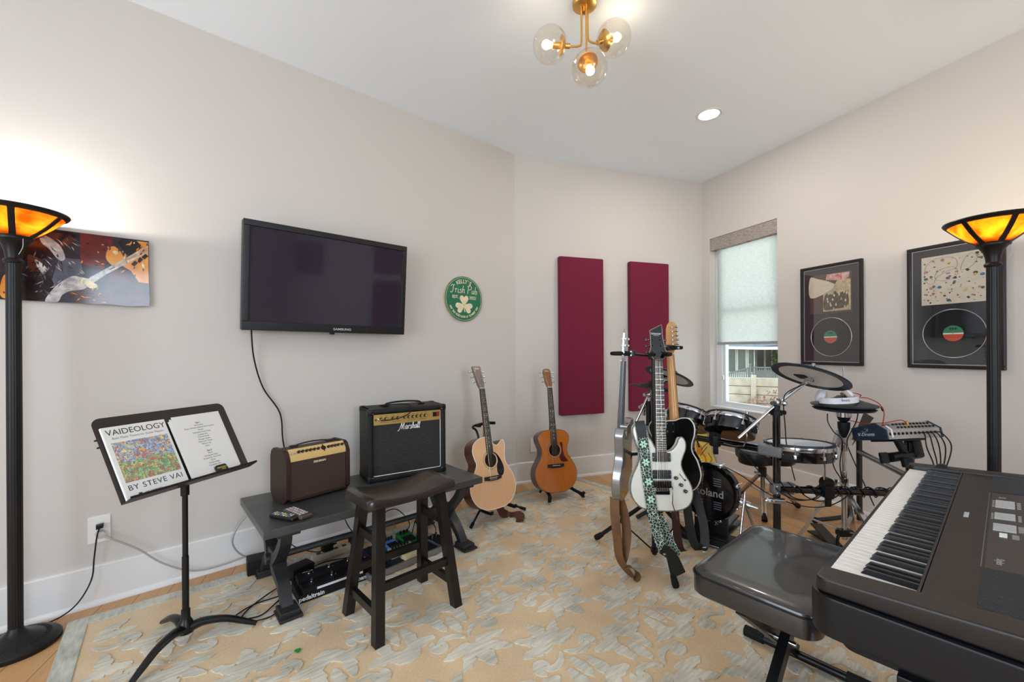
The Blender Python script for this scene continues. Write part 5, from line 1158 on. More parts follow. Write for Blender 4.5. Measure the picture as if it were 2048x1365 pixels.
f = MB(BLKCH); f.box((.002, -.008, .137), (.088, .018, .036), bev=.003)
for k in range(6): f.box((-.029 + .0118 * k, -.018, .136), (.009, .012, .036), None, .002); f.cyl((-.029 + .0118 * k, -.018, .107), (-.029 + .0118 * k, -.006, .113), .003)
f.box((.002, -.006, .094), (.072, .012, .02), GLOSSB, .003); br = f.done('tremolo_bridge', wg)
f = MB(BLKCH); f.tube([(.044, -.014, .128), (.044, -.03, .12), (.042, -.032, .06), (.042, -.03, .042), (.068, -.026, -.034)], .0026, None, 6, 3); f.done('tremolo_arm', wg)
for x, z in ((.073, .168), (.098, .133), (.12, .102)):
    f = MB(BLKCH); f.cyl((x, 0, z), (x, -.014, z), .0095, None, .0085, 16); f.ball((x, -.0145, z), .004, CHROME, 8); f.done('control_knob', wg)
f = MB(BLACK); f.tube([(.094, -.001, .189), (.122, -.001, .154)], .0016, None, 5, 1); f.ball((.12, -.008, .158), .005); f.done('selector_switch', wg)
def green_strap_mat():
    m, t, b = node_mat('green_strap_weave'); N = t.nodes.new; tc = N('ShaderNodeTexCoord'); mp = N('ShaderNodeMapping'); t.links.new(tc.outputs['UV'], mp.inputs[0])
    vo = N('ShaderNodeTexVoronoi'); vo.feature = 'DISTANCE_TO_EDGE'; vo.inputs['Scale'].default_value = 75; t.links.new(tc.outputs['Object'], vo.inputs[0])
    r = N('ShaderNodeValToRGB'); e = r.color_ramp.elements; e[0].position = .045; e[1].position = .075; e[0].color = rgb((200, 208, 196)); e[1].color = rgb((26, 52, 40)); t.links.new(vo.outputs[0], r.inputs[0]); t.links.new(r.outputs[0], b.inputs['Base Color']); b.inputs['Roughness'].default_value = .7
    return m
GST = green_strap_mat(); gs = thing('guitar_strap', 'green and white patterned guitar strap hanging in front of the white guitar', 'strap', (.768, 2.185, .405), 0, 'guitar straps', (R(-7), 0, face_rz(.02, -1.0)))
f = MB(GST); f.band([(-.098, .0, .44), (-.092, -.0085, .405), (-.088, -.0085, .38), (-.075, -.0085, .2), (-.06, -.0085, .05), (-.055, -.012, -.004), (-.045, -.03, -.08), (-.028, -.04, -.15), (.0, -.05, -.18)], .054, .002, None, side=(1, 0, .08), k=6)
f.band([(-.02, .0, -.02), (.0, -.005, -.08), (.02, -.012, -.14), (.052, -.03, -.21)], .05, .002, None, side=(1, 0, .15), k=6); st_ = f.done('woven_band', gs)
f = MB(mat('strap_flower', (190, 226, 202), .6)); f2 = MB(mat('strap_ring', (30, 58, 44), .6))
for u, (x, z) in enumerate(((-.0855, .34), (-.0775, .248), (-.0675, .15), (-.0605, .062))):
    f2.cyl((x, -.0096, z), (x, -.0108, z), .025, None, None, 24)
    for k in range(6):
        a = PI / 3 * k + PI / 6 + .1; f.prism(sm2([(0, .003), (.0055, .012), (0, .0225), (-.0055, .012)], 4), 0, .0004, None, at(x, -.0109, z) @ FRONT @ Mx.Rotation(a, 4, 'Z'))
f2.done('flower_ground', st_, fix=False); f.done('flower_motif', st_, fix=False)
f = MB(mat('black_leather', (18, 18, 18), .5)); f.band([(-.03, -.052, -.165), (.02, -.05, -.205), (.06, -.045, -.29)], .052, .004, None, side=(1, 0, .45), k=5); f.done('leather_end', gs); f = MB(mat('black_leather', (18, 18, 18))); f.band([(-.098, -.002, .46), (-.096, -.009, .43), (-.09, -.0105, .375)], .05, .003, None, side=(1, 0, .1)); f.done('leather_end', gs)
# silver guitar seen edge-on
tele = [(0, 0), (.07, .004), (.13, .035), (.158, .1), (.15, .165), (.122, .215), (.118, .25), (.135, .3), (.145, .34), (.128, .372), (.1, .372), (.075, .345), (.05, .325), (.03, .345), (.028, .378), (-.028, .384), (-.07, .398), (-.115, .395), (-.142, .36), (-.138, .31), (-.12, .262), (-.12, .22), (-.148, .17), (-.16, .1), (-.13, .035), (-.07, .004)]
SLV = mat('silver_burst', (150, 150, 152), .25, .7, coat=.5); ALN = mat('silver_neck', (110, 110, 114), .3, .6)
sgt, _ = electric('silver metallic electric guitar seen edge-on, on the stand nearest the amber guitar', (.575, 2.345, .43), (-.9, .44), 3, [(x * 1.04, z * 1.06) for x, z in tele[::-1]], SLV, .046, .745, .11, .36, ALN, EBONY, False, head_three)
for k, (x, z) in enumerate(((.1, .24), (.11, .19), (.115, .14))):
    f = MB(CHROME); f.cyl((x * .2 - .06, 0, z - .06), (x * .2 - .06, -.018, z - .06), .009); f.done('control_knob', sgt)
f = MB(BLACK); f.box((0, -.006, .28), (.08, .01, .04), bev=.003); f.box((0, -.006, .19), (.08, .01, .04), bev=.003); f.box((0, -.008, .12), (.08, .014, .04), CHROME, .003); f.done('pickups', sgt)
f = MB(BRASS); f.box((-.115, .023, .022), (.03, .03, .006), None, 0, None); f.done('jack_plate', sgt)
f = MB(CHROME); f.cyl((-.1, .022, .396), (-.1, .022, .414), .004); f.cyl((-.1, .022, .414), (-.1, .022, .418), .008); f.done('strap_button', sgt)
TANL = mat('tan_leather', (112, 76, 44), .5, var=.25, scale=10)
f = MB(TANL); f.band([(0.560, 2.340, .425), (0.560, 2.335, .33), (0.570, 2.325, .2), (0.580, 2.315, .1), (0.620, 2.285, .04), (0.650, 2.265, .022), (0.660, 2.255, .05), (0.630, 2.265, .075), (0.600, 2.280, .07)], .052, .0035, None, side=lambda u: (math.cos(.4 + 1.2 * u), -math.sin(.4 + 1.2 * u), .2), k=6)
f.band([(0.585, 2.355, .43), (0.615, 2.355, .33), (0.628, 2.350, .22), (0.615, 2.345, .12), (0.595, 2.330, .075)], .05, .0035, None, side=(.9, -.4, .1), k=6)
tag(f.done('guitar_strap'), 'tan leather guitar strap hanging to the rug from the silver guitar', 'strap', 'guitar straps')
bg_, bbd = electric('black electric guitar with maple neck seen from behind on the stand', (.975, 2.50, .41), (.75, .66), -3, [(x * 1.0, z * 1.06) for x, z in tele[::-1]], GLOSSB, .045, .80, .12, .375, mat('maple_neck', (206, 148, 84), .3, var=.1, scale=12, stretch=(16, 16, 1), coat=.3), EBONY, False, head_six(mat('maple_head', (214, 160, 100), .3, var=.08, scale=12), 1), None, 5.2)
f = MB(IVORY); o2 = sm2([(x, z * 1.06) for x, z in tele[::-1]], 6); f.tube([(x * .994, .041, .2 + (z - .2) * .995) for x, z in o2], .0034, None, 6, 1, True); f.done('rear_binding', bbd)
f = MB(BLACK); f.box((0, .0475, .365), (.05, .004, .062), bev=.002)
for a, c in ((-.018, .342), (.018, .342), (-.018, .388), (.018, .388)): f.cyl((a, .049, c), (a, .051, c), .0045, CHROME)
f.done('neck_plate', bg_, fix=False)
f = MB(mat('black_leather', (18, 18, 18), .5)); f.band([(1.03, 2.6, .47), (1.05, 2.57, .3), (1.07, 2.55, .12), (1.1, 2.53, .05), (1.14, 2.54, .06), (1.15, 2.56, .16), (1.13, 2.6, .3), (1.1, 2.64, .4)], .05, .004, None, side=(.85, -.5, .15), k=6)
sp = f.done('guitar_strap'); tag(sp, 'black guitar strap with white stitch marks looping below the black guitar', 'strap', 'guitar straps')
f = MB(PEARL)
for u in (0, .025): f.box((1.124, 2.5, .045 + u), (.02, .003, .004))
f.done('stitching', sp, fix=False)
f = MB(mat('oxblood_leather', (60, 26, 24), .5)); f.band([(.97, 2.6, .5), (.965, 2.55, .36), (.97, 2.53, .2), (.99, 2.53, .06), (1.02, 2.54, .03)], .045, .004, None, side=(.95, -.3, .05), k=6); tag(f.done('guitar_strap'), 'dark oxblood guitar strap hanging straight down behind the white guitar', 'strap', 'guitar straps')

# ---- three-way stand
gs3 = thing('guitar_stand', 'tall black three-way guitar stand with yellow hub parts holding the electric guitars', 'guitar stand', (.84, 2.53, RZ), 0, 'guitar stands')
f = MB(BLACKM); f.cyl((0, 0, .008), (0, 0, .62), .0145); f.cyl((0, 0, .6), (0, 0, 1.2), .012); f.done('mast', gs3)
YEL = mat('yellow_plastic', (232, 168, 30), .4)
f = MB(YEL); f.lathe([(.016, .3), (.03, .3), (.032, .345), (.016, .35)], None, None, 6)
hb = f.done('hub', gs3)
f = MB(BLACKM); f.lathe([(.0146, .02), (.022, .022), (.022, .045), (.0146, .047)], None, None, 16); f.lathe([(.0121, .6), (.02, .6), (.02, .66), (.0121, .66)], None, None, 16); f.done('collar', gs3)
for tx, ty in ((-.012, -.364), (-.308, .2), (.295, .132)):
    d = V((tx, ty, 0)); L = d.length; u = d / L; f = MB(BLACKM)
    f.cyl(u * .03 + V((0, 0, .318)), u * L * .95 + V((0, 0, .03)), .0125); sd = V((-u.y, u.x, 0))
    f.tube([u * (L * .56) + V((0, 0, .16)), u * .018 + V((0, 0, .034))], .005, None, 6, 1); lg = f.done('leg', gs3)
    f = MB(RUBBER); f.tube([u * L * .88 + V((0, 0, .052)), u * L * .97 + V((0, 0, .026)), u * L * 1.01 + V((0, 0, .016))], [.014, .019, .016], None, 10, 4); f.done('rubber_foot', lg)
    f = MB(YEL)
    for s_ in (-1, 1): f.box((0, 0, 0), (.05, .012, .055), None, .003, Mx.Translation(u * .045 + sd * s_ * .02 + V((0, 0, .318))) @ Mx.Rotation(math.atan2(u.y, u.x), 4, 'Z'))
    f.done('leg_clamp', lg)
def yoke(ang, d, z, fr):
    """padded fork: arm from the mast to the neck, prongs either side of it"""
    u = V((math.cos(ang), math.sin(ang), 0)); fx = V((fr[0], fr[1], 0)).normalized(); sd = V((-fx.y, fx.x, 0)); e = u * d + V((0, 0, z)); f = MB(BLACKM)
    f.box((0, 0, 0), (.05, .04, .05), None, .006, Mx.Translation((0, 0, 1.19)) @ Mx.Rotation(ang, 4, 'Z')); f.tube([u * .02 + V((0, 0, 1.19)), u * d * .5 + V((0, 0, z - .01)), e - fx * .03], .008, None, 8, 4); arm = f.done('yoke_arm', gs3)
    f = MB(RUBBER)
    for s_ in (-1, 1): f.tube([e - fx * .03, e - fx * .022 + sd * s_ * .03, e + fx * .01 + sd * s_ * .036, e + fx * .05 + sd * s_ * .04, e + fx * .062 + sd * s_ * .05], [.013, .014, .013, .012, .009], None, 8, 4)
    f.done('padded_fork', arm)
    f = MB(BLACKM); f.box((0, 0, 0), (.034, .05, .034), None, .006, Mx.Translation(e - fx * .04) @ Mx.Rotation(math.atan2(fx.y, fx.x), 4, 'Z'))
    for a in (-1, 1):
        for c in (-1, 1): f.cyl(e - fx * .04 + sd * a * .01 + V((0, 0, c * .01)) - V((0, .02, 0)) * 0, e - fx * .04 + sd * (a * .01) + V((0, -.0, c * .01)) + sd * a * .018, .003, CHROME)
    f.done('clutch', arm)
yoke(R(257), .253, 1.2, (.02, -1)); yoke(R(221.8), .30, 1.205, (-.9, .44)); yoke(R(23), .128, 1.235, (.75, .66))
f = MB(RUBBER); f.tube([(0, 0, .62), (-.1, -.06, .62), (-.17, -.09, .625)], .009, None, 8, 3); f.tube([(-.17, -.09, .625), (-.185, -.1, .6)], .02, None, 8, 1); f.done('body_bumper', gs3)
# ================================================================ ELECTRONIC DRUM KIT
def P(px, py, Y):
    """point seen at pixel (px, py) of the photograph at depth Y in front of the camera"""
    a, b = px - 1024, 699.36 - py; c, s_ = math.cos(ROLL), math.sin(ROLL)
    return V(((a * c + b * s_) / F_PX * Y, Y, CAM_H + (-a * s_ + b * c) / F_PX * Y))
def tilted(loc, n, spin=0):
    return Mx.Translation(loc) @ V(n).normalized().to_track_quat('Z', 'Y').to_matrix().to_4x4() @ Mx.Rotation(spin, 4, 'Z')
def mthing(name, label, cat, M, group=None):
    t = thing(name, label, cat, group=group); t.matrix_world = M; return t
NAVY = mat('drum_shell_black', (9, 10, 14), .16, coat=.4); MESHH = mat('mesh_drum_head', (222, 226, 230), .5, bump=.1, bscale=900); GREYC = mat('grey_clamp', (108, 108, 108), .45); RIMR = mat('rim_rubber', (26, 34, 42), .5); CYG = mat('cymbal_underside', (216, 212, 206), .4)
DKG = 'electronic drum pads'
def drum(name, label, M, r, h, lugs, spin=0, head=True):
    t = mthing(name, label, 'drum pad', M, DKG)
    f = MB(NAVY); f.lathe([(r - .006, -h), (r - .001, -h), (r, -h + .004), (r, -.028), (r - .006, -.028)], None, None, 40); f.lathe([(r - .006, -.028), (r - .006, -h)], None, None, 40); f.done('shell', t)
    f = MB(BLACK); f.lathe([(.0001, -h + .02), (r - .007, -h + .02)], None, None, 32); f.done('bottom_plate', t, fix=False)
    f = MB(mat('badge_bronze', (150, 130, 104), .4)); f.lathe([(.0001, -h + .0185), (r * .5, -h + .0185), (r * .5, -h + .02)], None, None, 28); f.done('round_badge', t)
    f = MB(CHROME); f.lathe([(r - .003, -.03), (r + .006, -.03), (r + .008, -.024), (r + .006, -.008), (r + .002, -.008), (r - .002, -.02)], None, None, 40); f.done('hoop', t)
    f = MB(RIMR); f.lathe([(r - .008, -.002), (r - .006, .004), (r + .002, .006), (r + .009, .003), (r + .01, -.006), (r + .004, -.009), (r - .006, -.006)], None, None, 40); f.done('rubber_rim', t)
    f = MB(MESHH); f.lathe([(.0001, .0), (r - .007, -.001)], None, None, 40); f.done('drum_head', t, fix=False)
    for k in range(lugs):
        a = 2 * PI * k / lugs + spin; T = Mx.Rotation(a, 4, 'Z'); f = MB(CHROME)
        f.cyl((r + .009, 0, -.004), (r + .009, 0, -.055), .003, M=T); f.box((r + .006, 0, -.058), (.014, .016, .022), None, .003, T); f.cyl((r + .009, 0, .004), (r + .009, 0, .011), .004, M=T); f.done('lug', t)
    for k in range(3):
        a = 2 * PI * k / 3 + spin + .6; T = Mx.Rotation(a, 4, 'Z'); f = MB(BLACK); f.box((r + .002, 0, -.06), (.012, .07, .04), None, .004, T)
        for y in (-.026, .026): f.ball((r + .008, y, -.048), .003, CHROME, 8, T)
        f.done('side_plate', t)
    return t
n1, n2 = V((.32, .33, .87)), V((.42, .30, .86))
T1, T2, TS = P(1463, 838, 2.65), P(1381, 826, 3.0), V((1.648, 2.45, .694))
drum('tom_pad', 'black tom pad with chrome hoop nearest the window, tilted on the rack', tilted(T1, n1), .142, .098, 6, .2)
drum('tom_pad', 'black tom pad half hidden by the maple guitar neck', tilted(T2, n2), .142, .098, 6, .5)
drum('snare_pad', 'flat black snare pad with white mesh head left of the hi-hat', tilted(TS, (0, .06, 1)), .166, .088, 8, .1)
# ---- rack
rk = thing('drum_rack', 'black tubular drum rack with grey clamps carrying the toms and module', 'drum rack', (1.49, 2.4, 0))
o0 = V((1.49, 2.4, 0)); TUB = mat('rack_tube_black', (8, 9, 11), .16, coat=.4)
def tube_part(name, a, b_, r=.0195): f = MB(TUB); f.cyl(V(a) - o0, V(b_) - o0, r, None, None, 18); return f.done(name, rk)
tube_part('post', (1.49, 2.4, .012), (1.49, 2.4, .90)); tube_part('post', (2.47, 3.03, .012), (2.47, 3.03, .60), .018); tube_part('post', (2.262, 2.42, .012), (2.262, 2.42, .70)); tube_part('post', (1.0, 3.12, .012), (1.0, 3.12, .86))
tube_part('cross_tube', (1.49, 2.4, .655), (1.0, 3.12, .648)); tube_part('cross_tube', (1.49, 2.375, .452), (2.262, 2.36, .425)); tube_part('cross_tube', (2.262, 2.42, .5), (2.47, 3.03, .5), .018)
for x, y, a in ((1.49, 2.4, .5), (2.47, 3.03, 2.6), (2.262, 2.42, .2), (1.0, 3.12, .5)):
    f = MB(TUB); d = V((math.cos(a), math.sin(a), 0)) * .2; c = V((x, y, 0)) - o0
    if x == 2.47: f.tube([c + V((0, 0, .1)), c + V((-.12, -.03, .05)), c + V((-.36, -.06, .036))], .016, None, 10, 4)
    else: f.tube([c - d * .6 + V((0, 0, .028)), c + V((0, 0, .05)), c + d * .6 + V((0, 0, .028))], .015, None, 10, 4)
    ft = f.done('foot_bar', rk); f = MB(RUBBER)
    e = c + (V((-.36, -.06, .036)) if x == 2.47 else d * .6 + V((0, 0, .034))); f.ball(e, .022, None, 12); f.done('rubber_foot', ft)
for x, y, z in ((1.49, 2.4, .655), (1.49, 2.395, .45), (1.0, 3.12, .648), (2.262, 2.4, .43)):
    f = MB(GREYC); c = V((x, y, z)) - o0; ang = math.atan2(.72, -.49) if z > .6 else 0; T = Mx.Translation(c) @ Mx.Rotation(ang, 4, 'Z')
    f.box((.03, 0, 0), (.13, .056, .062), None, .014, T, 3); cl = f.done('clamp', rk)
    for sx_ in (-1, 1):
        for sz_ in (-1, 1): f = MB(CHROME); f.ball((.03 + sx_ * .048, -.028, sz_ * .019), .006, None, 10, T); f.done('bolt', cl)
f = MB(CHROME); f.ball(P(1541, 1002, 2.36) - o0, .022, None, 14, sc=(1.7, .8, .8)); f.cyl(P(1541, 1002, 2.36) - o0, P(1568, 1003, 2.36) - o0, .016); f.done('memory_lock', rk)
f = MB(BLACK); f.lathe([(.019, .86), (.03, .862), (.03, .89), (.019, .892)], None, None, 18); f.lathe([(.0196, .9), (.0196, .93), (.012, .935)], None, None, 18)
for a in (0, 2.1, 4.2): f.cyl((.026 * math.cos(a), .026 * math.sin(a), .876), (.05 * math.cos(a), .05 * math.sin(a), .876), .012)
f.done('post_collar', rk)
def rod_mount(a, b_, c, r=.0055):
    f = MB(CHROME); f.tube([V(a) - o0, V(b_) - o0, V(c) - o0], r, None, 8, 3); q = f.done('l_rod', rk)
    f = MB(BLACK); cc = V(c) - o0; f.box(cc + V((0, 0, .0)), (.06, .06, .075), bev=.014); f.cyl(cc + V((0, -.02, .045)), cc + V((0, .02, .045)), .03); f.box(cc + V((0, -.01, -.06)), (.03, .02, .05), bev=.006); f.done('mount_bracket', q)
rod_mount(T1 + V((.02, -.13, -.02)), T1 + V((-.0, -.135, -.14)), (1.285, 2.70, .655)); rod_mount(T2 + V((.02, -.13, .0)), T2 + V((-.02, -.1, -.12)), (1.11, 2.96, .65)); rod_mount((1.722, 2.35, .607), (1.724, 2.35, .5), (1.742, 2.36, .447))
f = MB(CHROME); f.cyl(T1 + V((.03, -.125, .06)) - o0, T1 + V((.02, -.13, -.06)) - o0, .0085); f.box(T1 + V((.02, -.14, -.035)) - o0, (.05, .02, .02), bev=.006); f.done('tom_bracket', rk)
# ---- cymbal pads
def cymbal(label, M, r, loc_r=.5):
    t = mthing('cymbal_pad', label, 'cymbal pad', M, 'electronic cymbal pads'); dark = mat('cymbal_rubber', (24, 27, 30), .5); edge = mat('cymbal_edge', (22, 38, 50), .4)
    f = MB(dark); f.lathe([(.0001, .05), (.02, .05), (.045, .042), (.06, .024), (r * .6, .013), (r * .93, .002), (r, -.003)], None, None, 56); f.done('bow', t)
    f = MB(edge); f.lathe([(r, -.003), (r + .002, -.007), (r - .002, -.011), (r * .8, -.008), (r * .79, -.004)], None, None, 56); f.done('rubber_edge', t, fix=False)
    f = MB(CYG); f.lathe([(r * .8, -.007), (r * .5, .001), (r * .49, .002)], None, None, 56); f.done('underside_ring', t, fix=False)
    f = MB(mat('cymbal_core', (22, 26, 32), .4)); f.lathe([(r * .58, -.0005), (r * .3, .003), (.03, .006), (.0001, .006)], None, None, 48); cr = f.done('underside_core', t, fix=False)
    f = MB(BLACK); f.box((r * .24, 0, -.004), (r * .34, .06, .018), None, .006); f.cyl((r * .1, -.03, -.008), (r * .1, -.055, -.012), .007); f.done('sensor_box', cr)
    f = MB(CHROME); f.cyl((0, 0, -.035), (0, 0, .07), .005); f.cyl((0, 0, .06), (0, 0, .074), .012, None, .009); f.box((0, 0, -.03), (.036, .03, .03), None, .006); f.done('mount', t)
    return t
RC = P(1620, 752, 2.4); nR_ = V((.40, .125, .91))
cymbal('large round cymbal pad on the chrome boom, tilted before the framed record', tilted(RC, nR_, R(0)), .193)
BC = P(1554, 808, 2.4)
def arm_thing(label, pts, base):
    t = thing('boom_stand', label, 'cymbal arm', base, 0, 'chrome cymbal boom arms'); b0 = V(base)
    f = MB(CHROME); f.tube([V(p) - b0 for p in pts], .0095, None, 10, 1); f.done('boom', t)
    f = MB(CHROME); f.cyl((0, 0, -.06), (0, 0, -.005), .012); f.ball((0, 0, .005), .028, None, 14, sc=(1, .8, .9)); f.cyl((-.04, -.02, .005), (.04, .02, .005), .012); f.lathe([(.0001, 0), (.014, .003), (.012, .016), (.0001, .02)], None, Mx.Translation((.02, -.03, .005)) @ Mx.Rotation(PI / 2, 4, 'X'), 12); f.done('tilter', t)
    return t
arm_thing('chrome boom arm holding the large cymbal pad above the front rack post', [P(1477, 877, 2.4), BC, RC - nR_.normalized() * .03], BC)
CC = P(1338, 752, 3.0); CB = P(1306, 776, 3.12)
cymbal('round cymbal pad behind the headstocks of the electric guitars', tilted(CC, (.42, .16, .9)), .168)
cymbal('low cymbal pad seen edge-on between the silver and white guitars', tilted(CB, (.19, .02, .98)), .165)
q0 = V((1.0, 3.12, .90)); arm_thing('chrome boom arm behind the white guitar, holding the rear cymbal pad', [P(1264, 862, 3.1), q0, CC - V((.42, .16, .9)).normalized() * .03], q0)
q1 = V((.99, 3.2, .80)); arm_thing('short chrome boom arm under the edge-on cymbal pad', [q1 + V((.08, .04, -.1)), q1, CB - V((0, 0, .03))], q1)
# ---- hi-hat
HX, HY = 1.952, 2.505
hh = thing('hi_hat_stand', 'chrome hi-hat stand with two black cymbal pads beside the drum module', 'hi-hat', (HX, HY, .0118))
HP = mat('hihat_pad', (34, 38, 42), .42)
for nm, z, r in (('top_pad', .896, .163), ('bottom_pad', .872, .155)):
    f = MB(HP); s_ = 1 if nm == 'top_pad' else -1
    if s_ > 0: f.lathe([(.0001, z + .05), (.03, z + .05), (.05, z + .036), (r * .6, z + .02), (r, z), (r - .002, z - .008), (.0001, z - .006)], None, None, 48)
    else: f.lathe([(.0001, z + .008), (r * .9, z + .006), (r, z), (r - .012, z - .01), (r * .5, z - .02), (.0001, z - .022)], None, None, 48)
    f.done(nm, hh)
f = MB(STEEL); f.cyl((0, 0, .5), (0, 0, 1.115), .0035); f.lathe([(.004, .95), (.016, .952), (.018, .962), (.008, .966), (.008, .985), (.004, .986)], None, None, 14); f.done('pull_rod', hh)
f = MB(CHROME); f.cyl((0, 0, .1), (0, 0, .5), .0145); f.cyl((0, 0, .48), (0, 0, .79), .0105); f.lathe([(.0146, .4), (.022, .402), (.022, .46), (.0146, .462)], None, None, 18); f.lathe([(.0106, .62), (.019, .622), (.019, .66), (.0106, .662)], None, None, 18); f.lathe([(.0106, .7), (.02, .72), (.03, .755), (.031, .79), (.0106, .792)], BLACK, None, 18); f.lathe([(.03, .82), (.038, .822), (.038, .848), (.028, .85)], None, None, 22)
f.lathe([(.012, .79), (.026, .8), (.034, .82), (.012, .83)], BLACK, None, 18); f.cyl((-.02, -.01, .43), (-.06, -.02, .44), .005); f.box((-.065, -.022, .44), (.016, .012, .044), bev=.004); f.done('tube', hh)
for a in (R(150), R(40), R(-80)):
    f = MB(CHROME); ca, sa = math.cos(a), math.sin(a); f.band([(.02 * ca, .02 * sa, .37), (.13 * ca, .13 * sa, .25), (.2 * ca, .2 * sa, .11), (.27 * ca, .27 * sa, .02)], .03, .013, None, side=(-sa, ca, 0), k=3); f.band([(.02 * ca, .02 * sa, .15), (.16 * ca, .16 * sa, .19)], .02, .006, None, side=(-sa, ca, 0), k=1); lg = f.done('leg', hh)
    f = MB(RUBBER); f.ball((.275 * ca, .275 * sa, .018), .02, None, 12); f.done('rubber_foot', lg)
f = MB(BLACKM)
for s_ in (-1, 1): f.tube([(0, 0, .14), (s_ * .045, -.01, .12), (s_ * .055, -.02, .06), (s_ * .05, -.02, .014)], .009, None, 8, 4)
f.box((0, 0, .14), (.08, .05, .04), bev=.008); f.box((0, -.005, .018), (.12, .06, .014), bev=.003); f.done('base_yoke', hh)
f = MB(BLACKM); f.box((.0, 0, 0), (.07, .26, .012), None, .004, at(.03, .19, .045) @ Mx.Rotation(R(7), 4, 'X') @ Mx.Rotation(R(-12), 4, 'Z')); f.box((.03, .17, .012), (.06, .3, .01), bev=.003); f.done('footboard', hh)
# ---- kick pad
kn = V((-.70, -.71, 0)).normalized(); KC = V((1.262, 2.717, 0))
kk = thing('kick_pad', 'black bass drum kick pad with white lettering on chrome legs behind the guitars', 'drum pad', (KC.x, KC.y, RZ), math.atan2(kn.x, -kn.y), DKG)
KZ = .322; KR = .168; FT = Mx.Rotation(PI / 2, 4, 'X'); KT = Mx.Translation((0, 0, KZ)) @ FT
f = MB(NAVY); f.lathe([(.0001, -.07), (KR * .9, -.07), (KR, -.05), (KR, .02), (KR * .97, .03), (.0001, .03)], None, KT, 56); f.done('shell', kk)
f = MB(GLOSSB); f.lathe([(KR * .9, .025), (KR * .91, .042), (KR + .006, .046), (KR + .012, .036), (KR + .012, .012), (KR, .01)], None, KT, 56); hp = f.done('hoop', kk)
f = MB(mat('kick_head_dark', (8, 8, 11), .2, coat=.3)); f.lathe([(.0001, .034), (KR * .905, .033)], None, KT, 48); hd = f.done('drum_head', kk, fix=False)
f = MB(mat('kick_letter', (150, 150, 152), .4)); text(f, 'Roland', .066, None, at(.0, -.0352, KZ - .005, FRONT), bold=.0008); f.done('lettering', hd, fix=False)
f = MB(mat('vent_silver', (150, 160, 172), .25, .7))
for sx_ in (-1, 1):
    for z0 in (.075, -.07):
        for k in range(4): f.box((sx_ * .055, -.035, KZ + z0 - .014 * k + .014), (.046, .004, .0055))
f.done('vent_slots', hd, fix=False)
for k in range(8):
    a = 2 * PI * (k + .5) / 8; f = MB(CHROME); T = KT @ Mx.Rotation(a, 4, 'Z'); f.box((KR + .014, 0, .02), (.016, .02, .05), None, .005, T); f.cyl((KR + .018, 0, -.05), (KR + .018, 0, .04), .004, M=T); f.done('claw', hp)
f = MB(MATTE); f.box((.0, .01, .095), (.2, .04, .19), bev=.006); f.box((0, -.03, .035), (.3, .11, .06), bev=.008); f.box((0, -.09, .03), (.34, .02, .05), bev=.005); bp = f.done('base_plate', kk)
f = MB(SILVERP); f.tube([(-.02, -.101, .043), (0, -.101, .02), (.03, -.101, .045)], .002, None, 4, 1); f.tube([(-.03, -.0115, .12), (.02, -.0115, .14), (.05, -.0115, .12), (.03, -.0115, .11), (.045, -.0115, .14)], .0012, None, 4, 1); f.box((.05, -.101, .015), (.07, .001, .004)); f.done('emblem', bp, fix=False)
for s_ in (-1, 1):
    f = MB(CHROME); q = V((s_ * (KR + .02), .0, KZ - .03)); f.cyl(q + V((-s_ * .05, 0, .01)), q + V((s_ * .045, 0, -.012)), .02); f.cyl(q + V((s_ * .03, 0, -.01)), q + V((s_ * .085, 0, -.016)), .012, None, .006)
    f.cyl(q + V((s_ * .02, -.02, .07)), q + V((s_ * .01, -.12, -KZ + .036)), .0075); f.cyl(q + V((s_ * .02, .0, -.02)), q + V((s_ * .07, .11, -KZ + .036)), .0075); f.done('leg', kk)
f = MB(BLACKM); f.box((.0, .26, .03), (.1, .3, .014), None, .004, Mx.Rotation(R(4), 4, 'X')); f.box((0, .28, .008), (.12, .32, .014), bev=.004); f.tube([(0, .13, .05), (0, .1, .2), (0, .06, .3)], .006, None, 8, 3); f.ball((0, .085, .31), .024, None, 12); f.done('beater_pedal', kk)
# ---- throne
th = thing('drum_throne', 'black padded drum throne on chrome tripod between the kit and the window', 'drum throne', (1.925, 3.28, 0), R(215))
f = MB(mat('black_vinyl', (13, 13, 15), .4, spec=.4)); rows = []
for z, s_ in ((.365, .80), (.37, .93), (.385, .985), (.43, 1.0), (.455, .975), (.468, .9), (.472, .7)):
    rows.append([(s_ * x, s_ * y, z) for x, y in sm2([(-.2, -.13), (-.2, .13), (-.12, .2), (.02, .2), (.1, .11), (.2, .085), (.235, .0), (.2, -.085), (.1, -.11), (.02, -.2), (-.12, -.2)], 4)])
f.sheet(rows, None, True); f.done('seat_cushion', th)
f = MB(CHROME); f.cyl((0, 0, .1), (0, 0, .3), .0145); f.cyl((0, 0, .28), (0, 0, .37), .012); f.done('post', th)
f = MB(BLACKM); f.lathe([(.0146, .25), (.03, .255), (.03, .32), (.0146, .325)], None, None, 18); f.done('hub', th); f = MB(CHROME); f.cyl((.03, 0, .29), (.07, 0, .29), .006); f.box((.075, 0, .29), (.012, .05, .018), bev=.004); f.done('wing_screw', th)
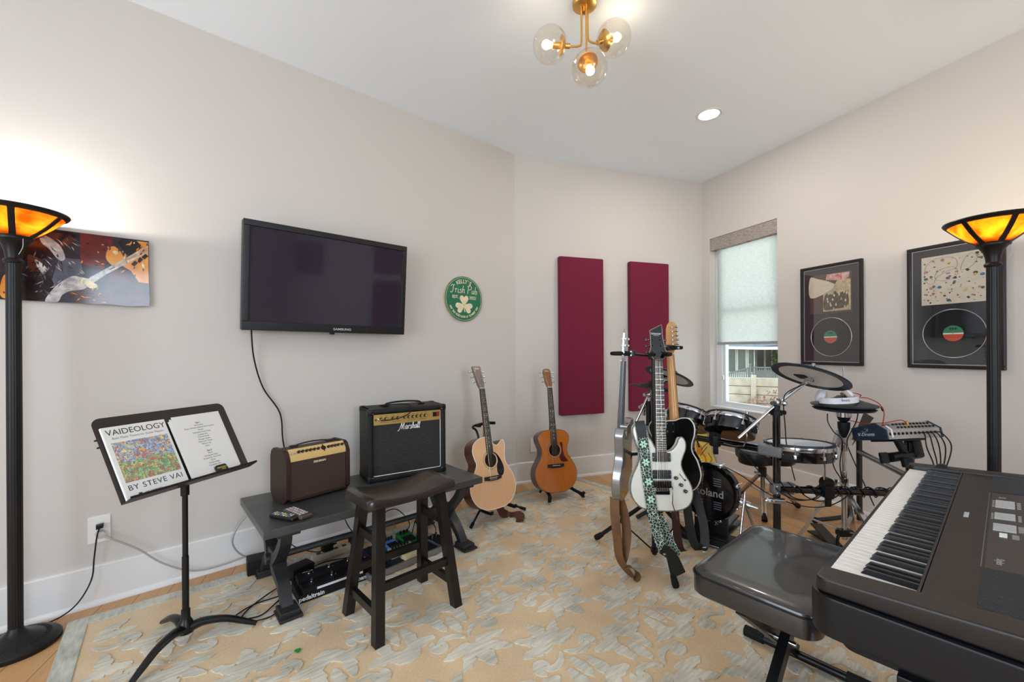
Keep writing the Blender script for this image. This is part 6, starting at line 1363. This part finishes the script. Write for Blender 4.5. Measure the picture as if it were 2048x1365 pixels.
for a in (R(97), R(3), R(-118)):
    a -= R(215); ca, sa = math.cos(a), math.sin(a); f = MB(STEEL)
    for s_ in (-1, 1): f.band([(.02 * ca - s_ * .01 * sa, .02 * sa + s_ * .01 * ca, .27), (.27 * ca - s_ * .012 * sa, .27 * sa + s_ * .012 * ca, .03)], .006, .018, None, side=(-sa, ca, 0), k=1)
    f.band([(.01 * ca, .01 * sa, .13), (.15 * ca, .15 * sa, .135)], .016, .006, None, side=(-sa, ca, 0), k=1); lg = f.done('leg', th)
    f = MB(RUBBER); f.cyl((.25 * ca, .25 * sa, .045), (.29 * ca, .29 * sa, .012), .016, None, .02); f.done('rubber_foot', lg)
# ---- module, mount, headphones, papers
MA = V((2.012, 2.285, .745)); MZ = R(10)
md = thing('drum_module', 'silver topped drum sound module with dark side panels on the rack', 'drum module', MA, 0, None, (R(-13), 0, MZ))
sp_ = [(0, .0), (0, .05), (.055, .088), (.19, .066), (.19, .0)]
MS_ = mat('module_silver', (176, 170, 164), .35, .4); MD = mat('module_dark', (30, 42, 58), .35)
f = MB(MS_); RY = Mx.Rotation(PI / 2, 4, 'Z') @ Mx.Rotation(PI / 2, 4, 'X'); f.prism(sp_, .012, .362, None, RY); bd = f.done('housing', md)
for x in (.0, .362):
    f = MB(MD); f.prism([(y * 1.03 - .004, z * 1.06 - .002) for y, z in sp_], x, x + .012, None, RY, .002); f.done('side_panel', md)
f = MB(SILVERP); T = at(-.0006, .11, .03, Mx.Rotation(-PI / 2, 4, 'Z') @ FRONT); text(f, 'V-Drums', .026, None, T, .2, bold=.0004); f.tube([T @ V(p) for p in ((-.02, .02, 0), (.0, .012, 0), (.02, .03, 0), (.0, .034, 0), (.018, .018, 0))], .0008, None, 4, 1); f.done('emblem', md, fix=False)
a0 = V((0, .0, .05)); a1_ = V((0, .055, .088)); up = (a1_ - a0).normalized(); nrm = up.cross(V((1, 0, 0))) * -1; TOPM = Mx.Translation(a0) @ Mx(((1, up.x, nrm.x, 0), (0, up.y, nrm.y, 0), (0, up.z, nrm.z, 0), (0, 0, 0, 1)))
for r in range(2):
    for k in range(11):
        f = MB(BLACK); f.cyl((.105 + .0235 * k, .016 + .03 * r, .0), (.105 + .0235 * k, .016 + .03 * r, .006), .006, None, None, 10, TOPM); f.done('button', md)
f = MB(mat('print_dark', (60, 56, 52), .5)); text(f, 'Roland', .018, None, TOPM @ at(.055, .045, .0006) @ Mx.Rotation(PI, 4, 'Z'), bold=.0004); f.done('lettering', bd, fix=False)
for k in range(12):
    f = MB(BLACK); f.cyl((.03 + .027 * k, .002, .028), (.03 + .027 * k, -.003, .028), .0075, None, None, 12); f.done('jack_socket', md)
f = MB(BLACKM); mm_ = Mx.Translation((0, 0, 0)); f.box((.19, .1, -.008), (.2, .14, .012), bev=.003); f.cyl((.19, .1, -.01), (.22, .1, -.09), .02); f.cyl((.1, .09, -.1), (.33, .11, -.09), .026); f.box((.06, .088, -.1), (.05, .02, .06), bev=.006); f.box((.17, .06, -.13), (.06, .025, .05), bev=.006); f.box((.29, .1, -.06), (.06, .06, .1), bev=.012); f.done('mount_bracket', md)
MM = Mx.Translation(MA) @ Mx.Rotation(MZ, 4, 'Z') @ Mx.Rotation(R(-13), 4, 'X')
hw = MB(BLACK)
hpn = thing('headphones', 'white over-ear headphones lying on the hi-hat pad', 'headphones', (HX - .06, HY - .01, .918), R(-8))
HW = mat('headphone_white', (228, 228, 232), .25, coat=.4)
f = MB(HW); f.band([(.095 * math.cos(a), -.03 - .085 * math.sin(a), .025 + .008 * math.cos(a)) for a in [PI * i / 14 for i in range(15)]], .034, .008, None, side=(0, 0, 1), k=2); bnd = f.done('headband', hpn)
f = MB(mat('headphone_print', (150, 150, 158), .3)); text(f, 'beats', .02, None, at(-.01, -.1195, .028, FRONT), bold=.0005); f.done('lettering', bnd, fix=False)
for s_ in (-1, 1):
    f = MB(HW); T = at(s_ * .075, .005, .04, Mx.Rotation(s_ * R(66), 4, 'Y')); f.lathe([(.0001, .022), (.025, .02), (.037, .008), (.038, -.004), (.03, -.008), (.0001, -.008)], None, T, 24); cp_ = f.done('ear_cup', hpn)
    f = MB(mat('ear_pad_tan', (190, 168, 156), .6)); f.ring(.026, .01, None, T @ Mx.Translation((0, 0, -.012)), 24, 8); f.lathe([(.0001, -.009), (.018, -.009)], mat('ear_pad_dark', (70, 46, 40), .7), T, 16); f.done('ear_pad', cp_, fix=False)
RED = mat('red_cable', (168, 30, 34), .4)
f = MB(RED); f.tube([V((HX + .03, HY, .955)), V((HX + .02, HY + .03, 1.0)), V((HX - .01, HY + .02, 1.03)), V((HX + .01, HY - .02, 1.04)), V((HX + .035, HY - .02, 1.01)), V((HX + .03, HY, .985)), V((HX + .07, HY - .04, .965)), V((HX + .06, HY - .02, .95)), P(1735, 797, 2.45), P(1758, 808, 2.4), P(1768, 826, 2.36), P(1766, 848, 2.32), MM @ V((.035, .02, .07)), MM @ V((.035, -.004, .03))], .0026, None, 6, 6); f.tube([P(1763, 815, 2.39), P(1766, 822, 2.37)], .0055, BLACK, 8, 1)
f.tube([MM @ V((.035, .018, .072)), MM @ V((.035, -.006, .05)), MM @ V((.033, -.008, .01))], .005, WHITE, 7, 1)
tag(f.done('headphone_cable'), 'thin red headphone cable running from the hi-hat to the drum module', 'cable')
f = MB(RED); f.tube([P(1700, 842, 2.5), P(1730, 847, 2.42), P(1770, 846, 2.36), MM @ V((.16, .03, .1)), MM @ V((.19, .03, .078))], .0024, None, 6, 6); f.tube([MM @ V((.19, .03, .094)), MM @ V((.2, .03, .07))], .006, BRASS, 8, 1)
tag(f.done('audio_cable'), 'thin red audio cable with gold plug lying across the drum module', 'cable')
pf_ = thing('sheet_folder', 'white papers leaning against a dark stand behind the hi-hat', 'papers', P(1712, 860, 2.62))
f = MB(PAPER); c0 = P(1712, 860, 2.62); q = [P(1690, 895, 2.62) - c0, P(1720, 822, 2.62) - c0, P(1737, 822, 2.72) - c0, P(1703, 893, 2.72) - c0]
nn = V((0, .006, 0)); f.add(q + [p + nn for p in q], [(0, 1, 2, 3), (7, 6, 5, 4), (0, 4, 5, 1), (1, 5, 6, 2), (2, 6, 7, 3), (3, 7, 4, 0)]); f.done('pages', pf_)
f = MB(BLACK); q = [p + V((.012, .02, -.002)) for p in q]; q[2] = q[2] + V((.03, 0, -.05)); nn = V((.02, .012, 0)); f.add(q + [p + nn for p in q], [(0, 1, 2, 3), (7, 6, 5, 4), (0, 4, 5, 1), (1, 5, 6, 2), (2, 6, 7, 3), (3, 7, 4, 0)]); f.done('backing', pf_)
f = MB(MS_); c1 = P(1680, 880, 2.55); f.box((0, 0, 0), (.1, .02, .085), None, .006, Mx.Translation(c1) @ Mx.Rotation(.4, 4, 'Z') @ Mx.Rotation(.5, 4, 'Y')); tag(f.done('metal_plate'), 'small tilted silver plate clamped beside the hi-hat tube', 'plate')
# ---- kit cables
def kcable(label, pts, r=.003):
    f = MB(CABLE); f.tube(pts, r, None, 6, 6); tag(f.done('drum_cable'), label, 'cable', 'black drum kit cables')
kcable('black drum cable running from the kick pad across the floor to the lower rack tube', [P(1440, 930, 2.72), P(1480, 950, 2.68), P(1540, 990, 2.62), P(1600, 1012, 2.5), P(1650, 1014, 2.42), P(1685, 1000, 2.36), P(1700, 985, 2.34)])
kcable('black drum cable sagging in the first loop under the lower rack tube', [P(1575, 965, 2.34), P(1600, 985, 2.34), P(1630, 1002, 2.34), P(1665, 998, 2.34), P(1690, 975, 2.34), P(1683, 950, 2.4)])
kcable('black drum cable sagging in the second loop beneath the memory clamp', [P(1560, 962, 2.35), P(1585, 995, 2.35), P(1625, 1000, 2.35), P(1645, 990, 2.34)])
kcable('black drum cable coming down from the large cymbal pad beside the front post', [P(1610, 768, 2.39), P(1575, 785, 2.37), P(1567, 805, 2.37), P(1570, 850, 2.37), P(1573, 890, 2.37), P(1582, 930, 2.37), P(1590, 962, 2.34)])
kcable('black drum cable dropping from the left side of the hi-hat pads', [P(1655, 828, 2.48), P(1656, 845, 2.46), P(1668, 865, 2.46), P(1684, 882, 2.47), P(1680, 930, 2.47), P(1686, 968, 2.36)])
kcable('black drum cable dropping from the right side of the hi-hat pads', [P(1716, 828, 2.5), P(1712, 845, 2.48), P(1700, 868, 2.47), P(1694, 885, 2.46), P(1700, 905, 2.55), P(1720, 950, 2.5), P(1745, 1005, 2.4), P(1748, 1012, 2.4)])
kcable('black drum cable hanging from the snare pad to the rack', [P(1662, 905, 2.4), P(1668, 935, 2.38), P(1680, 955, 2.36), P(1690, 968, 2.34)])
kcable('black drum cable draped from the upper rack tube past the throne', [P(1462, 885, 2.6), P(1490, 910, 2.55), P(1515, 940, 2.5), P(1535, 960, 2.42), P(1560, 985, 2.35), P(1590, 1000, 2.33), P(1620, 1000, 2.33), P(1640, 990, 2.33)])
for k in range(5):
    x = .18 + .029 * (k + 1); labels = ('first', 'second', 'third', 'fourth', 'last')
    kcable('%s black cable falling from the jacks of the drum module, counting from its emblem panel' % labels[k], [MM @ V((x, -.002, .028)), MM @ V((x + .004, -.03, .02)), MM @ V((x + .012 * k - .01, -.035, -.05)), MM @ V((.26 + .02 * k, .0, -.16)), MM @ V((.24 + .016 * k, .04, -.24)), V((2.285 + .006 * k, 2.445 + .004 * k, .42))])
wr = MB(CABLE)
wr.tube([V((1.56 + .7 * i / 60, 2.372 + .024 * math.cos(i * .9), .449 - .025 * i / 60 + .024 * math.sin(i * .9))) for i in range(61)], .0035, None, 5, 2)
wr.tube([V((1.66 + .58 * i / 50, 2.37 + .028 * math.cos(i * 1.1 + 2), .446 - .022 * i / 50 + .028 * math.sin(i * 1.1 + 2))) for i in range(51)], .003, None, 5, 2)
tag(wr.done('wound_cables'), 'bundle of black cables wound around the lower rack tube', 'cable')
# ---- yellow picture leaning in the corner
yp = thing('yellow_picture', 'yellow picture board with dark figure and orange instrument, leaning behind the kick pad', 'picture', MW(1.945, .26, .005), 0, None, (R(-24), 0, AM))
YB = mat('yellow_board', (226, 200, 104), .5, var=.1, scale=10)
f = MB(YB); f.box((0, .006, .215), (.35, .012, .43), bev=.002); fb = f.done('board', yp)
f = MB(); dkk = mat('board_ink', (40, 42, 26), .5); orr = mat('board_orange', (214, 132, 40), .5); yy = mat('board_yellow', (240, 206, 60), .5); gg = mat('board_green', (70, 92, 52), .5); T = Mx.Translation((0, -.0004, 0)) @ FRONT
f.prism(sm2([(-.04, .08), (.0, .05), (.06, .06), (.08, .12), (.05, .17), (.06, .22), (.03, .27), (-.01, .26), (-.02, .2), (-.05, .16)], 4), 0, .0004, orr, T); f.prism(sm2([(.07, .05), (.12, .06), (.13, .12), (.1, .16), (.07, .12)], 4), 0, .0005, yy, T)
f.prism(sm2([(-.02, .08), (.04, .08), (.04, .14), (-.02, .15)], 4), 0, .0006, yy, T); f.prism(sm2([(-.13, .06), (-.06, .08), (-.07, .2), (-.02, .28), (-.1, .29), (-.15, .18)], 4), 0, .0003, gg, T); f.box((.022, -.0006, .31), (.026, .0006, .17), dkk)
for pts in ([(-.1, .3), (-.08, .36), (-.04, .31), (-.02, .37)], [(-.14, .12), (-.1, .22), (-.05, .24)], [(.04, .2), (.1, .24), (.15, .26)], [(.0, .14), (.06, .18), (.12, .22)], [(.07, .05), (.13, .09), (.11, .16)]): f.tube([(x, -.001, z) for x, z in pts], .004, dkk, 5, 4)
f.box((-.06, -.0006, .41), (.16, .0006, .02), mat('board_red', (160, 60, 40), .5)); f.box((.1, -.0006, .41), (.1, .0006, .02), dkk); f.done('print', fb, fix=False)
# ================================================================ DIGITAL PIANO AND ITS BENCH
KX = V((-.759, -.651, 0)); KO = V((1.667, 1.796, 0)); KA = math.atan2(KX.y, KX.x)
dp = thing('digital_piano', 'black digital piano with white keys and button panel on its stand', 'digital piano', KO, KA)
PB = mat('piano_black_case', (30, 26, 24), .4, spec=.4, var=.1, scale=30, bump=.05, bscale=400); PB2 = mat('piano_lower_case', (11, 12, 15), .42, spec=.35)
X0, X1 = -.075, 1.33
f = MB(PB2)                                                     # lower case with rounded front corners
def rrect(x0, x1, y0, y1, r): 
    pts = []
    for cx, cy, a0 in ((x1 - r, y0 + r, -90), (x1 - .01, y1 - .01, 0), (x0 + .01, y1 - .01, 90), (x0 + r, y0 + r, 180)):
        rr_ = r if cy < .2 else .01
        for k in range(7): a = R(a0 + 15 * k); pts.append((cx + rr_ * math.cos(a), cy + rr_ * math.sin(a)))
    return pts
f.prism(rrect(X0 - .005, X1 + .012, -.012, .445, .05), .625, .712, None, None, .006); f.prism(rrect(X0 + .03, X1 - .02, .04, .44, .03), .60, .63); f.done('lower_case', dp)
KL = 1.25 / 52
for x0, x1 in ((X0, -.006), (1.256, X1)):                       # end cheeks, rising towards the back
    f = MB(PB); f.prism(rrect(x0, x1, .0, .44, .022), .7125, .744, None, None, .006)
    for v in f.bm.verts:
        if v.co.z > .73: v.co.z += max(0, v.co.y - .2) * .085
    f.done('end_cheek', dp)
f = MB(PB); f.box((.625, .2, .728), (1.26, .09, .036), bev=.003); f.box((.625, .34, .7285), (1.26, .2, .031)); f.box((.625, .004, .7145), (1.26, .012, .004))
f.add([(-.005, .235, .744), (1.255, .235, .744), (1.255, .44, .764), (-.005, .44, .764), (-.005, .235, .73), (1.255, .235, .73), (1.255, .44, .73), (-.005, .44, .73)], [(0, 1, 2, 3), (4, 7, 6, 5), (0, 4, 5, 1), (1, 5, 6, 2), (2, 6, 7, 3), (3, 7, 4, 0)]); up_ = f.done('upper_case', dp)
WK = mat('white_key', (238, 234, 226), .22, coat=.3); BK = mat('black_key', (18, 18, 19), .35)
wkm = None
for k in range(52):
    f = MB(WK); f.box((0, .0835, .7225), (KL - .0012, .153, .013), bev=.0012, seg=1); o = f.done('white_key', dp); o.location.x = KL * (k + .5)
pat = [1, 0, 1, 1, 0, 1, 1]                                     # black key after A, C, D, F, G
bm_ = None
for k in range(51):
    if pat[k % 7]:
        if bm_ is None:
            f = MB(BK); w_, y0, y1 = .0105, .058, .160
            f.add([(-w_ / 2, y0, .729), (w_ / 2, y0, .729), (w_ / 2, y1, .729), (-w_ / 2, y1, .729), (-w_ * .38, y0 + .009, .7405), (w_ * .38, y0 + .009, .7405), (w_ * .38, y1, .741), (-w_ * .38, y1, .741)], [(3, 2, 1, 0), (4, 5, 6, 7), (0, 1, 5, 4), (1, 2, 6, 5), (2, 3, 7, 6), (3, 0, 4, 7)])
            o = f.done('black_key', dp); bm_ = o
        else: o = bm_.copy(); C.objects.link(o)
        o.location.x = KL * (k + 1)
f = MB(mat('panel_line', (120, 130, 142), .3, .6)); f.box((.625, .1615, .7445), (1.26, .0018, .003)); f.box((.636, .2365, .7452), (.745, .0016, .002)); f.done('edge_line', up_, fix=False)
SL = math.atan2(.02, .205); PM = Mx.Translation((0, .235, .744)) @ Mx.Rotation(SL, 4, 'X')
SPK = mat('speaker_ribs', (44, 46, 50), .5)
for x0, x1 in ((.0, .258), (1.012, 1.252)):
    f = MB(BLACK); f.box(((x0 + x1) / 2, .098, .0008), (x1 - x0, .19, .002), None, 0, PM)
    n = int((x1 - x0) / .0068)
    for k in range(n): f.box((x0 + .005 + .0068 * k, .098, .002), (.0036, .188, .003), SPK, 0, PM)
    f.done('speaker_grille', dp, fix=False)
f = MB(mat('panel_print', (70, 66, 62), .5) if False else mat('panel_face', (52, 47, 45), .42)); f.box((.635, .1, .0006), (.75, .2, .0012), None, 0, PM); pf2 = f.done('control_panel', dp)
BT = mat('grey_button', (176, 174, 168), .4); BW = mat('white_button', (226, 224, 218), .4)
def btn(x, y, w_, d_, m=BT): f = MB(m); f.box((x, y, .003), (w_, d_, .004), None, .001, PM); f.done('button', pf2)
for k in range(7): btn(.375 + .0135 * k, .036, .0055, .04)
for k in range(5): btn(.53 + .0145 * k, .036, .0055, .04)
for k in range(5): btn(.648 + .0145 * k, .036, .006, .042)
for k in range(3): btn(.735 + .012 * k, .034, .006, .014, BW)
for k in range(6): btn(.395 + .0125 * k, .1, .006, .018, BW)
for k in range(5): btn(.37 + .02 * k, .138, .008, .018, BW)
for k in range(2): btn(.66 + .014 * k, .1, .006, .02, BW)
for j in range(3):
    for k in range(3): btn(.735 + .013 * k, .09 + .026 * j, .007, .017, BW)
f = MB(BLACK); f.box((.57, .135, .0008), (.17, .12, .002), None, 0, PM); f.box((.57, .145, .0022), (.13, .085, .001), mat('lcd_blue', (52, 56, 120), .15), 0, PM); f.done('display', pf2)
for x, y, r in ((.36, .11, .024), (.7, .155, .026)): f = MB(BLACK); f.lathe([(r, 0), (r, .006), (r - .004, .008), (.0001, .006)], None, PM @ at(x, y, .001), 28); f.done('dial', pf2)
f = MB(BLACK); f.box((.86, .13, .001), (.12, .03, .003), None, 0, PM); f.done('slot', pf2)
f = MB(mat('panel_print_grey', (150, 146, 140), .5))
for x, y, w_, d_ in ((.41, .064, .09, .008), (.56, .064, .07, .006), (.67, .066, .06, .012), (.41, .012, .09, .005), (.56, .012, .07, .005), (.745, .055, .04, .012), (.32, .03, .006, .016), (.328, .03, .003, .016)):
    for j in range(4): f.box((x - w_ / 2 + w_ * (j + .5) / 4, y, .0014), (w_ / 6, d_, .0006), None, 0, PM)
TX = PM @ at(.955, .03, .0014) @ Mx.Identity(4); text(f, 'Styles', .018, None, TX, .2); f.done('panel_marks', pf2, fix=False)
f = MB(SILVERP); text(f, 'YAMAHA', .014, None, at(.602, .196, .7465), bold=.0003); f.done('lettering', up_, fix=False)
f = MB(BLACK); f.box((-.045, .1, .7445), (.03, .09, .002)); f.cyl((-.055, .1, .738), (-.035, .1, .738), .022, None, None, 20); f.done('pitch_wheel', dp)
f = MB(PB2); f.box((1.325, .29, .31), (.026, .30, .60), bev=.004); f.box((-.06, .29, .31), (.026, .30, .60), bev=.004); f.done('stand_side', dp) if False else None
for x in (1.322, -.06):
    f = MB(PB2); f.box((x, .29, .312), (.03, .31, .59), bev=.004); f.box((x, .26, .026), (.034, .40, .028), bev=.006); f.done('stand_side', dp)
f = MB(PB2); f.box((.63, .40, .38), (1.35, .018, .22), bev=.003); f.done('stand_back_board', dp)
# ---- piano bench
pbn = thing('piano_bench', 'padded black vinyl keyboard bench with folding X legs, before the digital piano', 'bench', KO, KA)
VIN = mat('black_bench_vinyl', (20, 20, 21), .34, bump=.06, bscale=220, spec=.7, coat=.5)
bx0, bx1, by0, by1, br = .475, 1.055, -.425, -.06, .05
def rr4(x0, x1, y0, y1, r):
    pts = []
    for cx, cy, a0 in ((x1 - r, y0 + r, -90), (x1 - r, y1 - r, 0), (x0 + r, y1 - r, 90), (x0 + r, y0 + r, 180)):
        for k in range(7): a = R(a0 + 15 * k); pts.append((cx + r * math.cos(a), cy + r * math.sin(a)))
    return pts
f = MB(VIN); rows = []
for z, i_ in ((.425, .02), (.425, .004), (.43, .0), (.485, 0), (.497, .004), (.503, .014), (.506, .03), (.507, .07)): rows.append([(x, y, z) for x, y in rr4(bx0 + i_, bx1 - i_, by0 + i_, by1 - i_, br)])
f.sheet(rows, None, True); seat = f.done('seat_cushion', pbn)
f = MB(BLACK); f.tube([(x, y, .489) for x, y in rr4(bx0 - .001, bx1 + .001, by0 - .001, by1 + .001, br)], .003, None, 5, 1, True); f.done('piping', seat)
ym = (by0 + by1) / 2 - .01; xn, xf = bx1 - .055, bx0 + .02
for i, (a, b_, dy) in enumerate((((xn + .0, .415), (xf, .045), -.024), ((xf, .415), (xn, .045), .024))):
    f = MB(BLACKM); p, q = V((a[0], ym + dy, a[1])), V((b_[0], ym + dy, b_[1])); f.band([p, q], .03, .046, None, side=(0, 1, 0), k=1); lg = f.done('leg', pbn)
    if i == 1:
        f = MB(SILVERP); d = (p - q).normalized(); xa = V((-d.x, -d.y, -d.z)); ya = V((0, 0, 1)).cross(V((0, 1, 0))); 
        M = Mx.Translation(p.lerp(q, .66) + V((0, -.0155, 0))) @ Mx(((d.x * -1, 0, 0, 0), (0, 0, -1, 0), (d.z * -1, 0, 0, 0), (0, 0, 0, 1)))
        zx = V((-d.x, 0, -d.z)); zn = V((0, -1, 0)); zy = zn.cross(zx); M = Mx.Translation(p.lerp(q, .62) + V((0, -.0157, 0))) @ Mx(((zx.x, zy.x, zn.x, 0), (zx.y, zy.y, zn.y, 0), (zx.z, zy.z, zn.z, 0), (0, 0, 0, 1)))
        text(f, 'On-Stage', .03, None, M, 0, xs=.9, bold=.0006); f.done('lettering', lg, fix=False)
for x in (xf, xn):
    f = MB(BLACKM); f.cyl((x, by0 + .02, RZ + .021), (x, by1 - .01, RZ + .021), .0165); bt = f.done('base_tube', pbn)
    for y0, y1 in ((by0 - .035, by0 + .04), (by1 - .05, by1 + .025)):
        f = MB(RUBBER); rows = [[((.0205 + .0012 * (k % 2)) * math.cos(2 * PI * k / 32) + x, y, RZ + .0215 + (.0205 + .0012 * (k % 2)) * math.sin(2 * PI * k / 32)) for k in range(32)] for y in (y0, y1)]; f.sheet(rows, None, True); f.done('rubber_cap', bt)
f = MB(CHROME); f.cyl((.77, ym - .06, .232), (.77, ym + .06, .232), .008); f.cyl((.77, ym - .06, .232), (.77, ym - .05, .232), .014, BLACK); f.done('pivot_bolt', pbn)
f = MB(BLACKM); f.box(((xf + xn) / 2, ym, .4185), (xn - xf, .03, .012)); f.done('under_rail', pbn)
